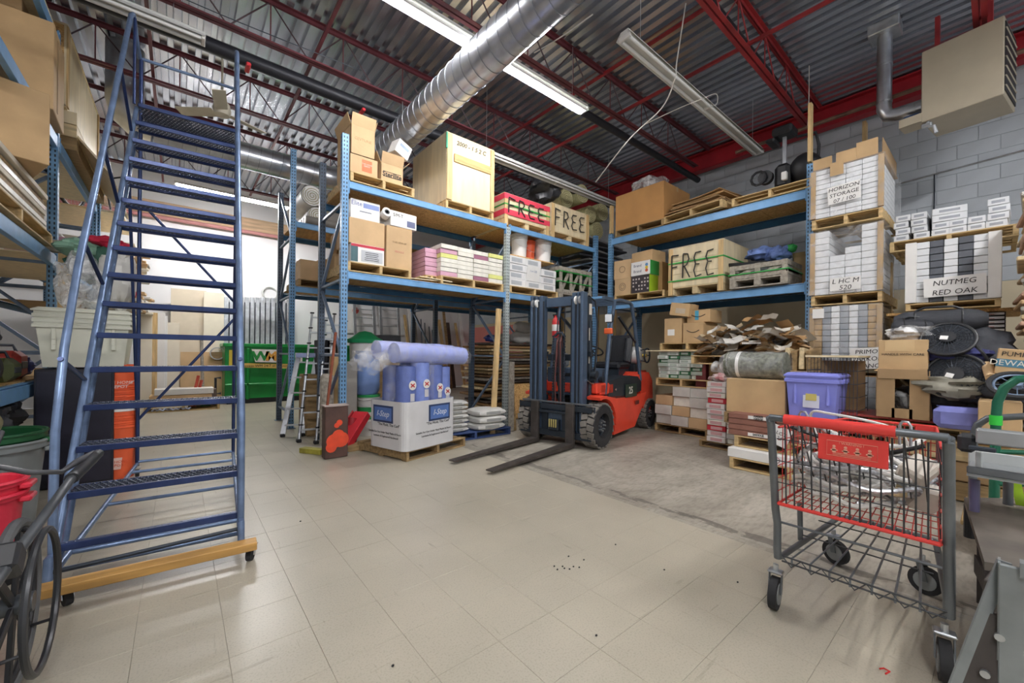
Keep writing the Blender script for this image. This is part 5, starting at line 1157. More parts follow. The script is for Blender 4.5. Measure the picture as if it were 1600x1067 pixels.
# child seat flap + panel + loops + belt
p1, p2 = at(1281, 666, X=2.2), at(1392, 722, X=2.2)
m = MB(); m.box(L(2.2, (p1.y + p2.y) / 2, (p1.z + p2.z) / 2), (.008, abs(p1.y - p2.y), abs(p1.z - p2.z)), b=.003); pan = m.build('seat_panel', RD, t)
PL_ = pm('e8a890'); yc_, zc_ = (p1.y + p2.y) / 2, (p1.z + p2.z) / 2; hw_, hh_ = abs(p1.y - p2.y) * .36, abs(p1.z - p2.z) * .28
m = MB(); m.tube([L(2.1945, yc_ - hw_, zc_ - hh_), L(2.1945, yc_ + hw_, zc_ - hh_), L(2.1945, yc_ + hw_, zc_ + hh_), L(2.1945, yc_ - hw_, zc_ + hh_)], .0012, 4, closed=True); m.build('printed_frame', PL_, pan)
for k in range(4):
    yy = yc_ + hw_ * (.7 - k * .47); m = MB(); m.sphere(L(2.195, yy, zc_ + .008), (.001, .006, .006), 8, 6); m.box(L(2.195, yy, zc_ - .008), (.001, .013, .018)); m.box(L(2.195, yy, zc_ - .008), (.001, .024, .005)); m.build('warning_figure', PL_, pan)
for k in range(2): m = MB(); m.box(L(2.1945, yc_, zc_ - hh_ * .72 - k * .006 + .003), (.001, hw_ * 1.5, .002)); m.build('printed_line', PL_, pan)
lettering('! WARNING !', .014, PL_, pan, L(2.1945, yc_, zc_ + hh_ * .75), (PI / 2, 0, -PI / 2))
wires('seat_wire', [[L(2.19, y, zt_ + .03), L(2.42, y, zt_ - .26)] for y in [ya0 - .05 + (ya1 - ya0 + .1) * k / 9 for k in range(10)]], .003, WIR)
for py_ in (1256, 1416):
    q = at(py_, 640, X=2.24).y; m = MB(); m.tube([L(2.25, q + .016, zh - .06), L(2.25, q + .016, zh + .02), L(2.25, q + .008, zh + .035), L(2.25, q - .008, zh + .035), L(2.25, q - .016, zh + .02), L(2.25, q - .016, zh - .06)], .005, 8); m.build('wire_loop', GALV, t, smooth=True)
m = MB(); m.tube([L(2.3, ya0 - .03, zh - .05), L(2.34, ya0 - .15, zh - .09), L(2.34, (ya0 + ya1) / 2, zh - .12), L(2.32, ya1 + .15, zh - .11), L(2.3, ya1 + .05, zh - .06)], [.008, .01, .011, .01, .008], 8); m.build('seat_belt', BLK, t, smooth=True)
m = MB(); m.box(L(xb1 - .02, yb1 + .04, zt_ - .06), (.01, .08, .06), b=.004); m.build('red_corner_plate', RD, t)
# lower rack
zr = .3
rk = MB(); q0, q1 = L(2.22, yl_ - .03, .36), L(2.22, yr_ + .0, .36)
m = MB(); m.tube([L(2.3, yl_, .43), L(2.3, yr_, .43)], .006, 8); m.build('cross_rod', GT, t)
for z_, r_ in ((.31, .004), (.285, .004)): m = MB(); m.tube([L(2.2, yl_ - .05, z_), L(2.2, yr_ + .0, z_)], r_, 6); m.build('rack_rod', WIR, t)
zg = [L(2.2, yl_ - .05 + (yr_ - yl_ + .05) * k / 14, .31 if k % 2 == 0 else .268) for k in range(15)]; m = MB(); m.tube(zg, .003, 5); m.build('rack_zigzag', WIR, t)
for k in range(1, 8): y = yl_ - .02 + (yr_ - yl_ + .02) * k / 8; ye = yf(y); m = MB(); m.tube([L(2.2, y, .275), L(2.2, y, .312), L(cx1 - .05, ye, .31), L(cx1 - .04, ye, .29)], .0042, 6); m.build('rack_wire', GT, t)
for x in (2.55, 2.85): m = MB(); m.tube([L(x, yl_ - .04, .305), L(x, yr_ + .06, .305)], .0035, 6); m.build('rack_rod', WIR, t)
def caster(x, y, r, nm='caster', a=0, th=.03):
    c = bpy.data.objects.new(nm, None); COL.objects.link(c); c.parent = t; c.location = L(x, y, 0); c.rotation_euler = (0, 0, a)
    m = MB(); m.tube([(0, -th / 2, r), (0, th / 2, r)], r, 24); m.build('tyre', RUB, c, smooth=True)
    for s in (-1, 1):
        m = MB(); m.cyl((0, s * th * .5, r), (0, s * (th * .5 + .004), r), r * .66, 20); m.build('hub', pm('8a8d8c', .5), c)
        m = MB(); m.bar((0, s * (th / 2 + .009), r), (.02, s * (th / 2 + .009), r * 2 + .02), .005, .026); m.build('fork', GT, c)
    m = MB(); m.box((.015, 0, r * 2 + .025), (.05, th + .03, .012), b=.004); m.cyl((.015, 0, r * 2 + .03), (.015, 0, r * 2 + .06), .012, 10); m.build('swivel', GALV, c)
caster(2.29, yL + .0, .076, a=.1, th=.034); caster(2.3, yR - .03, .076, a=.15, th=.036)
caster(cx1 - .05, yf(yL) - .0, .07, a=1.2); caster(cx1 - .06, yf(yR), .07, a=1.35)
# coils of flexible conduit in the cart
FLX = mat('flexible_conduit', hexc('e2e4e8'), .28, .75, var=.5, scale=60, stretch=(1, 1, 1)); FLW = mat('white_flex_hose', hexc('e4e2dc'), .5, var=.08)
random.seed(21)
for k in range(34):
    cx_, cy_ = U(2.4, 2.85), U(.33, .52); rx, ry = U(.1, .18), U(.13, .2); z0 = zb_ + .05 + (k % 17) * .0115; ph = U(0, 6); tx, ty = U(-.6, .3), U(-.4, .4)
    pts = []
    for a in range(110):
        q = a / 110 * 2 * PI; x = rx * math.cos(q + ph); y = ry * math.sin(q + ph)
        pts.append((max(2.275, cx_ + x), min(.66, max(.14, cy_ + y)), min(zh - .02, max(zb_ + .055 + .01 * math.sin(q * 5 + k), z0 + x * tx + y * ty + .02 * math.sin(q * 3 + k)))))
    n_ = 104 if k % 3 else 84; m = MB(); m.tube(pts[:n_], [.0095 + (.003 if i % 2 else 0) for i in range(n_)], 7)
    tag(m.build('flexible_conduit', FLX if k % 4 else FLW, smooth=True), ('silver ribbed conduit coil' if k % 4 else 'white hose coil') + ', layer ' + ['one', 'two', 'three', 'four', 'five', 'six', 'seven', 'eight', 'nine', 'ten', 'eleven', 'twelve', 'thirteen', 'fourteen', 'fifteen', 'sixteen', 'seventeen'][k // 2] + (' wider' if k % 2 else ' tighter') + ' loop, in the shopping cart', 'conduit', 'conduit coils in the shopping cart')
wire('white cable rising out of the left of the cart over the red handle', [(2.5, .55, zh - .2), (2.45, .6, zh - .0), (2.4, .5, zh + .02), (2.45, .3, zh - .02), (2.5, .25, zh - .1)], .006, FLW)
for k, (px, py, a, lb) in enumerate([(1372, 745, .5, 'white tissue like box lying in the coils in the cart'), (1440, 720, -.4, 'pale plastic housing with holes at the right inside the cart'), (1455, 765, .9, 'second pale plastic housing low in the cart')]):
    q = at(px, py, X=2.42 + .06 * k); m = MB(); m.box((0, 0, 0), (.14, .1, .06), b=.012); o = m.build('plastic_part', mat('pale_plastic%d' % k, hexc(['dcdcd8', 'cfc6b8', 'd4ccc0'][k]), .5, var=.1), loc=q, rot=(.4, a, a)); tag(o, lb, 'plastic part')
m = MB(); q = at(1400, 752, X=2.45); m.box((0, 0, 0), (.12, .06, .04), rot=(0, .1, .4), b=.004); o = m.build('wood_block', PINE, loc=q); tag(o, 'small wood block among the coils in the cart', 'wood')
random.seed(9)

# ---------------------------------------------------------------- right foreground: green hand truck, saw stand, timber trolley
GRN = mat('green_tube', hexc('1f6a50'), .35, .1, var=.1)
h = thing('hand_truck', 'dark green tubular hand truck with bright green band, right edge', 'hand truck', (3.7, 0, 0))
def q_(px, py, X=3.7): v = at(px, py, X=X); return (v.x - 3.7, v.y, v.z)
m = MB(); m.tube([q_(1558, 762), q_(1558, 640), q_(1560, 612), q_(1570, 590), q_(1590, 576), q_(1625, 572)], .022, 12); m.build('tube_frame', GRN, h, smooth=True)
m = MB(); m.tube([q_(1625, 572), q_(1665, 600), q_(1665, 762)], .022, 12); m.build('tube_frame', GRN, h, smooth=True)
m = MB(); a = Vector(q_(1558, 762)); m.tube([(a.x, a.y, a.z), (a.x, a.y, .12)], .022, 12); m.build('tube_frame', GRN, h, smooth=True)
m = MB(); m.tube([q_(1558, 648), q_(1558, 633)], .026, 14); m.build('green_band', pm('3ad84a'), h, smooth=True)
for py_ in (690, 740): m = MB(); m.tube([q_(1558, py_), q_(1665, py_)], .014, 8); m.build('cross_bar', GRN, h)
a = Vector(q_(1558, 762)); m = MB(); m.box((-.1, a.y - .2, .03), (.3, .45, .012)); m.build('toe_plate', GRN, h)
for s in (0, -.42): m = MB(); m.tube([(.1, a.y + s, .12), (.1, a.y + s - .04, .12)], .12, 22); m.build('wheel', RUB, h, smooth=True)
# chrome tube handle of a second trolley
h2 = thing('tube_trolley', 'trolley with curved grey tube handle left of the green hand truck', 'trolley', (3.95, 0, 0)); 
def q2(px, py, X=3.95): v = at(px, py, X=X); return (v.x - 3.95, v.y, v.z)
m = MB(); m.tube([q2(1524, 740), q2(1524, 665), q2(1530, 648), q2(1545, 638), q2(1620, 632)], .02, 12); m.build('handle', GT, h2, smooth=True)
a = Vector(q2(1524, 740)); m = MB(); m.tube([(0, a.y, a.z), (0, a.y, .2)], .02, 12); m.build('upright', GT, h2, smooth=True)
m = MB(); m.box((.3, a.y - .35, .19), (.7, .8, .03), b=.004); m.build('deck', PALD, h2)
for i in (0, .6):
    for j in (-.05, -.65): m = MB(); m.tube([(i + .0, a.y + j, .085), (i, a.y + j - .03, .085)], .085, 18); m.build('wheel', RUB, h2, smooth=True)
# saw: grey metal body resting on the timber trolley top
XM = 2.75
def r_(px, py, X=XM): return at(px, py, X=X)
sw = thing('tile_saw', 'grey metal tile saw with black end block on the timber trolley, right edge', 'saw', (0, 0, 0))
def sbox(nm, l, t_, r, b, X, d, mt, bv=.004):
    a, c = at(l, (t_ + b) / 2, X=X), at(r, (t_ + b) / 2, X=X); z1, z0 = at((l + r) / 2, t_, X=X).z, at((l + r) / 2, b, X=X).z
    m = MB(); m.box((X + d / 2, (a.y + c.y) / 2, (z0 + z1) / 2), (d, abs(a.y - c.y), z1 - z0), b=bv); return m.build(nm, mt, sw)
SAWG = mat('saw_grey', hexc('a4a8aa'), .35, .5, var=.15); 
sbox('rail', 1527, 660, 1660, 684, XM, .07, SAWG, .006); sbox('end_block', 1498, 664, 1528, 692, XM + .01, .08, BLK, .014)
sbox('tray_edge', 1514, 722, 1660, 734, XM, .02, GT); 
m = MB(); a = at(1514, 727, X=XM); m.box((XM + .2, a.y - .3, a.z), (.4, .6, .006)); m.build('tray', SAWG, sw)
sbox('tray_back', 1516, 695, 1660, 722, XM + .38, .01, pm('c8ccca', .3)); sbox('bracket', 1527, 690, 1538, 722, XM + .1, .03, pm('c8ccca', .3)); sbox('clamp_lever', 1516, 683, 1560, 690, XM - .03, .02, STEELD)
# stand under the saw
a = at(1527, 734, X=XM + .08)
for s, c in ((0, 'purple'), (-.45, 'grey')): m = MB(); m.tube([(XM + .08, a.y + s, a.z), (XM + .08, a.y + s, .545)], .017, 10); m.build('stand_leg', pm('55506e', .4) if s == 0 else GT, sw, smooth=True)
m = MB(); m.tube([(XM + .34, a.y - .1, a.z), (XM + .34, a.y - .1, .545)], .017, 10); m.build('stand_leg', GT, sw, smooth=True)
# timber trolley: plywood platform
DW = mat('dirty_plywood', hexc('70685f'), .7, var=.5, scale=3, bump=.2, bscale=15); DWE = mat('dark_timber', hexc('4c4642'), .75, var=.4, scale=4, bump=.2)
pa = at(1513, 770, X=2.0); 
zpl = .53
pl_ = thing('timber_trolley', 'dirty timber platform trolley on trestle legs at the right edge', 'trolley', (0, 0, 0))
c1, c2, c3, c4 = at(1511, 762, z=zpl), at(1545, 862, z=zpl), at(1680, 880, z=zpl), at(1640, 762, z=zpl)
m = MB(); P4 = [(v.x, v.y) for v in (c1, c2, c3, c4)]
m.add([(x, y, zpl) for x, y in P4] + [(x, y, zpl - .03) for x, y in P4], [(0, 1, 2, 3), (7, 6, 5, 4)] + [(i, i + 4, (i + 1) % 4 + 4, (i + 1) % 4) for i in range(4)]); m.build('platform_board', DW, pl_)
def leg(nm, a, b, w_, d_, mt): m = MB(); m.bar(a, b, w_, d_, b=.003, up=(.3, 1, .1)); return m.build(nm, mt, pl_)
la = at(1538, 862, z=zpl - .03); cA = Vector((c2.x, c2.y, zpl - .03))
e1 = at(1500, 985, z=.0); leg('front_leg', cA + Vector((.0, -.03, 0)), (2.5, .03, 0), .1, .035, DWE); leg('rear_leg', cA + Vector((.05, -.08, 0)), (2.05, -.25, 0), .09, .04, PALD)
leg('inner_post', (c1.x + .0, c1.y - .1, zpl - .03), (c1.x + .05, c1.y - .1, 0), .09, .09, DWE); leg('inner_post', (c4.x, c4.y + .1, zpl - .03), (c4.x, c4.y + .1, 0), .09, .09, PALD)
m = MB(); m.bar((c1.x + .02, c1.y - .06, .2), (2.3, -.1, .16), .05, .09); m.build('stretcher', DWE, pl_)
st = at(1528, 770, X=2.02); m = MB(); m.tube([(c1.x + .0, c1.y - .02, zpl - .035), (c1.x, c1.y - .02, zpl - .2)], .022, 10); m.build('dark_peg', BLK, pl_)
m = MB(); m.tube([(1.7, -.0, .085), (1.7, -.05, .085)], .085, 18); 
TRG = mat('trestle_grey', hexc('8f9596'), .4, .4, var=.35, scale=6)
tr = thing('steel_trestle', 'grey steel angle trestle with dark side plate at the bottom right corner', 'trestle', (0, 0, 0))
A = at(1588, 868, X=1.35); B = at(1500, 1100, X=1.3)
m = MB(); m.box((A.x, A.y - .0, A.z / 2), (.012, .035, A.z), b=.002); m.box((A.x + .02, A.y + .017, A.z / 2), (.04, .004, A.z)); m.build('grey_post', TRG, tr)
m = MB(); m.box((A.x, A.y - .12, A.z / 2 + .0), (.012, .22, .03)); m.bar((A.x, A.y - .01, A.z), (A.x, A.y - .4, A.z), .03, .03); m.build('top_rail', TRG, tr)
D0 = Vector((A.x + .02, A.y + .01, A.z)); D1 = at(1500, 1067, X=1.34)
D1 = D0 + (D1 - D0) * 1.25
m = MB(); m.bar(D0, D1, .006, .022); m.build('slanted_angle', TRG, tr)
m = MB(); d_ = D1 - D0; k_ = D0 + d_ * .3; m.add([k_, D1, D1 + Vector((.0, -.09, 0)), k_ + Vector((.0, -.075, -.0)), k_ + Vector((.012, 0, 0)), D1 + Vector((.012, 0, 0)), D1 + Vector((.012, -.09, 0)), k_ + Vector((.012, -.075, 0))], [(0, 1, 2, 3), (7, 6, 5, 4), (0, 4, 5, 1), (1, 5, 6, 2), (2, 6, 7, 3), (3, 7, 4, 0)]); m.build('dark_side_plate', DWE, tr)
for f_ in (.4, .62): k_ = D0 + d_ * f_; m = MB(); m.cyl(k_ + Vector((-.004, -.03, 0)), k_ + Vector((-.012, -.03, 0)), .008, 10); m.build('bolt', GALV, tr)
m = MB(); m.box((A.x - .0, A.y - .09, A.z - .06), (.03, .03, .12), b=.002); m.build('wood_strip', PINEZ, tr)
# hi-vis strap
m = MB(); a, b = at(1583, 700, X=3.2), at(1603, 785, X=3.2)
m.grid(lambda u, v: (3.2 + .02 * math.sin(u * 6), a.y + (b.y - a.y) * u + (v - .5) * .035, a.z + (b.z - a.z) * u + .01 * math.sin(u * 9)), 12, 2); m.grid(lambda u, v: (3.206 + .02 * math.sin(u * 6), a.y + (b.y - a.y) * u + (v - .5) * .035, a.z + (b.z - a.z) * u + .01 * math.sin(u * 9)), 12, 2)
tag(m.build('strap', pm('b4e03a', .4), smooth=True), 'bright yellow green strap hanging behind the tile saw', 'strap')
# ---------------------------------------------------------------- forklift
FA_ = R(10.5); FO = Vector((3.95, 3.88, 0)); FX = Vector((math.cos(FA_), math.sin(FA_), 0)); FY = Vector((-math.sin(FA_), math.cos(FA_), 0))
def fk(px, py, y):
    """photo pixel on the forklift's local plane y -> local point"""
    d = at(px, py, Y=5.0) - Vector((0, 0, CZ)); o = Vector((0, 0, CZ)); t = (y + (FO - o).dot(FY)) / d.dot(FY); p = o + d * t - FO
    return Vector((p.dot(FX), y, p.z))
f = thing('forklift', 'orange and dark blue forklift with its forks lowered in front of the racks', 'forklift', FO, FA_)
ORG = mat('forklift_orange', hexc('f04e36'), .35, var=.1, scale=4); NB2 = mat('forklift_slate', hexc('506278'), .4, .2, var=.18, scale=5); NBD = mat('forklift_dark', hexc('2c343d'), .4, .2, var=.2); FKM = mat('fork_steel', hexc('554f4b'), .5, .5, var=.3, scale=8)
def fb_(nm, c, d, mt, rot=None, b=.004, par=None): m = MB(); m.box(c, d, rot, b); return m.build(nm, mt, par or f)
# forks
for y in (-.275, .3):
    m = MB(); m.add([(-1.56, y - .05, .035), (-1.56, y + .05, .035), (-.02, y + .062, .02), (-.02, y - .062, .02), (-1.56, y - .05, .047), (-1.56, y + .05, .047), (-.02, y + .062, .075), (-.02, y - .062, .075)], [(0, 1, 2, 3), (7, 6, 5, 4), (0, 4, 5, 1), (1, 5, 6, 2), (2, 6, 7, 3), (3, 7, 4, 0)])
    m.box((-.005, y, .3), (.05, .124, .57), b=.005); m.build('fork', FKM, f)
# carriage
for z, h in ((.52, .07), (.16, .08)): fb_('carriage_bar', (.05, .01, z), (.05, 1.16, h), NBD)
fb_('carriage_upper_rail', (.045, .0, .585), (.03, 1.12, .022), GT); fb_('carriage_centre', (.09, .0, .34), (.03, .5, .38), NB2)
for y in (-.16, .18): fb_('carriage_upright', (.075, y, .34), (.05, .1, .42), NBD)
fb_('hydraulic_manifold', (.03, .0, .28), (.06, .17, .14), STEELD)
for k in range(4): fb_('hydraulic_fitting', (-.005, -.05 + k * .035, .3), (.02, .018, .11), pm('b8a868', .35))
fb_('side_shift_cylinder', (.02, .03, .45), (.04, .46, .03), NBD)
for y0, y1 in ((.43, .62), (-.42, -.6)):
    m = MB(); m.tube([(.06, y0, .12), (.06, y1, .12), (.06, y1, .56), (.06, y0, .56)], .013, 8, closed=True); m.build('side_loop', NBD, f, smooth=True)
    fb_('side_plate', (.08, (y0 + y1 * .4) / 1.4, .34), (.02, .04, .42), NBD); fb_('bolt_strip', (.05, y0, .34), (.012, .012, .34), GALV)
# mast
MT = 2.08
for s, yc_ in ((1, .34), (-1, -.29)):
    for k, (o, w_, dx, tp) in enumerate([(.145, .04, .14, MT), (.078, .034, .16, MT - .0), (.005, .062, .12, MT)]):
        y = yc_ + s * (o - .045) ; x = .13 + k * .02
        fb_('mast_rail', (x, y, (tp + .14) / 2), (.13, w_, tp - .14), NB2, b=.006)
        fb_('mast_rail_lip', (x - .05, y - s * .035, (tp + .14) / 2), (.02, .035, tp - .3), NBD)
    for k, o in enumerate((.105, .045)):
        m = MB(); m.tube([(.09, yc_ + s * (o - .035) - .012, MT - .11), (.09, yc_ + s * (o - .035) + .012, MT - .11)], .055, 18); m.build('chain_roller', WHT if k else ALU, f, smooth=True)
    for z in (.62, 1.25): fb_('mast_bracket', (.26, yc_ + s * .05, z), (.06, .22, .07), NBD)
    m = MB(); m.cyl((.3, yc_ + s * .1, .18), (.3, yc_ + s * .1, 1.7), .03, 12); m.build('lift_cylinder', NBD, f, smooth=True)
fb_('mast_crossbar', (.2, .02, MT - .1), (.06, .46, .13), NB2); fb_('mast_crossbar', (.24, .02, 1.2), (.05, .46, .09), NBD); fb_('mast_crossbar', (.24, .02, .5), (.05, .5, .1), NBD)
m = MB(); m.tube([(.2, .0, .3), (.2, .0, 1.5)], .045, 14); m.build('free_lift_cylinder', NBD, f, smooth=True)
for y in (-.085, .1):
    for k in range(30): fb_('chain_link', (.14, y, .42 + k * .037), (.016, .026 if k % 2 else .018, .03), STEELD, b=0)
for k, y in enumerate((-.05, -.02, .035, .06)):
    m = MB(); m.tube([(.12, y, .4), (.11, y + .01, .9), (.12, y * .6, 1.42), (.16, y * .5, 1.5), (.19, y + .02, 1.2), (.2, y, .8)], .009, 6); m.build('hose', BLK if k % 2 else mat('hose_rust%d' % k, hexc('6a3c38'), .5, var=.2), f, smooth=True)
m = MB(); m.tube([(.15, -.06, 1.5), (.15, -.04, 1.54), (.15, .04, 1.54), (.15, .08, 1.5)], .02, 8); m.build('chain_yoke', STEELD, f)
for y in (-.06, .07): m = MB(); m.tube([(.18, y, 1.5), (.2, y * .8, 1.95)], .008, 6); m.build('lift_chain', STEELD, f)
# tilt cylinder knobs, side label plates, hose on near mast side
for s, y in ((1, .53), (-1, -.47)): m = MB(); m.tube([(.27, y - .04 * s, .98), (.27, y + .05 * s, .98)], .05, 16); m.build('tilt_pivot', NBD, f, smooth=True)
for z, h in ((1.86, .15), (1.52, .17), (1.2, .15)): m = MB(); m.box((.29, -.4, z), (.07, .004, h)); m.build('warning_label', pm('d8cfc0', .4), f)
fb_('mast_side_plate', (.27, -.39, 1.15), (.13, .012, 1.75), NBD)
m = MB(); m.tube([(.3, -.36, 2.05), (.42, -.4, 1.98), (.45, -.42, 1.7), (.44, -.42, 1.35), (.42, -.4, 1.0)], .012, 8); m.build('hose', BLK, f, smooth=True)
# body side panels as prisms on y planes
def P2(pts, y): return [(lambda q: (q.x, q.z))(fk(px, py, y)) for px, py in pts]
YN, YF = -.5, .5
body = P2([(951, 617), (961, 640), (964, 655), (963, 676), (995, 662), (1003, 640), (1007, 628), (1012, 608), (1000, 612)], YN)
m = MB(); m.prism(body, .08, Matrix.Translation((0, YN + .05, 0))); m.build('side_panel', ORG, f)
m = MB(); m.prism(body, .08, Matrix.Translation((0, YF - .05, 0))); m.build('side_panel', ORG, f)
m = MB(); m.prism(body, .84); m.build('chassis', NBD, f)
wx, wr_ = .42, .305
wc = fk(940, 664, -.56); wx = wc.x; wr_ = .3
_=('WHEEL', wc, [fk(*p, YN) for p in ((951, 617), (1012, 608), (1023, 600), (960, 480), (990, 482), (1003, 590))])
fen = [(wx + (wr_ + .06) * math.cos(a), wr_ + (wr_ + .06) * math.sin(a)) for a in [R(-5 + 14 * i) for i in range(9)]] + [(wx + (wr_ + .1) * math.cos(a), wr_ + (wr_ + .1) * math.sin(a)) for a in [R(107 - 14 * i) for i in range(9)]]
for y in (YN - .02, YF + .02): m = MB(); m.prism(fen, .2, Matrix.Translation((0, y, 0))); m.build('fender', ORG, f)
fb_('front_cowl', (wx + .34, 0, .76), (.4, .98, .16), ORG, b=.02)
for y in (-.44, .44): fb_('step_bracket', (wx + .2, y, .78), (.34, .1, .14), ORG, b=.015)
fb_('axle_housing', (wx, 0, .33), (.2, .7, .22), NBD, b=.02)
TRD = mat('worn_tread', hexc('7a756e'), .85, var=.25, scale=9)
def wheel(x, y, r, w_, s):
    c = bpy.data.objects.new('wheel', None); COL.objects.link(c); c.parent = f; c.location = (x, y, r)
    prof = [(r * .55, -w_ / 2), (r * .9, -w_ / 2), (r * .97, -w_ * .4), (r * .97, w_ * .4), (r * .9, w_ / 2), (r * .55, w_ / 2), (r * .52, 0), (r * .55, -w_ / 2)]
    m = MB(); m.lathe(prof, 30, Matrix.Rotation(PI / 2, 4, 'X')); m.build('tyre', RUB, c, smooth=True)
    n = 20; tb = MB()
    for k in range(n):
        a = 2 * PI * k / n
        for ss in (-1, 1):
            aa = a + (PI / n if ss > 0 else 0); tb.box((r * .975 * math.cos(aa), ss * w_ * .24, r * .975 * math.sin(aa)), (.026, w_ * .46, r * .25), rot=(ss * .25, -aa, 0), b=.004)
    tag(tb.build('tread_block', TRD, c), kind='stuff')
    m = MB(); m.lathe([(0, .0), (r * .3, 0), (r * .32, .04), (r * .5, .04), (r * .56, .01), (r * .56, -.02)], 26, Matrix.Translation((0, s * (w_ / 2 - .045), 0)) @ Matrix.Rotation(-s * -PI / 2, 4, 'X')); m.build('rim', NBD, c, smooth=True)
    for k in range(8): a = k * PI / 4; m = MB(); m.cyl((r * .22 * math.cos(a), s * (w_ / 2 - .045), r * .22 * math.sin(a)), (r * .22 * math.cos(a), s * (w_ / 2 - .01), r * .22 * math.sin(a)), .012, 6); m.build('wheel_nut', GALV, c)
wheel(wx, -.52, wr_, .2, -1); wheel(wx, .52, wr_, .2, 1)
rc = fk(1014, 650, -.46); _=('RW', rc); wheel(rc.x, -.44, .25, .16, -1); wheel(rc.x, .44, .25, .16, 1)
# counterweight
cw = P2([(1000, 584), (1004, 577), (1016, 577), (1022, 590), (1023, 616), (1019, 640), (1010, 636), (1006, 625)], YN)
m = MB(); m.prism(cw, .96); m.build('counterweight', mat('counterweight_red', hexc('d9452f'), .4, var=.12), f)
cwx = max(x for x, z in cw)
m = MB(); m.prism([(x + .0, z) for x, z in P2([(1000, 584), (1004, 575), (1014, 574), (1018, 584)], -.3)], .5); m.build('rear_hood', ORG, f)
# bonnet (dark), floor, dash
bn = P2([(953, 616), (955, 596), (960, 590), (985, 583), (998, 584), (1004, 592), (1004, 606), (985, 616), (965, 619)], YN)
m = MB(); m.prism(bn, .98); m.build('bonnet', NBD, f)
bq = fk(989, 606, YN - .02); m = MB(); m.box((bq.x, YN - .004, bq.z), (.42, .006, .2), b=.0); m.build('badge_plate', mat('badge_dark', hexc('2c4238'), .3, var=.1), f)
lettering('25', .15, pm('e8e4d8', .4), f, (bq.x - .02, YN - .009, bq.z), bold=.003)
pq = fk(962, 604, YN); m = MB(); m.cyl((pq.x, YN - .01, pq.z - .01), (pq.x, YN - .02, pq.z - .01), .018, 12); m.build('latch', CHR, f)
bq = fk(996, 624, YN); fb_('emblem', (bq.x, YN - .045 + .03, bq.z), (.14, .006, .06), pm('6a2a26', .5))
d0, d1 = fk(909, 574, -.3), fk(953, 612, -.3); 
fb_('dash_panel', (wx + .3, .0, (d0.z + d1.z) / 2), (.3, .82, d0.z - d1.z), NB2, b=.01)
fb_('dash_slot', (wx + .145, .1, d0.z - .1), (.004, .3, .05), BLK, b=0)
fb_('floor_plate', (1.0, 0, .6), (.9, .8, .04), NBD)
m = MB(); m.box((wx + .28, .2, d0.z + .11), (.14, .14, .2), b=.03); m.build('grey_canister', pm('7d8388', .4), f, smooth=True)
cen = fk(925, 545, -.02); cen.y = -.02; sw_ = Matrix.Translation(cen) @ Matrix.Rotation(.45, 4, 'Y')
m = MB(); m.tube([sw_ @ Vector((.17 * math.cos(a * PI / 12), .17 * math.sin(a * PI / 12), 0)) for a in range(24)], .012, 8, closed=True); m.build('steering_wheel', BLK, f, smooth=True)
for k in range(3): m = MB(); m.tube([sw_ @ Vector((0, 0, 0)), sw_ @ Vector((.17 * math.cos(k * 2.09), .17 * math.sin(k * 2.09), 0))], .009, 6); m.build('wheel_spoke', BLK, f)
m = MB(); m.tube([sw_ @ Vector((0, 0, 0)), (cen.x - .16, cen.y, d0.z)], .02, 8); m.build('steering_column', BLK, f, smooth=True)
# seat
st = fk(966, 580, -.1); SE = mat('seat_vinyl', hexc('24262c'), .35, var=.2)
fb_('seat_cushion', (st.x + .0, 0, 1.06), (.46, .46, .13), SE, b=.04); fb_('seat_back', (st.x + .26, 0, 1.33), (.13, .46, .52), SE, rot=(0, .18, 0), b=.05); fb_('seat_base', (st.x, 0, .95), (.4, .42, .12), NBD)
for s in (-.17, .17): fb_('seat_bolster', (st.x + .19, s, 1.33), (.08, .1, .46), SE, rot=(0, .18, 0), b=.035)
# overhead guard
def gp(px, py, y): 
    return fk(px, py, y)
A0, A1, A2, A3, A4 = gp(949, 613, YN), gp(955, 518, YN), gp(959, 488, YN), gp(965, 477, YN), gp(988, 481, YN); A5, A6 = gp(993, 500, YN), gp(1004, 590, YN)
_=('GUARD', A0, A3, A4, A6)
gt = max(A3.z, 2.06)
fx0 = A3.x - .42; 
for y in (YN + .03, YF - .03):
    m = MB(); m.tube([(A0.x, y, A0.z), (A1.x, y, A1.z), (A2.x, y, A2.z), (A2.x + .06, y, gt - .03), (A3.x + .1, y, gt), (A4.x - .08, y, gt), (A4.x, y, gt - .03), (A5.x, y, A5.z), (A6.x, y, A6.z)], .028, 10); m.build('guard_post', NB2, f, smooth=True)
    m = MB(); m.bar((A2.x + .0, y, gt - .02), (fx0, y, gt - .02), .04, .05); m.build('guard_side_rail', NB2, f)
    m = MB(); m.bar((A2.x + .2, y, gt - .25), (A5.x + .05, y, 1.45), .03, .03); m.build('guard_diagonal', NBD, f)
for k in range(7):
    x = fx0 + .03 + k * (A4.x - fx0 - .1) / 6; fb_('guard_slat', (x, 0, gt - .01), (.035, .92, .03), NB2 if k else BEAM)
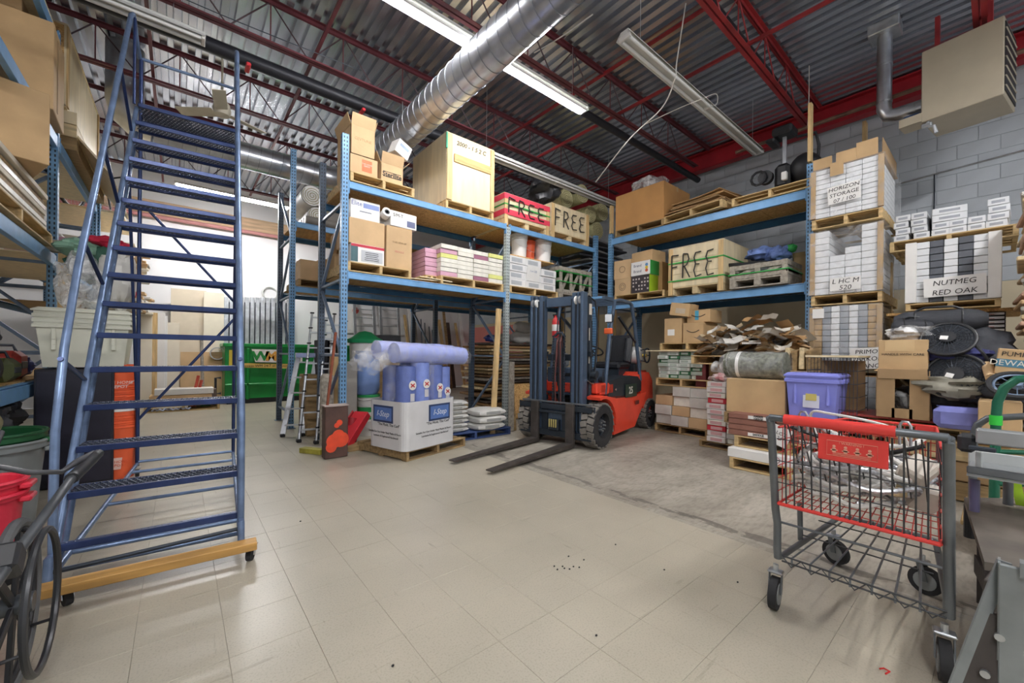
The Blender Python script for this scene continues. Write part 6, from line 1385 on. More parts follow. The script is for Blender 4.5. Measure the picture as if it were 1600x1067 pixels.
# lamp, extinguisher, lpg tank
q = fk(952, 494, YN - .06); fb_('work_lamp', (q.x, YN - .05, q.z), (.06, .12, .12), NBD, b=.02); m = MB(); m.box((q.x - .032, YN - .05, q.z), (.006, .1, .1), b=.01); m.build('lamp_lens', pm('e8ecf0', .2), f)
q = fk(952, 514, YN - .06); fb_('indicator_lamp', (q.x, YN - .04, q.z), (.05, .12, .08), pm('e8693c', .3), b=.01)
q = fk(922, 520, .44); 
t_ = thing('fire_extinguisher', 'small red and white fire extinguisher strapped to the forklift far post', 'extinguisher', FO + FX * (A0.x + .02) + FY * .38 + Vector((0, 0, 1.5)), FA_)
m = MB(); m.lathe([(0, 0), (.05, 0), (.055, .02), (.055, .1), (0, .1)], 18); m.build('base_band', pm('d83a3c', .3), t_, smooth=True); m = MB(); m.lathe([(.056, .1), (.056, .2)], 18); m.build('label_band', WHT, t_, smooth=True)
m = MB(); m.lathe([(.055, .2), (.055, .25), (.03, .3), (.02, .31), (.02, .34), (0, .34)], 18); m.build('shoulder', pm('d83a3c', .3), t_, smooth=True); m = MB(); m.box((0, 0, .35), (.03, .09, .02), b=.004); m.tube([(0, .03, .34), (.04, .05, .28), (.06, .05, .15)], .008, 6); m.build('trigger', BLK, t_)
q = fk(992, 551, -.1); lx, lz = q.x, q.z; lx = min(lx, cwx - .2)
tk = thing('gas_tank', 'silver propane tank lying across the back of the forklift', 'tank', FO + FX * (lx + .05) + Vector((0, 0, lz)), FA_)
m = MB(); m.tube([(0, -.35, 0), (0, -.33, 0), (0, -.28, 0), (0, .22, 0), (0, .28, 0), (0, .3, 0)], [.06, .12, .152, .152, .12, .05], 22); m.build('cylinder', mat('tank_silver', hexc('d4d4d2'), .35, .35, var=.12), tk, smooth=True)
m = MB(); m.tube([(.0 + .12 * math.cos(a * PI / 12), -.43, .12 * math.sin(a * PI / 12)) for a in range(24)], .014, 8, closed=True); m.build('foot_ring', NBD, tk, smooth=True)
for a in (0, 2.1, 4.2): m = MB(); m.tube([(.12 * math.cos(a), -.43, .12 * math.sin(a)), (.1 * math.cos(a), -.32, .1 * math.sin(a))], .01, 6); m.build('ring_strut', NBD, tk)
m = MB(); m.tube([(0, -.34, 0), (0, -.42, 0)], .03, 10); m.build('valve', pm('b8a050', .3), tk, smooth=True)
fb_('tank_cradle', (lx + .05, 0, (lz - .15 + .95) / 2), (.22, .5, max(.05, lz - .15 - .95)), NBD)
for y in (-.16, .14): m = MB(); m.tube([(lx + .05 + .158 * math.cos(a * PI / 10), y, lz + .158 * math.sin(a * PI / 10)) for a in range(20)], .01, 6, closed=True); m.build('tank_strap', NBD, f)
m = MB(); m.tube([fk(918, 592, -.42), fk(932, 600, -.44), fk(940, 606, -.46)], .012, 8); m.build('tilt_rod', CHR, f, smooth=True)
for px in (925, 938): q = fk(px, 590, -.42); m = MB(); m.tube([(q.x, -.42, q.z), (q.x + .0, -.48, q.z)], .04, 14); m.build('tilt_cylinder', NBD, f, smooth=True)
# ---------------------------------------------------------------- rolling warehouse ladder
LB = mat('ladder_blue', hexc('30406c'), .3, .4, var=.3, scale=7); GRT = mat('ladder_grating', hexc('565d6e'), .4, .6, var=.2)
LBT = mat('ladder_light_blue', hexc('7a90b4'), .35, .45, var=.3, scale=9)
l = thing('rolling_ladder', 'tall blue steel rolling ladder with fifteen steps standing on a timber beam', 'ladder', (.30, 2.87, 0), R(-4))
def tb(nm, pts, r, mt=LB, par=None): m = MB(); m.tube(pts, r, 12); return m.build(nm, mt, par or l, smooth=True)
X0, X1 = -.785, -.005
sy = lambda k: .09 + .1435 * k; sz = lambda k: .25 + .22 * k
def mesh_tread(nm, y0, dep, z):
    t = bpy.data.objects.new(nm, None); COL.objects.link(t); t.parent = l; t.location = ((X0 + X1) / 2, y0 + dep / 2, z)
    W = X1 - X0 - .03
    inst(bmesh_box('tread_lip', (W, .022, .036), LB), 'tread_lip', t, (0, -dep / 2 + .011, -.01)); inst(bmesh_box('tread_lip', (W, .022, .03), LB), 'tread_lip', t, (0, dep / 2 - .011, -.01))
    def mk():
        m = MB(); n = 26; rows = max(2, int(dep / .036)); cw_ = W / n; ch = (dep - .04) / rows
        for i in range(n):
            for j in range(rows):
                x = -W / 2 + (i + .5) * cw_ + (cw_ / 2 if j % 2 else 0) - (cw_ / 4); y = -dep / 2 + .02 + (j + .5) * ch
                a, b_ = cw_ * .56, ch * .62
                for p, q in (((x - a, y, -.004), (x, y + b_, .004)), ((x, y + b_, .004), (x + a, y, -.004)), ((x + a, y, -.004), (x, y - b_, .002)), ((x, y - b_, .002), (x - a, y, -.004))): m.bar(p, q, .004, .007)
        return m.mesh('expanded_mesh', GRT)
    o = inst(cached(('em', dep), mk), 'expanded_mesh', t); tag(o, kind='stuff')
for k in range(15): mesh_tread('step', sy(k), .2 if k else .05, sz(k))
mesh_tread('platform', sy(15) - .02, .42, sz(15))
for x in (X0, X1):
    tb('stringer', [(x, -.0, .1), (x, .02, .22)] + [(x, sy(k) + .02, sz(k) - .03) for k in (0, 5, 10, 15)], .018, LBT)
    tb('stringer', [(x, .1, .12)] + [(x, sy(k) + .19, sz(k) - .03) for k in (0, 5, 10, 14)], .015, LBT)
    tb('handrail', [(x, .08, .12), (x, .08, .5), (x, .1, .83), (x - .005, .25, 1.25), (x - .01, .51, 1.73), (x - .01, .9, 2.36), (x - .01, 2.02, 4.22), (x - .01, 2.12, 4.3), (x - .01, 2.2, 4.26), (x - .01, 2.32, 4.16), (x - .01, 2.5, 4.12)], .0185, LBT)
    for yh in (.2, .62, 1.08, 1.6): tb('rail_strut', [(x - .008, yh, 2.36 + (yh - .9) * 1.661), (x - .004, yh + .44, .22 + 1.533 * (yh + .35))], .012)
    tb('rear_leg', [(x, 2.5, .1), (x, 2.5, 4.13)], .0165); tb('base_rail', [(x, .05, .12), (x, 2.5, .12)], .016, LBT)
    tb('rear_leg', [(x, 2.5, .5), (x, sy(12) + .1, sz(12) - .02)], .012)
    tb('guard_post', [(x, 2.14, 3.5), (x, 2.14, 4.28)], .012)
tb('guard_rail', [(X0, 2.5, 4.12), (X1, 2.5, 4.12)], .015, LBT)
for y, z in ((2.5, .14), (2.15, .12), (1.2, .12), (.35, .12), (.12, .12)): tb('base_bar', [(X0, y, z), (X1, y, z)], .0135, LBT)
tb('lifting_bar', [(X0 - .0, .06, .14), (X1, .06, .17)], .011, STEELD)
tb('cross_brace', [(X0, 2.51, .55), (X1, 2.51, 1.6)], .0135); tb('cross_brace', [(X0, 2.51, 2.72), (X1, 2.51, 1.78)], .0135)
tb('platform_bar', [(X0, 2.5, 3.5), (X1, 2.5, 3.5)], .014)
m = MB(); m.box((-.375, -.06, .105), (.89, .09, .045), b=.004); tag(m.build('timber_beam', mat('pine_beam', hexc('c99a56'), .55, var=.25, scale=3, stretch=(1, 8, 8)), l), None)
for x, y, a in ((-.71, -.03, .5), (.04, -.03, -.4), (-.78, 2.47, .2), (.0, 2.47, 0)):
    c = bpy.data.objects.new('caster', None); COL.objects.link(c); c.parent = l; c.location = (x, y, 0); c.rotation_euler = (0, 0, a)
    m = MB(); m.tube([(-.014, 0, .036), (.014, 0, .036)], .036, 20); m.build('wheel', RUB, c, smooth=True)
    for s in (-1, 1): m = MB(); m.bar((s * .02, 0, .03), (s * .02, .02, .082), .004, .03, up=(0, 1, 0)); m.build('fork', CHR, c)
    m = MB(); m.box((0, .015, .084), (.055, .05, .006)); m.build('plate', CHR, c)
# ---------------------------------------------------------------- middle bottom: I-Step box on a pallet
pa, pb, pc_ = at(572, 706, z=0), at(628, 728, z=0), at(722, 700, z=0)
e1 = (pc_ - pb); e1.z = 0; ang = math.atan2(e1.y, e1.x); w1 = e1.length; d1 = (pa - pb).length; ctr = (pa + pc_) / 2
pallet('pallet on the floor under the printed box of blue rolls', (ctr.x, ctr.y, 0), ang, w1, d1, mt=PALD, h=.115)
kA, kB, kC = at(637, 709, z=.117), at(702, 696, z=.117), at(597, 692, z=.117); bc = (kB + kC) / 2
bx = thing('display_box', 'white printed box with blue logo panels holding blue underlay rolls', 'box', (bc.x, bc.y, .117), ang)
BW = mat('white_carton', hexc('dad9da'), .5, var=.06); bw, bd, bh = w1 * .84, d1 * .72, .56
def rrect(w, d, r, n=5):
    P = []
    for (sx, sy_, a0) in ((1, -1, -90), (1, 1, 0), (-1, 1, 90), (-1, -1, 180)):
        for k in range(n + 1): a = R(a0 + 90 * k / n); P.append((sx * (w / 2 - r) + r * math.cos(a), sy_ * (d / 2 - r) + r * math.sin(a)))
    return P
P_r = rrect(bw, bd, .09); m = MB(); n = len(P_r)
m.add([(x, y, 0) for x, y in P_r] + [(x, y, bh) for x, y in P_r] + [(x * .985, y * .985, bh) for x, y in P_r] + [(x * .985, y * .985, .01) for x, y in P_r], [tuple(i + k * n if True else 0 for i, k in ((a, k), ((a + 1) % n, k), ((a + 1) % n, k + 1), (a, k + 1))) for k in range(3) for a in range(n)] + [tuple(range(3 * n, 4 * n))])
m.build('body', BW, bx)
BLP = pm('5f7fc0', .4); BLN = pm('38486e', .4)
def logo(rot, loc, w_):
    g = bpy.data.objects.new('logo_panel', MB().box((0, 0, 0), (w_, .004, w_ * .55)).mesh('logo_panel', BLN)); COL.objects.link(g); g.parent = bx; g.location = loc; g.rotation_euler = rot
    m = MB(); m.box((0, -.0025, 0), (w_ * .86, .003, w_ * .42)); m.build('logo_field', BLP, g)
    lettering('I-Step', w_ * .27, pm('e8ecf4'), g, (0, -.005, 0), shear=.3)
logo((0, 0, 0), (.12, -bd / 2 - .002, bh * .72), .36); logo((0, 0, -PI / 2), (-bw / 2 - .002, .05, bh * .72), .36)
for rot, bl in (((PI / 2, 0, 0), lambda x, z: (x, -bd / 2 - .003, z)), ((PI / 2, 0, -PI / 2), lambda x, z: (-bw / 2 - .003, -x + .05, z))):
    lettering('"The Mold, The Curl"', .045, INK, bx, bl(.1, bh * .5), rot)
    lettering('Suitable For Use Under Vinyl Planks & Floors', .032, INK, bx, bl(.03, bh * .33), rot); lettering('Laminate & Engineered Hardwood', .032, INK, bx, bl(.05, bh * .25), rot)
UB = mat('blue_underlay', hexc('7f92d6'), .45, var=.1, scale=20, bump=.25, bscale=70); UBD = mat('blue_underlay_dark', hexc('6374b4'), .45, var=.1, scale=20, bump=.25, bscale=70); 
pos = [(-.33, -.24, .95), (-.1, -.26, .99), (.16, -.25, .96), (.36, -.2, .93), (-.3, .1, .95), (.0, .12, .98), (.3, .12, .95)]
lb_ = ['front left', 'front, second from left', 'front, third from left', 'front right', 'back left', 'back middle', 'back right']
mw = bx.matrix_world
for k, (x, y, hh_) in enumerate(pos):
    x *= bw / .95; y *= bd / .85
    wx_ = bc.x + x * math.cos(ang) - y * math.sin(ang); wy_ = bc.y + x * math.sin(ang) + y * math.cos(ang)
    t = thing('underlay_roll', 'upright blue underlay roll in the printed box, ' + lb_[k], 'roll', (wx_, wy_, .135), ang, 'upright blue rolls in the printed box')
    m = MB(); m.lathe([(0, 0), (.115, 0), (.118, .2), (.116, hh_ * .97), (.11, hh_), (0, hh_)], 20); m.build('foam', UB if k % 2 else UBD, t, smooth=True)
    m = MB(); m.tube([((.015 + a * .0045) * math.cos(a * .7), (.015 + a * .0045) * math.sin(a * .7), hh_ + .002) for a in range(22)], .003, 4); m.build('spiral', UBD, t)
    if k < 4: 
        m = MB(); m.cyl((0, -.119, hh_ - .22 - .03 * k), (0, -.123, hh_ - .22 - .03 * k), .055, 18); m.build('round_sticker', WHT, t); m = MB(); m.box((0, -.124, hh_ - .22 - .03 * k), (.07, .002, .014), rot=(0, .6, 0)); m.box((0, -.124, hh_ - .22 - .03 * k), (.07, .002, .014), rot=(0, -.6, 0)); m.build('printed_cross', pm('c03a3a'), t)
        m = MB(); m.box((0, -.12, hh_ - .36), (.06, .003, .09)); m.build('paper_label', pm('d4d2d8'), t)
m = MB(); m.grid(lambda u, v: (bw * .47 * math.cos(2 * PI * u) * (1 + .03 * math.sin(9 * u * 2 * PI)), bd * .45 * math.sin(2 * PI * u) * (1 + .04 * math.cos(7 * u * 2 * PI)), bh + (.48) * v), 40, 5)
o = m.build('clear_bag', FILM, smooth=True, loc=(bc.x, bc.y, .117), rot=(0, 0, ang)); tag(o, 'clear plastic bag around the upright blue rolls', 'film')
ztop = .135 + .99
for k, (y, z_, L_, lb) in enumerate([(-.2, .1, 1.1, 'front blue underlay roll lying across the upright rolls'), (.06, .13, 1.15, 'rear blue underlay roll lying across the upright rolls')]):
    t = thing('underlay_roll', lb, 'roll', (bc.x + .08 - y * math.sin(ang), bc.y + y * math.cos(ang), ztop + z_ - .0), ang - .06)
    t.rotation_euler = (0, .03, ang - .05 - .05 * k)
    m = MB(); m.tube([(-L_ / 2 + L_ * i / 10, 0, .004 * math.sin(i)) for i in range(11)], [.115 * U(.97, 1.03) for i in range(11)], 22); m.build('foam', mat('pale_blue_underlay%d' % k, hexc('a3aee8'), .3, var=.1, scale=6, bump=.2, bscale=10), t, smooth=True)
    m = MB(); m.tube([(-L_ / 2 - .2, .05, -.12), (-L_ / 2 - .1, .03, -.05), (-L_ / 2, 0, 0), (0, 0, 0), (L_ / 2, 0, 0), (L_ / 2 + .06, 0, -.03), (L_ / 2 + .08, 0, -.1)], [.12, .06, .12, .12, .122, .1, .05], 16, caps=False); m.build('film_wrap', FILM, t, smooth=True)
    m = MB()
    for q in range(3): m.sphere((-L_ / 2 - .12 - .06 * q, U(-.05, .05), -.08 - .05 * q), (.07, .08, .07), 10, 7, .9, q + k * 5)
    m.build('bunched_film', FILM, t, smooth=True)
# red pallet jack poking out at the left
jk = thing('pallet_jack', 'red pallet jack head pushed under the box pallet', 'pallet jack', (0, 0, 0))
a, b = at(567, 703, z=.03), at(600, 655, Y=pa.y + .35)
dj = (pc_ - pa); dj.z = 0; dj.normalize()
RJ = pm('d4303c', .35); base = Vector((pa.x - .12, pa.y + .28, 0))
m = MB(); m.bar(base + Vector((-.12, -.12, .05)), base + Vector((.22, .12, .42)), .2, .025, b=.004, up=(0, 0, 1)); m.build('red_plate', RJ, jk)
for s in (-.12, .12): m = MB(); m.bar(base + Vector((-.12 - s * .5, -.12 + s, .04)), base + Vector((.22 - s * .5, .12 + s, .4)), .015, .1, b=.003); m.build('side_rib', RJ, jk)
m = MB(); m.cyl(base + Vector((.05, .05, .1)), base + Vector((.1, .1, .35)), .06, 14); m.build('pump_body', pm('b02a34', .4), jk, smooth=True)
for s in (-.05, .05): m = MB(); v = base + Vector((.04, .04 + s, .08)); m.cyl(v, v + Vector((0, .04, 0)), .08, 18); m.build('steer_wheel', pm('8c2a30', .4), jk, smooth=True)
# block crates with orange paint
p0 = at(510, 712, z=0); 
wd, hd = at(548, 690, Y=p0.y).x - p0.x, at(528, 640, Y=p0.y + .0).z
pl0 = at(492, 700, z=0); 
m = MB(); m.box((0, 0, .03), (.52, .2, .07), b=.004); o = m.build('timber_plank', PALD, loc=(p0.x + .24, p0.y - .1, .0), rot=(0, 0, .1)); tag(o, 'short timber lying in front of the orange painted block', 'timber')
m = MB(); m.box((0, 0, .03), (.32, .1, .06), b=.004); o = m.build('timber_plank', mat('yellow_painted_wood', hexc('b8b048'), .6, var=.4, scale=8), loc=(p0.x - .13, p0.y + .02, .0), rot=(0, 0, -1.0)); tag(o, 'yellow painted board at the left of the orange painted block', 'timber')
YB_ = 4.93; pB = at(529, 700, Y=YB_); wd = at(547, 700, Y=YB_).x - at(511, 700, Y=YB_).x
t = thing('painted_block', 'dark wooden block sprayed with orange paint, standing beside the telescopic ladder', 'block', (pB.x, YB_ + .07, .004), .02)
zt_ = at(528, 641, Y=YB_).z
DKW = mat('dark_sprayed_wood', hexc('5a4038'), .6, var=.4, scale=5); m = MB(); m.box((0, 0, zt_ / 2), (wd, .13, zt_), b=.006); m.build('body', DKW, t)
m = MB(); m.box((0, 0, zt_ + .006), (wd + .02, .15, .014)); m.build('top_plate', pm('b8a8a0', .6), t)
OS = mat('orange_spray', hexc('f0512f'), .6, var=.15, scale=12)
for x, z, r in ((-.03, .2, .085), (.05, .21, .09), (-.06, .13, .06), (.02, .26, .07), (.0, .38, .03), (.03, .41, .035)): m = MB(); m.cyl((x, -.064, z), (x, -.0675 - r * .01, z), r, 14); m.build('spray_patch', OS, t)
# red/green rust bar
m = MB(); a, b = at(513, 642, Y=5.0), at(524, 525, Y=5.1); m.tube([a + Vector((0, 0, -.22)), a, a.lerp(b, .5), b], .016, 8); tag(m.build('rusty_bar', mat('rust', hexc('8f4c34'), .7, .2, var=.3), smooth=True), 'curved rusty bar leaning behind the left post of the middle rack', 'bar')
# ladders
def ladder(label, a, b, wvec, n, r=.016, mt=ALU, name='ladder', rail=.05, feet=True, tele=False):
    a, b, wvec = Vector(a), Vector(b), Vector(wvec); t = thing(name, label, 'ladder', a); O_ = a.copy()
    for s in (0, 1):
        p, q = wvec * s, b - a + wvec * s
        if tele:
            m = MB(); k = 8; 
            for i in range(k): m.tube([p.lerp(q, i / k), p.lerp(q, (i + 1) / k)], r * (1.45 - .08 * i), 12)
            m.build('telescopic_rail', mt, t, smooth=True)
            for i in range(1, k + 1): v = p.lerp(q, i / k); m = MB(); m.box(v, (.05, .05, .02), b=.004); m.build('collar', BLK, t)
        else: m = MB(); m.bar(p, q, rail * .4, rail, b=.003, up=wvec.normalized()); m.build('rail', mt, t)
        if feet: m = MB(); m.box(p + Vector((0, 0, .02)), (.06, .08, .05), b=.01); m.build('rubber_foot', BLK, t)
    for i in range(n):
        v = (b - a) * ((i + .7) / n); m = MB(); m.bar(v, v + wvec, .045, .022, b=.003); m.build('rung', mt, t)
    return t
a = at(476, 697, z=0); top = at(500, 496, Y=a.y + .45)
ladder('aluminium telescopic ladder leaning on the left post of the middle rack', (a.x - .05, a.y, 0), (top.x - .12, a.y + .45, top.z), (.3, -.06, 0), 8, tele=True)
a2 = at(482, 700, z=0); ladder('second telescopic ladder section, slightly nearer, beside the rack post', (a2.x + .1, a2.y - .08, 0), (top.x + .0, a2.y + .34, top.z - .12), (.27, -.05, 0), 8, tele=True, r=.013)
a = at(444, 690, z=0); top = at(466, 566, Y=a.y + .3)
ladder('folded aluminium stepladder with a blue cap left of the telescopic ladder', (a.x, a.y, 0), (top.x, a.y + .3, top.z), (.24, -.1, 0), 5, rail=.07)
m = MB(); m.box((0, 0, 0), (.3, .16, .07), b=.01); o = m.build('stepladder_cap', pm('a8b4e0', .4), loc=(top.x + .12, a.y + .25, top.z + .04), rot=(0, 0, -.4)); tag(o, 'pale blue cap piece resting on top of the folded stepladder', 'cap')
m = MB(); m.tube([at(512, 665, z=.12), at(555, 690, z=.12) + Vector((0, .2, 0))], .05, 12); tag(m.build('pipe', ALU, smooth=True), 'thick grey pipe lying on the floor behind the painted block', 'pipe')
# blue barrel on buckets
bz = at(577, 690, z=0); by = bz.y + .3; q = at(572, 655, Y=by); 
rB = (at(594, 600, Y=by).x - at(549, 600, Y=by).x) / 2 * .86
h1 = at(577, 655, Y=by).z; h2_ = at(577, 622, Y=by).z
bucket('white bucket with a green lid at the bottom, under the green printed bucket', (at(577, 670, Y=by).x, by, 0), .17, h1 - .0, WHT, pm('3aa860', .4), group='white buckets under the blue barrel')
bucket('green printed white bucket between the blue barrel and the lowest bucket', (at(577, 640, Y=by).x, by, h1 + .02), .165, h2_ - h1 - .02, WHT, pm('3aa860', .4), band=[(.2, .45, pm('3aa860', .4))], group='white buckets under the blue barrel')
zt_ = h2_ + .02; hB_ = at(572, 553, Y=by).z - zt_
t = thing('blue_barrel', 'light blue plastic barrel standing on two white buckets', 'barrel', (at(574, 590, Y=by).x, by, zt_))
m = MB(); m.lathe([(0, 0), (rB * .8, 0), (rB * .97, hB_ * .08), (rB, hB_ * .2), (rB * 1.01, hB_ * .24), (rB * .98, hB_ * .28), (rB, hB_ * .34), (rB, hB_ * .86), (rB * .85, hB_ * .93), (0, hB_ * .93)], 30); m.build('body', mat('barrel_blue', hexc('86a4de'), .4, var=.08), t, smooth=True)
m = MB(); m.lathe([(rB * .86, hB_ * .92), (rB * .9, hB_ * .94), (rB * .9, hB_), (0, hB_)], 26); m.build('lid', pm('5a74a8', .4), t, smooth=True)
t = thing('round_tub', 'green topped white tub standing behind the blue barrel', 'tub', (at(570, 540, Y=by + .6).x, by + .6, 0)); zt2_ = at(570, 522, Y=by + .6).z
m = MB(); m.lathe([(0, .0), (.2, 0), (.24, zt2_ - .2), (0, zt2_ - .2)], 20); m.build('body', WHT, t, smooth=True); m = MB(); m.lathe([(.27, zt2_ - .2), (.28, zt2_ - .14), (.2, zt2_ - .1), (.1, zt2_ - .02), (0, zt2_)], 20); m.build('green_top', pm('1f9a60', .4), t, smooth=True)
for k, (px, pt, w_, mt, lb) in enumerate([(512, 590, .17, GREYW, 'white wrapped cylinder tank between the rack posts'), (545, 570, .22, mat('grey_slab', hexc('a8a49c'), .5), 'tall grey slab standing behind the barrel'), (524, 560, .12, PINEZ, 'tan board edge standing behind the left rack post')]):
    y_ = 5.75 + .12 * k; x_ = at(px, 600, Y=y_).x; z_ = at(px, pt, Y=y_).z
    m = MB(); (m.lathe([(0, 0), (w_ / 2, 0), (w_ / 2, z_ - .04), (w_ / 2 - .03, z_), (0, z_)], 22) if k == 0 else m.box((0, 0, z_ / 2), (w_, .12, z_), b=.01)); o = m.build(['wrapped_tank', 'grey_slab', 'timber_board'][k], mt, loc=(x_, y_, 0), smooth=(k == 0)); tag(o, lb, ['tank', 'slab', 'board'][k])
for k in range(3): y_ = 6.7; m = MB(); q = at(503 + k * 12, 540, Y=y_); m.box((0, 0, .6), (.16, .3, .55), b=.01); o = m.build('equipment_box', [BLK, GRW, pm('8a8478')][k], loc=(q.x, y_, .55)); tag(o, ['black', 'grey white', 'dull tan'][k] + ' boxy machine part behind the telescopic ladder', 'equipment')
m = MB(); m.box((0, 0, .28), (.7, .5, .56), b=.01); o = m.build('work_bench', PALD, loc=(at(512, 540, Y=6.7).x, 6.7, .3)); tag(o, 'low timber bench behind the telescopic ladder', 'bench'); o.location.z = 0; o.scale = (1, 1, 1.6)
# black square chair frame behind the rolls
q = at(603, 530, Y=6.9); t = thing('black_crate', 'black plastic crate behind the blue rolls', 'crate', (q.x, 6.9, 1.28))
for s in (-1, 1): 
    m = MB(); m.box((0, s * .15, .13), (.38, .02, .26)); m.build('side', BLK, t); m = MB(); m.box((s * .19, 0, .13), (.02, .3, .26)); m.build('end', BLK, t)
m = MB(); m.box((0, 0, .01), (.38, .3, .02)); m.build('base', BLK, t)
m = MB(); m.box((q.x, 6.9, .64), (.5, .4, 1.28), b=.01); tag(m.build('timber_stack', PALD), 'timber stack under the black plastic crate', 'timber')
# cement bags
def bag_stack(labelf, x, y, n, w_, d_, h_, z0, rz, mt=CLOTHW):
    for k in range(n):
        m = MB(); m.sphere((0, 0, 0), (w_ / 2, d_ / 2, h_ * .62), 16, 8)
        vs = [tuple((max(-w_ / 2, min(w_ / 2, p[0] * 1.35)), max(-d_ / 2, min(d_ / 2, p[1] * 1.35)), max(-h_ * .47, min(h_ * .47, p[2])))) for p in m.v]; m.v = vs
        o = m.build('cement_bag', mt, loc=(x + U(-.02, .02), y + U(-.02, .02), z0 + h_ * (k + .5)), rot=(0, 0, rz + U(-.05, .05)), smooth=True); tag(o, labelf(k), 'bag', 'white cement bags on the blue pallet')
        m2 = MB(); m2.box((0, -d_ / 2 - .001, 0), (w_ * .5, .003, h_ * .4)); m2.build('printed_label', pm('a8a8a4'), o)
q = at(716, 680, z=.1); t = pallet('blue painted pallet under the white cement bags', (q.x + .3, q.y + .35, 0), .0, 1.3, .8, mt=pm('3a4f80', .6), h=.11)
hb = (at(716, 630, Y=q.y).z - .11) / 7
bag_stack(lambda k: 'white cement bag, ' + ORD[k] + ' of the tall stack', q.x + .0, q.y + .22, 7, .5, .38, hb, .112, .0)
q2_ = at(748, 684, z=.1); hb2 = (at(748, 648, Y=q2_.y).z - .11) / 3
bag_stack(lambda k: 'white cement bag, ' + ORD[k] + ' of the low stack on the right', q.x + .56, q.y + .1, 3, .52, .42, hb2, .112, .0)
bag_stack(lambda k: 'white cement bag, ' + ORD[k] + ' of the stack behind', q.x + .0, q.y + .62, 6, .5, .36, hb, .112, .0)
# wood pile between the racks
WM_ = [PALD, PINE, CARD3, mat('dark_board', hexc('5c5048'), .7, var=.3), GREYW, mat('brown_board', hexc('8a6a48'), .7, var=.3)]
xw, yw = at(790, 600, Y=6.9).x, 6.95
for k in range(22):
    z_ = .06 + k * .066; m = MB(); w_ = 1.9 + U(-.2, .2); m.box((0, 0, 0), (w_, .9 + U(-.1, .1), .045), b=.004); o = m.build('stacked_board', WM_[k % 6], loc=(xw + .25 + U(-.08, .08), yw + U(-.04, .04), z_), rot=(0, 0, U(-.04, .04))); tag(o, ['weathered pallet wood', 'pale pine', 'brown', 'dark', 'grey', 'reddish brown'][k % 6] + f' board, layer {["one", "two", "three", "four"][k // 6]} counted upward in the board pile', 'board', 'boards in the pile beyond the middle rack')
    if k: m2 = MB(); [m2.box((s, 0, -.033), (.08, .8, .02)) for s in (-.7, .7)]; m2.build('spacer', PALD, o)
m = MB(); m.box((0, 0, .015), (1.9, .8, .03)); o = m.build('floor_batten', PALD, loc=(xw + .25, yw, 0)); tag(o, 'flat batten base under the board pile', 'board')
zt_ = .06 + 22 * .066
for k, (dx, L_, r, z_) in enumerate([(.35, .8, .13, .12), (.1, .7, .1, .1), (.45, .9, .13, .34)]):
    m = MB(); m.tube([(-L_ / 2 + L_ * i / 8, 0, .01 * math.sin(i * 2)) for i in range(9)], [r * q for q in (.5, .95, 1.05, 1, .9, 1, 1.05, .95, .5)], 14); o = m.build('wrapped_bundle', CLOTHW, loc=(xw + dx + .1, yw - .2 + (.2 if k == 1 else 0), zt_ + z_ - .03), rot=(0, 0, .05 * k), smooth=True); tag(o, ['lower', 'small rear', 'upper'][k] + ' white wrapped bundle on top of the board pile', 'bundle', 'wrapped bundles on the board pile')
m = MB(); m.sphere((0, 0, 0), (.16, .12, .08), 14, 8, .4, 4); o = m.build('blue_bag', pm('3a4a90', .5), loc=(xw - .5, yw - .2, zt_ + .05), smooth=True); tag(o, 'blue crumpled bag on the left of the board pile', 'bag')
m = MB(); m.box((0, 0, 0), (.5, .03, .66), b=.04, rot=(-.15, 0, 0)); a = at(818, 655, z=0); o = m.build('plywood_sheet', OSB, loc=(a.x + .12, a.y + .15, .335)); tag(o, 'round cornered plywood piece leaning beside the forklift mast', 'board')
# studs leaning on the middle rack
for k, (xb_, xt_, pt, w_, mt, lb) in enumerate([(772, 778, 483, .09, PINEZ, 'tall pine stud leaning on the middle post of the rack'), (801, 800, 565, .09, GREYW, 'short grey board leaning right of the middle post'), (806, 800, 600, .07, PALD, 'shortest board leaning right of the middle post')]):
    a = at(xb_, 672, z=0) if k == 0 else at(xb_, 671, z=0); a.y = 5.0 + .0 * k; a = at(xb_, 672 - k, Y=4.98); a.z = 0; b = at(xt_, pt, Y=5.06)
    m = MB(); m.bar(a + Vector((0, 0, .005)), b, w_, .035, b=.002, up=(0, 1, 0)); tag(m.build('timber_stud', mt), lb, 'stud')

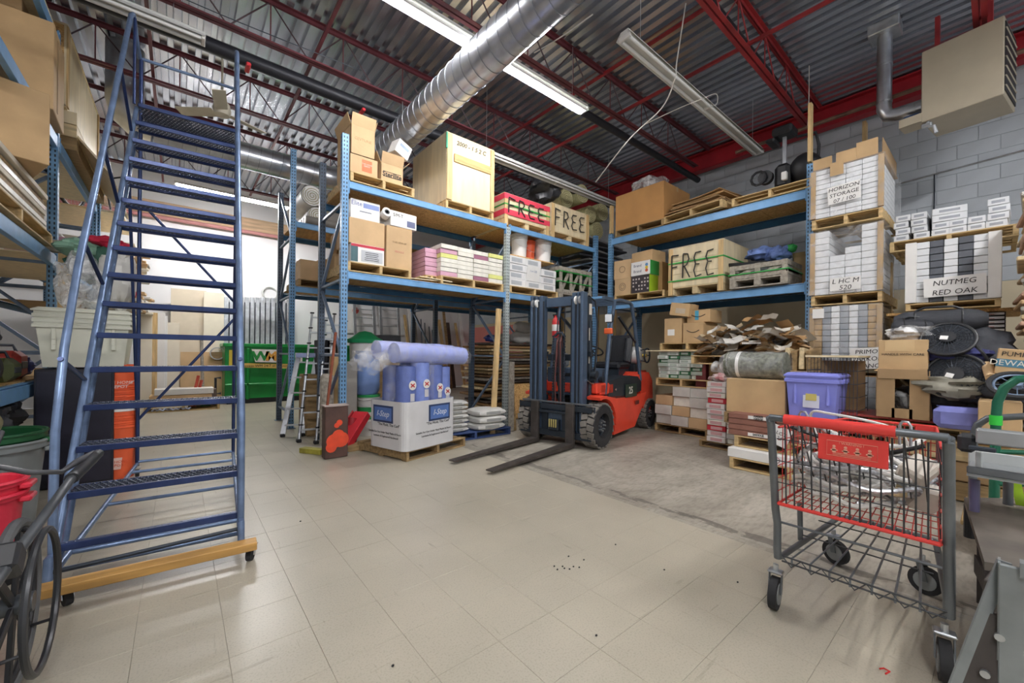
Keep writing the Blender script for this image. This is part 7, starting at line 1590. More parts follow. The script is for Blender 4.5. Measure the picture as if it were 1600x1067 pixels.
# ---------------------------------------------------------------- things against the back wall
yb_ = 12.6
for k, (px, pt, pb_, w_, mt, lb) in enumerate([(571, 490, 640, .42, ALU, 'aluminium ladder against the back wall, left of two'), (612, 490, 640, .42, ALU, 'aluminium ladder against the back wall, right of two')]):
    a = at(px - 12, 560, Y=12.3); b = at(px - 12, pt - 4, Y=12.7); ladder(lb, (a.x, 12.25, 0), (a.x, 12.7, b.z + .3), (.6, 0, 0), 11, rail=.09)
m = MB(); q = at(485 + 65, 500, Y=12.7); m.box((0, 0, 0), (.5, .02, .8)); o = m.build('notice_board', WHT, loc=(q.x, 12.76, q.z - .1)); tag(o, 'white board with a red mark on the back wall between rack posts', 'board'); m = MB(); m.cyl((.1, -.012, .3), (.1, -.016, .3), .1, 16); m.build('red_mark', pm('e0605a'), o)
for k, px in enumerate((636, 643, 652, 690, 697, 704, 716, 722)):
    a = at(px, 560, Y=12.5); h_ = 2.5 + .3 * math.sin(k * 2); m = MB(); m.bar((a.x + .05, 12.1 + (k % 3) * .1, 0), (a.x, 12.72, h_), .09 + .03 * (k % 2), .04, b=.002, up=(0, 1, 0)); tag(m.build('long_board', [PINEZ, WHT, GREYW, PINEZ, PALD, WM_[3]][k % 6]), ['first', 'second', 'third', 'fourth', 'fifth', 'sixth', 'seventh', 'eighth'][k] + ' from the left of the long boards leaning on the back wall', 'board', 'long boards leaning on the back wall')
for k, px in enumerate((658, 664, 671, 676)):
    a = at(px, 560, Y=12.6); m = MB(); m.tube([(a.x, 12.4, 0), (a.x + .05, 12.74, 2.4 - .12 * k)], .02, 7); tag(m.build('metal_rod', STEELD), ['first', 'second', 'third', 'fourth'][k] + ' from the left of the dark rods against the back wall', 'rod', 'dark rods leaning on the back wall')
# dumpster
dx0 = at(352, 600, Y=11.3).x; dz = at(380, 546, Y=11.3).z; dw = 2.9
GRD = mat('dumpster_green', hexc('128a3c'), .32, .1, var=.2, scale=2)
t = thing('dumpster', 'green steel dumpster with a white WM sign in front of the back wall', 'dumpster', (dx0, 11.3, 0))
m = MB(); m.box((dw / 2, .55, dz / 2 + .06), (dw, 1.1, dz - .12), b=.01); m.build('body', GRD, t)
m = MB(); m.box((dw / 2, .55, dz - .03), (dw + .08, 1.18, .08), b=.01); m.build('top_rim', GRD, t)
m = MB(); m.box((dw / 2, .55, .06), (dw - .1, 1.0, .12)); m.build('skid', BLK, t)
for z in (.45,): m = MB(); m.box((dw / 2, -.02, z), (dw, .05, .05), b=.01); m.build('rib', GRD, t)
for px in (388,): m = MB(); x = at(px, 600, Y=11.3).x - dx0; m.box((x, -.02, dz / 2), (.06, .05, dz - .2), b=.01); m.build('rib', GRD, t)
def dpt(px, py): q = at(px, py, Y=11.27); return (q.x - dx0, q.z)
WSG = pm('ece9e2', .4); m = MB(); m.prism([dpt(393, 554), dpt(436, 554), dpt(434, 574), dpt(399, 574)], .02, Matrix.Translation((0, -.045, 0))); m.build('sign_panel', WSG, t)
x, z = dpt(407, 565); lettering('W', .3, pm('1f8a3c'), t, (x, -.058, z), bold=.012, sx=1.1); x, z = dpt(424, 565); lettering('M', .3, pm('e0a040'), t, (x, -.058, z), bold=.012, sx=1.1)
m = MB(); m.prism([dpt(382, 576), dpt(460, 576), dpt(460, 583), dpt(382, 583)], .012, Matrix.Translation((0, -.04, 0))); m.build('yellow_stripe', pm('dcb860'), t)
x, z = dpt(417, 579.5); lettering('Access WM 24/7 at wm.com', .085, INK, t, (x, -.048, z))
m = MB(); m.prism([dpt(358, 556), dpt(381, 556), dpt(379, 566), dpt(360, 585), dpt(358, 585)], .01, Matrix.Translation((0, -.04, 0))); m.build('yellow_label', pm('d8c040'), t)
x, z = dpt(348, 610); m = MB(); m.tube([(x - .02, -.05, z - .2), (x - .12, -.05, z - .2), (x - .12, -.05, z + .15), (x - .02, -.05, z + .15)], .025, 8); m.build('lift_pocket', BLK, t)
m = MB(); q = dpt(467, 565); m.box((q[0], -.04, q[1]), (.16, .02, .22)); m.build('sign_panel', WSG, t)
# metal studs standing behind the dumpster
for k in range(13):
    px = 352 + k * 8.2; a = at(px, 500, Y=12.5); zt_ = at(px, 473, Y=12.6).z
    m = MB(); m.bar((a.x, 12.5, .0), (a.x + .02, 12.7, zt_), .09, .05, b=.002, up=(0, 1, 0)); o = m.build('metal_stud', GALV); tag(o, f'galvanised stud, {["first", "second", "third", "fourth", "fifth", "sixth", "seventh", "eighth", "ninth", "tenth", "eleventh", "twelfth", "thirteenth"][k]} from the left of the row behind the dumpster', 'stud', 'metal studs behind the dumpster')
    m = MB(); [m.box((.046 * 0 + .055, 0, 0), (.02, .04, zt_ * .9)) for _ in (0,)]; o2 = m.build('painted_shadow_strip', STEELD, o, loc=(a.x + .02, 12.6, zt_ / 2))  # dark strip stands in for the shadow between the studs
q = at(420, 466, Y=12.74); m = MB(); [m.tube([(.17 * math.cos(a * PI / 12) * (1 + .05 * j), 0.01 * j, .17 * math.sin(a * PI / 12) * (1 - .05 * j)) for a in range(24)], .012, 6, closed=True) for j in range(3)]; o = m.build('cable_coil', pm('d8d8d4'), loc=(q.x, 12.74, q.z), smooth=True); tag(o, 'coil of white cable hung on the back wall above the metal studs', 'cable')
# drywall, boards, broom, cartons at the left end of the back wall
DRY = mat('drywall', hexc('d8cbb4'), .8, var=.05); DRYW = mat('drywall_white', hexc('e6dcc8'), .8, var=.04)
for k, (l_, r_, pt, mt, lb) in enumerate([(266, 322, 462, DRY, 'tan drywall sheet leaning on the back wall left of the dumpster'), (318, 350, 466, DRYW, 'paler drywall sheet leaning right of the tan one'), (282, 350, 560, CARD2, 'lower brown panel leaning in front of the drywall sheets')]):
    y_ = 12.3 - .15 * k; a, b = at(l_, 560, Y=y_), at(r_, 560, Y=y_); z_ = at((l_ + r_) / 2, pt, Y=y_).z
    m = MB(); m.box((0, 0, z_ / 2), (b.x - a.x, .03, z_), b=.002); o = m.build('drywall_sheet' if k < 2 else 'brown_panel', mt, loc=((a.x + b.x) / 2, y_, 0), rot=(-.05, 0, 0)); tag(o, lb, 'board')
for k, (px, pt, w_, mt) in enumerate([(225, 500, .25, DRYW), (238, 500, .16, PINEZ), (248, 500, .2, WHT), (255, 505, .14, WHT), (267, 515, .3, DRYW), (232, 505, .1, PALD)]):
    y_ = 11.4 + .1 * k; q = at(px, 560, Y=y_); z_ = at(px, pt, Y=y_).z
    m = MB(); m.box((0, 0, z_ / 2), (w_, .06, z_), b=.003); o = m.build('door_panel', mt, loc=(q.x, y_, 0), rot=(-.02, 0, 0)); tag(o, ['wide cream', 'pine', 'white', 'narrow white', 'wide cream rightmost', 'thin weathered'][k] + ' upright board in the row left of the drywall', 'board', 'upright boards left of the drywall')
for k, (px, py, w_, h_, mt, lb) in enumerate([(285, 624, 1.0, .2, CARD2, 'flat tan carton on the floor in front of the drywall'), (290, 612, .95, .12, WHT, 'long white carton lying on the tan carton in front of the drywall')]):
    y_ = 10.9; q = at(px, 600, Y=y_); carton(lb, (Vector((q.x, y_, .12 + k * .21)), 0, w_, .4, h_), mt)
pallet('pallet under the flat cartons in front of the drywall', (at(288, 600, Y=10.9).x, 10.9, 0), 0, 1.2, .6, h=.118)
t = thing('broom', 'wide push broom standing upright before the tan panel', 'broom', (at(318, 600, Y=11.2).x, 11.2, 0)); m = MB(); m.tube([(0, 0, .3), (-.03, .1, 1.5)], .03, 8); m.build('handle', GREYW, t); m = MB(); m.box((0, 0, .2), (.5, .1, .4), b=.02); m.build('bristles', pm('6a5a52'), t); m = MB(); m.box((.05, -.06, .15), (.18, .04, .3), b=.01); m.build('green_head', pm('2a7a4a'), t)
for k in range(2): m = MB(); q = at(300 + k * 5, 600, Y=10.95); m.bar((q.x, 10.9, .05), (q.x + .12, 11.0, .7 - .1 * k), .05, .03); tag(m.build('red_tool', pm('b84a3a')), ['left', 'right'][k] + ' of two red handled tools leaning by the broom', 'tool')
m = MB(); q = at(248, 632, z=.05); m.tube([(q.x + .0 + .04 * i, 10.6 + .05 * math.sin(i * 1.3), .04 + .03 * (i % 2)) for i in range(16)], .015, 6); tag(m.build('rope', pm('a8b0c8')), 'pale blue rope heaped on the floor left of the flat cartons', 'rope')
t = thing('wire_basket', 'small wire coil basket hanging beside the dumpster', 'basket', (at(340, 562, Y=11.9).x, 11.9, at(340, 562, Y=11.9).z))
for j in range(5): m = MB(); m.tube([(.14 * math.cos(a * PI / 8), .03 * j, .14 * math.sin(a * PI / 8)) for a in range(16)], .012, 5, closed=True); m.build('wire_ring', ALU, t)
# far left rack with paper bundles
random.seed(31)
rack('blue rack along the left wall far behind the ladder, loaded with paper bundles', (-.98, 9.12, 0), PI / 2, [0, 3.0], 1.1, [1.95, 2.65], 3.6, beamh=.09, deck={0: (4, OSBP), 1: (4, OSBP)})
n = 0
for zsh in (1.966, 2.666):
    for k in range(42):
        y = 9.3 + (k % 7) * .4; lay = k // 7; m = MB(); m.box((0, 0, 0), (U(.7, 1.05), U(.25, .38), .05), b=.008)
        o = m.build('paper_bundle', [GRW, CARD2, DRYW][k % 3], loc=(-1.0 + U(-.12, .12), y + U(-.03, .03), zsh + .03 + lay * .056), rot=(0, 0, U(-.12, .12))); tag(o, ['grey white', 'tan', 'cream'][k % 3] + ' flat paper bundle, ' + ORD[lay] + ' on the ' + ('lower' if zsh < 2 else 'upper') + ' shelf of the far left rack', 'paper', 'paper bundles on the far left rack')

# ---------------------------------------------------------------- near left rack and its load
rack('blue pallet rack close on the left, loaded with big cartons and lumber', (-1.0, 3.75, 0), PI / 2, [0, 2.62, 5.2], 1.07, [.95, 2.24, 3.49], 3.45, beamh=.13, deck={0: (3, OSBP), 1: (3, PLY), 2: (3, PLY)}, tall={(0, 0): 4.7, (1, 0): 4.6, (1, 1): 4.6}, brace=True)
t = thing('rack_extension', 'blue upper beam and post bolted above the close left rack', 'beam', (-1.02, 3.75, 4.45)); m = MB(); m.box((0, 1.3, 0), (.05, 2.55, .11), b=.003); m.build('beam', BEAM, t)
for e in (.05, 2.55): m = MB(); m.box((0, e, -.02), (.055, .02, .18)); m.build('beam_bracket', BEAM, t)
# lumber stack and its pallet on the 2.24 shelf
pallet('pallet under the pale boards on the close left rack', (-1.45, 5.0, 2.256), PI / 2, 2.0, .95, mt=PAL)
for k in range(7):
    m = MB(); m.box((0, 0, 0), (.82 - .02 * (k % 2), 1.95, .042), b=.003); o = m.build('long_board', [DRYW, VC, PALD][k % 3], loc=(-1.42 + U(-.02, .02), 4.98 + U(-.03, .03), 2.41 + k * .052)); tag(o, 'pale wrapped board, ' + ORD[k] + ' of the stack on the close left rack', 'board', 'pale boards on the close left rack')
    m = MB(); m.box((0, 0, -.026), (.7, .1, .009)); m.build('spacer', PALD, o)
zb_ = 2.41 + 6 * .052 + .03
c1 = carton('big brown carton resting on the pale boards, close at the left edge', (Vector((-1.3, 5.1, zb_)), 0, .8, .55, .58), CARD, drz=.35)
m = MB(); m.box((.402, 0, .3), (.003, .4, .4)); m.build('side_film', FILM, c1)
c2 = carton('larger brown carton on the upper shelf, close at the upper left', (Vector((-1.42, 6.0, 3.512)), 0, .95, .6, .82), CARD, drz=.04)
m = MB(); m.box((.477, -.1, .4), (.003, .05, .7)); m.build('torn_edge', CARDIN, c2)
t = thing('plywood_crate', 'big pale plywood crate on boards behind the brown cartons at upper left', 'crate', (-1.5, 7.85, 3.98))
for c, d_, mt in (((0, 0, .45), (1.0, 2.3, .88), None),): pass
for nm, c, d_, mt in (('side_panel', (.49, 0, .45), (.018, 2.3, .9), PLY), ('side_panel', (-.49, 0, .45), (.018, 2.3, .9), PLY), ('front_panel', (0, -1.14, .45), (.96, .018, .9), OSB), ('back_panel', (0, 1.14, .45), (.96, .018, .9), PLY), ('lid', (0, 0, .905), (1.02, 2.32, .018), PLY), ('base_board', (0, 0, .0), (1.0, 2.3, .02), PLY)): m = MB(); m.box(c, d_); m.build(nm, mt, t)
for y in (-1.1, 1.1): m = MB(); m.box((.505, y, .45), (.02, .09, .9)); m.build('batten', PINEZ, t)
for k in range(3): m = MB(); m.box((0, 0, 0), (1.1, 2.2, .14), b=.004); o = m.build('crate_dunnage', [PALD, PINE, PLY][k], loc=(-1.47, 7.85, 3.585 + k * .148)); tag(o, ['lowest', 'middle', 'top'][k] + ' timber layer under the big plywood crate at upper left', 'timber')
m = MB(); m.box((0, 0, 0), (.5, 2.2, .02), rot=(0, .9, 0)); o = m.build('leaning_sheet', PLY, loc=(-.8, 7.9, 3.55)); tag(o, 'pale sheet sloping off the upper shelf below the big plywood crate', 'board')
blob('printed_bag', 'white bag with green print at the extreme upper left corner', 'bag', (-1.5, 5.35, 4.75), (.35, .3, .42), mat('green_print_bag', hexc('e4e6e2'), .5, col2=hexc('b8d048'), var=.2, scale=3, lo=.38, hi=.42), .3, 4)
m = MB(); m.box((0, 0, 0), (1.0, 1.6, .03)); o = m.build('plywood_sheet', PLY, loc=(-1.5, 5.3, 4.525)); tag(o, 'plywood shelf sheet on the top beam at the upper left corner', 'board')
t = carton('tan carton on the upper shelf behind the printed bag at upper left', (Vector((-1.45, 6.05, 4.34)), 0, .6, .45, .3), CARD2)
# lower shelf machines and clutter (z .95 and floor)
MACH = mat('machine_black', hexc('232427'), .4, .2, var=.4, scale=4)
for k, (x, y, z, sx, sy_, sz_, mt, lb) in enumerate([(-1.35, 4.6, .966, .4, .5, .3, MACH, 'black machine housing on the low shelf close at the left edge'), (-1.2, 5.3, .966, .3, .3, .2, pm('4a5230', .5), 'dark green tool case on the low shelf at left'), (-1.25, 5.75, .966, .3, .3, .26, pm('a83a34', .5), 'dull red tool case on the low shelf by the post'), (-1.3, 4.9, .0, .6, .7, .5, MACH, 'black machine on the floor under the close left rack'), (-1.25, 5.8, .0, .5, .5, .42, BLK, 'black case on the floor under the close left rack')]):
    t = thing('machine_case', lb, 'equipment', (x, y, z)); m = MB(); m.box((0, 0, sz_ / 2), (sx, sy_, sz_), b=.05); m.build('body', mt, t, smooth=True); m = MB(); m.tube([(-.1, 0, sz_ - .01), (-.08, 0, sz_ + .05), (.08, 0, sz_ + .05), (.1, 0, sz_ - .01)], .012, 8); m.build('handle', STEELD, t, smooth=True)
    m = MB(); m.box((sx / 2, 0, sz_ * .5), (.01, sy_ * .6, sz_ * .25), b=.004); m.build('side_panel', STEELD, t)
for k, (x, y, z0, r, mt_) in enumerate([(-1.15, 4.25, .966, (.14, .2, .14), MACH), (-1.2, 4.9, 1.27, (.14, .2, .1), FAB), (-1.15, 5.1, .6, (.16, .22, .14), MACH), (-1.12, 4.75, .6, (.14, .2, .12), FAB), (-1.2, 5.95, 1.0, (.12, .16, .1), NAV), (-1.2, 5.5, .56, (.15, .2, .12), MACH)]):
    blob('dark_tool', ['rounded black tool at the near end of the low shelf', 'black cloth bundle on the machine housing at left', 'black motor part under the low shelf at left', 'dark soft bag under the low shelf at left', 'navy bundle on the low shelf beside the blue post', 'black rounded part above the case under the low shelf'][k], 'tool' if k not in (1, 3, 4) else 'bundle', (x, y, z0 + r[2] * .8), r, mt_, .5, k + 40)
q = at(15, 590, X=-.93); t = thing('floor_fan', 'black round drum fan on the low shelf at the left edge', 'fan', (-1.1, q.y + .1, 1.1)); t.rotation_euler = (0, 0, .9)
m = MB(); m.tube([(.12 * math.cos(a * PI / 14), 0, .12 * math.sin(a * PI / 14)) for a in range(28)], .03, 8, closed=True); m.build('drum', MACH, t, smooth=True); m = MB(); m.cyl((0, -.04, 0), (0, .05, 0), .05, 16); m.build('hub', GREYW, t)
m = MB(); m.cyl((0, .02, 0), (0, .05, 0), .12, 24); m.build('back_plate', BLK, t); 
for k in range(12): a = k * PI / 6; m = MB(); m.tube([(0, -.03, 0), (.12 * math.cos(a), -.02, .12 * math.sin(a))], .003, 4); m.build('grille_wire', STEELD, t)
blob('round_tank', 'cream round tank on the floor at the left edge under the rack', 'tank', (-1.12, 4.45, .72), (.17, .24, .12), pm('b8b088', .4), .05, 2)
m = MB(); m.box((0, 0, .3), (.5, .5, .6), b=.02); o = m.build('equipment_box', MACH, loc=(-1.15, 4.45, 0)); tag(o, 'black box under the cream round tank at the left edge', 'equipment')
# black cabinet, totes, buckets
t = thing('black_cabinet', 'flat black panelled cabinet behind the ladder under the white totes', 'cabinet', (-.72, 5.62, 0))
m = MB(); m.box((0, 0, .535), (.5, .55, 1.06), b=.004); m.build('body', mat('black_laminate', hexc('23222c'), .4, var=.2), t); m = MB(); m.box((0, -.28, .535), (.47, .012, 1.02), b=.002); m.build('door', mat('black_laminate2', hexc('282734'), .35, var=.25, scale=8), t)
WT = mat('milky_tote', hexc('dcdccb'), .35, var=.08)
for k in range(3):
    x0 = at(48, 530, Y=5.3).x; x1 = at(205, 530, Y=5.3).x
    tote(['lowest', 'middle', 'top'][k] + ' of three nested milky white totes on the black cabinet', (Vector(((x0 + x1) / 2, 5.6, 1.085 + k * .045)), 0, (x1 - x0), .6, .44), WT, lid=(k == 2), lab=False)
random.seed(3)
def bucket_stack(x, y):
    z = 0; r = .128; seq = ['o', 'o', 'o', 'o', 'w', 'o', 'o', 'o', 'o', 'o']; zz_ = 0
    for k, c in enumerate(seq):
        hh_ = .36; t = bucket(('white' if c == 'w' else 'orange') + ' plastic bucket, ' + ORD[k] + ' of the nested stack behind the ladder', (x + U(-.004, .004), y, zz_), r, hh_, OR if c == 'o' else WHT, handle=False, group='nested buckets behind the ladder', open_=True)
        if k == 0: m = MB(); m.prism([(-.05, .1), (.04, .1), (.05, .21), (-.04, .21)], .003, Matrix.Translation((-.02, -r * .95, 0))); m.build('printed_patch', pm('f8d0c0'), t); lettering('THE HOME\nDEPOT', .035, pm('d8542c'), t, (-.015, -r * .97 - .004, .155), shear=.1)
        zz_ += .045 if k not in (0, 3) else (.2 if k == 0 else .07)
    # top upright one
    t = bucket('orange plastic bucket standing upright at the top of the stack behind the ladder', (x, y, zz_ + .1), r, .37, OR, handle=True, group='nested buckets behind the ladder', open_=True)
    lettering('THE HOME\nDEPOT', .04, pm('fbe8e0'), t, (0, -r - .004, .18), shear=.1)
q = at(188, 764, z=0); bucket_stack(q.x, q.y + .16)
# bags above the totes
zt_ = 1.085 + .53
GRNF = mat('green_fabric', hexc('8fb8a0'), .8, var=.2, bump=.5, bscale=10); REDF = mat('red_fabric', hexc('d0284a'), .6, var=.2, bump=.4, bscale=8)
def sack(label, c, r, mt, seed, cat='bag', name='sack'): return blob(name, label, cat, c, r, mt, .4, seed, n=24)
def sp(px, py, Y): q = at(px, py, Y=Y); return (q.x, Y, q.z)
sack('white woven sack standing on the totes, right of the green cloth', sp(183, 450, 5.55), (.14, .18, .26), CLOTHW, 3)
sack('milky crumpled film bag on the left of the totes', sp(125, 455, 5.5), (.17, .2, .26), FILMW, 6)
sack('pale green cloth draped over the bags above the totes', sp(118, 402, 5.75), (.15, .2, .09), GRNF, 8, 'cloth', 'green_cloth')
sack('bright red cloth beside the green cloth above the totes', sp(165, 396, 5.85), (.17, .2, .07), REDF, 9, 'cloth', 'red_cloth')
sack('dark green crate like bundle between the film bag and the white sack', sp(150, 425, 5.85), (.2, .2, .2), pm('2c5a48', .6), 10, 'bundle', 'green_bundle')
sack('small red cloth corner on the right of the totes', sp(196, 470, 5.75), (.08, .1, .06), REDF, 11, 'cloth', 'red_cloth')
a = at(95, 400, Y=6.1)
m = MB(); m.box((0, 0, 0), (.32, .1, .12), b=.004); o = m.build('timber_block', GREYW, loc=(a.x + .0, 6.15, a.z)); tag(o, 'grey timber block on top of the wooden post beside the blue post', 'timber')
h_ = a.z - .07; m = MB(); m.box((0, 0, h_ / 2), (.13, .1, h_), b=.004); o = m.build('wooden_post', PINEZ, loc=(a.x + .03, 6.15, 0)); tag(o, 'thick wooden post behind the totes holding the grey block', 'post')
for k in range(5): m = MB(); q = at(85, 350, Y=7.0); m.box((0, 0, 0), (.5, .6, .045), b=.005); o = m.build('pink_pack', VP, loc=(q.x - .1, 7.1, 2.3 + k * .05)); tag(o, 'pink pack, ' + ORD[k] + ' of the pile seen beside the blue post at left', 'box', 'pink packs beyond the left rack post')
sack('white sack standing on the shelf beyond the blue post at left', (-1.2, 7.6, 2.45), (.2, .2, .2), CLOTHW, 17)
# bins
def bin_(label, x, y, r, h, mt, rim=None, name='round_bin', cat='bin', z0=0):
    t = thing(name, label, cat, (x, y, z0)); m = MB(); m.lathe([(0, 0), (r * .8, 0), (r * .98, h * .93), (r * 1.06, h * .93), (r * 1.06, h), (r * .96, h), (r * .78, .02), (0, .02)], 30); m.build('body', mt, t, smooth=True)
    m = MB(); m.tube([(r * 1.05 * math.cos(a * PI / 16), r * 1.05 * math.sin(a * PI / 16), h) for a in range(32)], .012, 6, closed=True); m.build('rim', rim or mt, t, smooth=True)
    for s in (-1, 1): m = MB(); m.box((s * r * 1.08, 0, h * .9), (.05, .12, .03), b=.008); m.build('handle', rim or mt, t)
    return t
gb = at(52, 845, z=0)
bin_('grey plastic bin with a green bin nested inside, left of the ladder', -.98, 4.25, .27, .62, pm('8e9494', .5))
bin_('dark green bin nested inside the grey bin left of the ladder', -.97, 4.25, .25, .6, pm('1f5c36', .4), z0=.08)
PK = mat('pink_red_plastic', hexc('e8384e'), .4, var=.08)
for k in range(2): bin_(['lower', 'upper'][k] + ' of two nested red tubs between the wheelchair and the grey bin', -.79, 3.4, .145, .33, PK, name='red_tub', cat='tub', z0=.14 + .07 * k)
m = MB(); m.cyl((-.79, 3.4, 0), (-.79, 3.4, .135), .14, 20); tag(m.build('drum_lid', BLK, smooth=True), 'black drum lid lying under the red nested tubs', 'lid')
bin_('dark grey waste bin behind the red tubs at the left edge', -1.2, 3.75 - .3, .19, .68, pm('3a3c40', .5))
# wheelchair
wc_ = thing('wheelchair', 'black wheelchair with big spoked wheels at the bottom left corner', 'wheelchair', (-.76, 2.25, 0), 0)
DG = mat('wheelchair_grey', hexc('5c6064'), .4, .5, var=.2); 
for s in (1, -1):
    x = .3 * s; w_ = bpy.data.objects.new('big_wheel', None); COL.objects.link(w_); w_.parent = wc_; w_.location = (x, .05, .305)
    def ring(r, tr, xx, nm, mt, seg=40): m = MB(); m.tube([(xx, r * math.cos(a * 2 * PI / seg), r * math.sin(a * 2 * PI / seg)) for a in range(seg)], tr, 8, closed=True); m.build(nm, mt, w_, smooth=True)
    ring(.29, .019, 0, 'tyre', mat('tyre_grey%d' % s, hexc('6a6b6c'), .7, var=.2)); ring(.268, .01, 0, 'wheel_rim', BLK); ring(.25, .012, s * .07, 'hand_rim', mat('hand_rim%d' % s, hexc('3a3b3e'), .35, .3))
    m = MB(); m.tube([(-.03, 0, 0), (.05, 0, 0)], .035, 16); m.build('hub', DG, w_, smooth=True)
    for k in range(6):
        a = k * PI / 3 + .3; m = MB(); m.bar((0, .03 * math.cos(a), .03 * math.sin(a)), (0, .26 * math.cos(a), .26 * math.sin(a)), .034, .014, b=.003, up=(1, 0, 0)); m.build('spoke', BLK, w_)
        if k % 2: m = MB(); m.tube([(0, .262 * math.cos(a), .262 * math.sin(a)), (s * .07, .25 * math.cos(a), .25 * math.sin(a))], .006, 6); m.build('rim_bracket', BLK, w_)
def wt(nm, pts, r, mt=BLK): m = MB(); m.tube(pts, r, 10); m.build(nm, mt, wc_, smooth=True)
for s in (-1, 1):
    x = s * .24; wt('frame_tube', [(x, .05, .3), (x, -.3, .34), (x, -.42, .25), (x, -.46, .12)], .013); wt('frame_tube', [(x, .08, .2), (x, .08, .88), (x, .16, .93)], .013); wt('frame_tube', [(x, -.3, .5), (x, .08, .5)], .013)
    m = MB(); m.box((x, -.12, .71), (.055, .34, .035), b=.012); m.build('armrest', BLK, wc_, smooth=True); wt('armrest_post', [(x, -.2, .5), (x, -.2, .7)], .011)
    m = MB(); m.tube([(x - .012, -.42, .075), (x + .012, -.42, .075)], .075, 20); m.build('front_wheel', RUB, wc_, smooth=True)
m = MB(); m.box((0, -.12, .51), (.44, .42, .05), b=.02); m.build('seat', FAB, wc_, smooth=True); m = MB(); m.box((0, .09, .72), (.44, .04, .42), b=.015); m.build('backrest', FAB, wc_, smooth=True)
# outer lever tube with foam grip, crossing in front of the wheel
G0, G1, G2 = at(157, 722, X=-.27), at(116, 762, X=-.29), at(-5, 935, X=-.33)
lo_ = wc_.location
def rel(v): return Vector(v) - lo_
wt('lever_tube', [rel(G1), rel(G2), rel(G2 + (G2 - G1).normalized() * .1)], .013, DG); wt('foam_grip', [rel(G0 + (G0 - G1).normalized() * .01), rel(G0), rel(G0.lerp(G1, .5)), rel(G1)], [.012, .019, .02, .02])
m = MB(); q = at(18, 893, X=-.33); m.box(rel(q), (.05, .07, .075), rot=(.8, 0, 0), b=.008); m.build('lever_clamp', BLK, wc_)
wt('brake_cable', [rel(at(150, 722, X=-.29)), rel(at(125, 735, X=-.3)), rel(at(100, 752, X=-.33)), rel(at(50, 754, X=-.4)), rel(at(0, 746, X=-.47)), rel(at(-40, 740, X=-.5))], [.014, .012, .009, .009, .009, .009], mat('cable_grey', hexc('45464a'), .4))
# ---------------------------------------------------------------- bicycles, ceiling fan, rolls
def bicycle(label, c, rot, mt, wr=.3):
    t = thing('bicycle', label, 'bicycle', c); t.rotation_euler = rot
    for x in (-.5, .5):
        w_ = bpy.data.objects.new('wheel', None); COL.objects.link(w_); w_.parent = t; w_.location = (x, 0, 0)
        m = MB(); m.tube([(wr * math.cos(a * PI / 14), 0, wr * math.sin(a * PI / 14)) for a in range(28)], .024, 8, closed=True); m.build('tyre', RUB, w_, smooth=True)
        m = MB(); m.tube([(wr * .9 * math.cos(a * PI / 14), 0, wr * .9 * math.sin(a * PI / 14)) for a in range(28)], .008, 6, closed=True); m.build('rim', ALU, w_)
        for k in range(16): a = k * PI / 8; m = MB(); m.tube([(0, 0, 0), (wr * .9 * math.cos(a), 0, wr * .9 * math.sin(a))], .002, 3); m.build('spoke', ALU, w_)
    for p, q in (((-.5, 0), (-.12, -.03)), ((-.12, -.03), (-.22, .42)), ((-.5, 0), (-.2, .34)), ((-.12, -.03), (.36, .36)), ((-.21, .38), (.36, .42)), ((.34, .46), (.5, 0))): m = MB(); m.tube([(p[0], 0, p[1]), (q[0], 0, q[1])], .017, 8); m.build('frame_tube', mt, t, smooth=True)
    m = MB(); m.box((-.25, 0, .47), (.24, .11, .05), b=.02); m.build('saddle', BLK, t, smooth=True); m = MB(); m.tube([(.3, -.28, .56), (.33, -.1, .52), (.33, .1, .52), (.3, .28, .56)], .014, 8); m.build('handlebar', BLK, t, smooth=True)
    m = MB(); m.cyl((-.12, -.02, -.03), (-.12, -.03, -.03), .09, 20); m.build('chainring', STEELD, t); 
    for e in (-.5, .5): m = MB(); m.tube([(e, 0, wr + .02), (e, 0, wr + .04)], .006, 5); m.build('hook', STEELD, t)
    return t
q = at(188, 172, Y=9.9); bicycle('red bicycle hung under the roof beyond the top of the ladder', (q.x - .15, 9.9, q.z), (.15, .35, .25), pm('c22a48', .35))
q = at(165, 318, Y=9.5); bicycle('second bicycle with pale rims standing beyond the left rack', (q.x - .25, 10.0, q.z), (0, 0, 1.2), pm('3a3c42', .4))
m = MB(); m.box((0, 0, 0), (.9, 1.6, .03)); o = m.build('bike_shelf', PLY, loc=(q.x - .25, 10.0, q.z - .345)); tag(o, 'plywood sheet under the second bicycle beyond the left rack', 'board')
q = at(338, 186, Y=7.0); fz = q.z; t = thing('ceiling_fan', 'beige ceiling fan hanging left of the tall carton stack', 'fan', (q.x, 6.9, fz)); FB_ = pm('cbc4b2', .5)
m = MB(); m.tube([(0, 0, 0), (0, 0, ZD - fz)], .014, 8); m.build('down_rod', FB_, t); m = MB(); m.lathe([(0, -.1), (.09, -.08), (.11, 0), (.09, .08), (0, .1)], 20); m.build('motor', FB_, t, smooth=True)
for k in range(3): a = k * 2.094 + .4; m = MB(); m.bar((.1 * math.cos(a), .1 * math.sin(a), -.04), (.58 * math.cos(a), .58 * math.sin(a), -.04), .15, .01, up=(.25 * math.sin(a), -.25 * math.cos(a), 1)); m.build('blade', FB_, t)
z = 3.35 + .014
for k, (px, r, mt, mb) in enumerate([(484, .17, FILMW, 'pale film roll with a white end on the rear rack, upper left'), (480, .15, FILMW, 'second film roll lying lower on the rear rack at left')]):
    q = at(px, 300, Y=7.3); roll(mb, (q.x + .12 * k, 7.35, z + .17 + (.32 if k == 0 else 0)), (q.x + .12 * k, 8.25, z + .17 + (.32 if k == 0 else 0)), r, CLOTHW, WHT, None, 'film_roll')
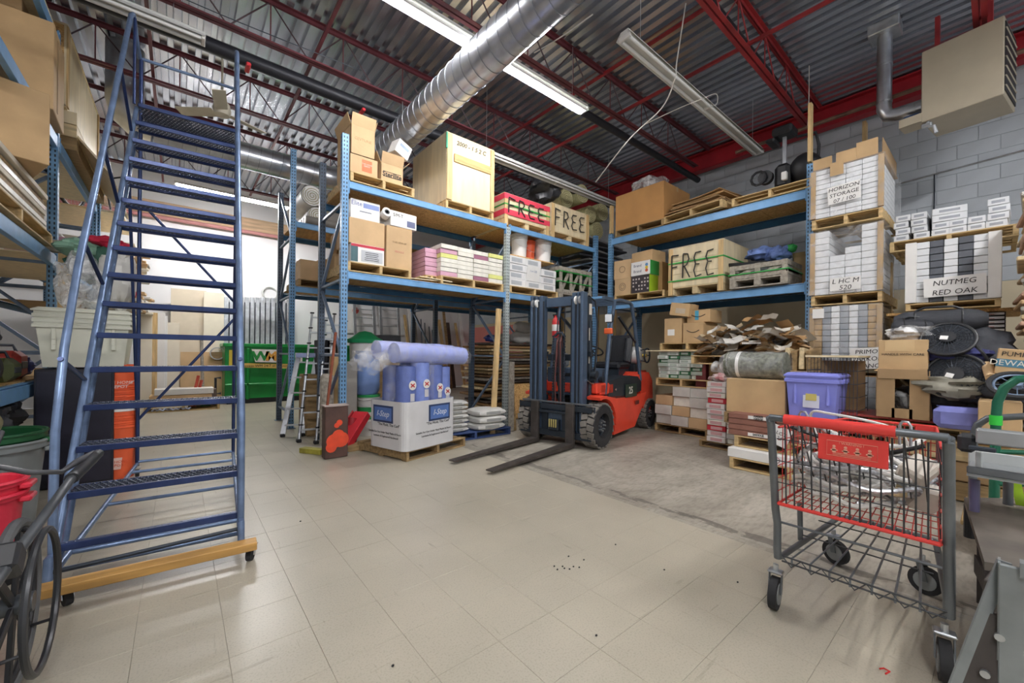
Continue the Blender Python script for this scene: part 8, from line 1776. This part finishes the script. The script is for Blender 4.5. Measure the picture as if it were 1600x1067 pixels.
for k in range(3): m = MB(); m.tube([(1.6, 7.35 + .16 * k + .03, z + .08), (3.4, 7.35 + .16 * k, z + .08)], .07, 12); tag(m.build('long_tube', pm('8f8a84', .5), smooth=True), ['front', 'middle', 'rear'][k] + ' long grey tube lying on the top shelf of the rear rack', 'tube')
for k, (x, n_) in enumerate([(2.0, 3), (3.2, 2), (4.8, 3), (5.9, 2)]):
    pallet(['first', 'second', 'third', 'fourth'][k] + ' pallet from the left on the low shelf of the rear rack', (x, 7.8, 2.316), 0, 1.0, .95, mt=PALD)
    for j in range(n_): carton(['tan', 'brown', 'pale'][j] + ' carton on the ' + ['first', 'second', 'third', 'fourth'][k] + ' pallet of the rear rack low shelf', (Vector((x - .3 + .32 * j, 7.7, 2.443)), 0, .3, .5, .35 + .06 * j), [CARD2, CARD3, CARD][j])
# side cartons seen left of the corner post on the middle rack
for k, (x, y, z0, w_, d_, h_, mt, lb) in enumerate([(1.84, 5.98, ZL + ZD_ + .0, .42, .36, .34, CARD, 'brown carton at the rear left of the middle rack lower shelf'), (1.84, 5.95, ZL + .36, .36, .3, .3, CARD3, 'smaller brown carton stacked at the rear left of the lower shelf')]): carton(lb, (Vector((x + .0, y, z0)), 0, w_, d_, h_), mt)
t = thing('rolled_mat', 'tan rolled mat standing behind the cartons on the middle rack', 'roll', (2.15, 5.95, ZL + ZD_ + .004)); m = MB(); m.lathe([(0, 0), (.13, 0), (.13, .62), (0, .62)], 20); m.build('mat', CARD2, t, smooth=True)
# wire hooks and red markers on the black pipe
for k, x in enumerate((.62, 2.0)):
    m = MB(); m.box((0, 0, 0), (.05, .19, .04), b=.01); o = m.build('pipe_clamp', pm('d83a44', .4), loc=(x, 5.86, 4.7)); tag(o, ['left', 'right'][k] + ' red clamp gripping the thick black pipe', 'clamp')
wire('thin wire looping between joists above the ladder', [(-.6, 3.9, 5.1), (.2, 3.8, 4.98), (.9, 3.9, 5.05), (1.4, 3.85, 5.0)], .005, STEELD)
wire('dark wire strung along the joist left of the duct', [(-1.8, 5.3, 4.9), (.0, 5.35, 4.85), (1.8, 5.3, 4.9)], .005, STEELD)
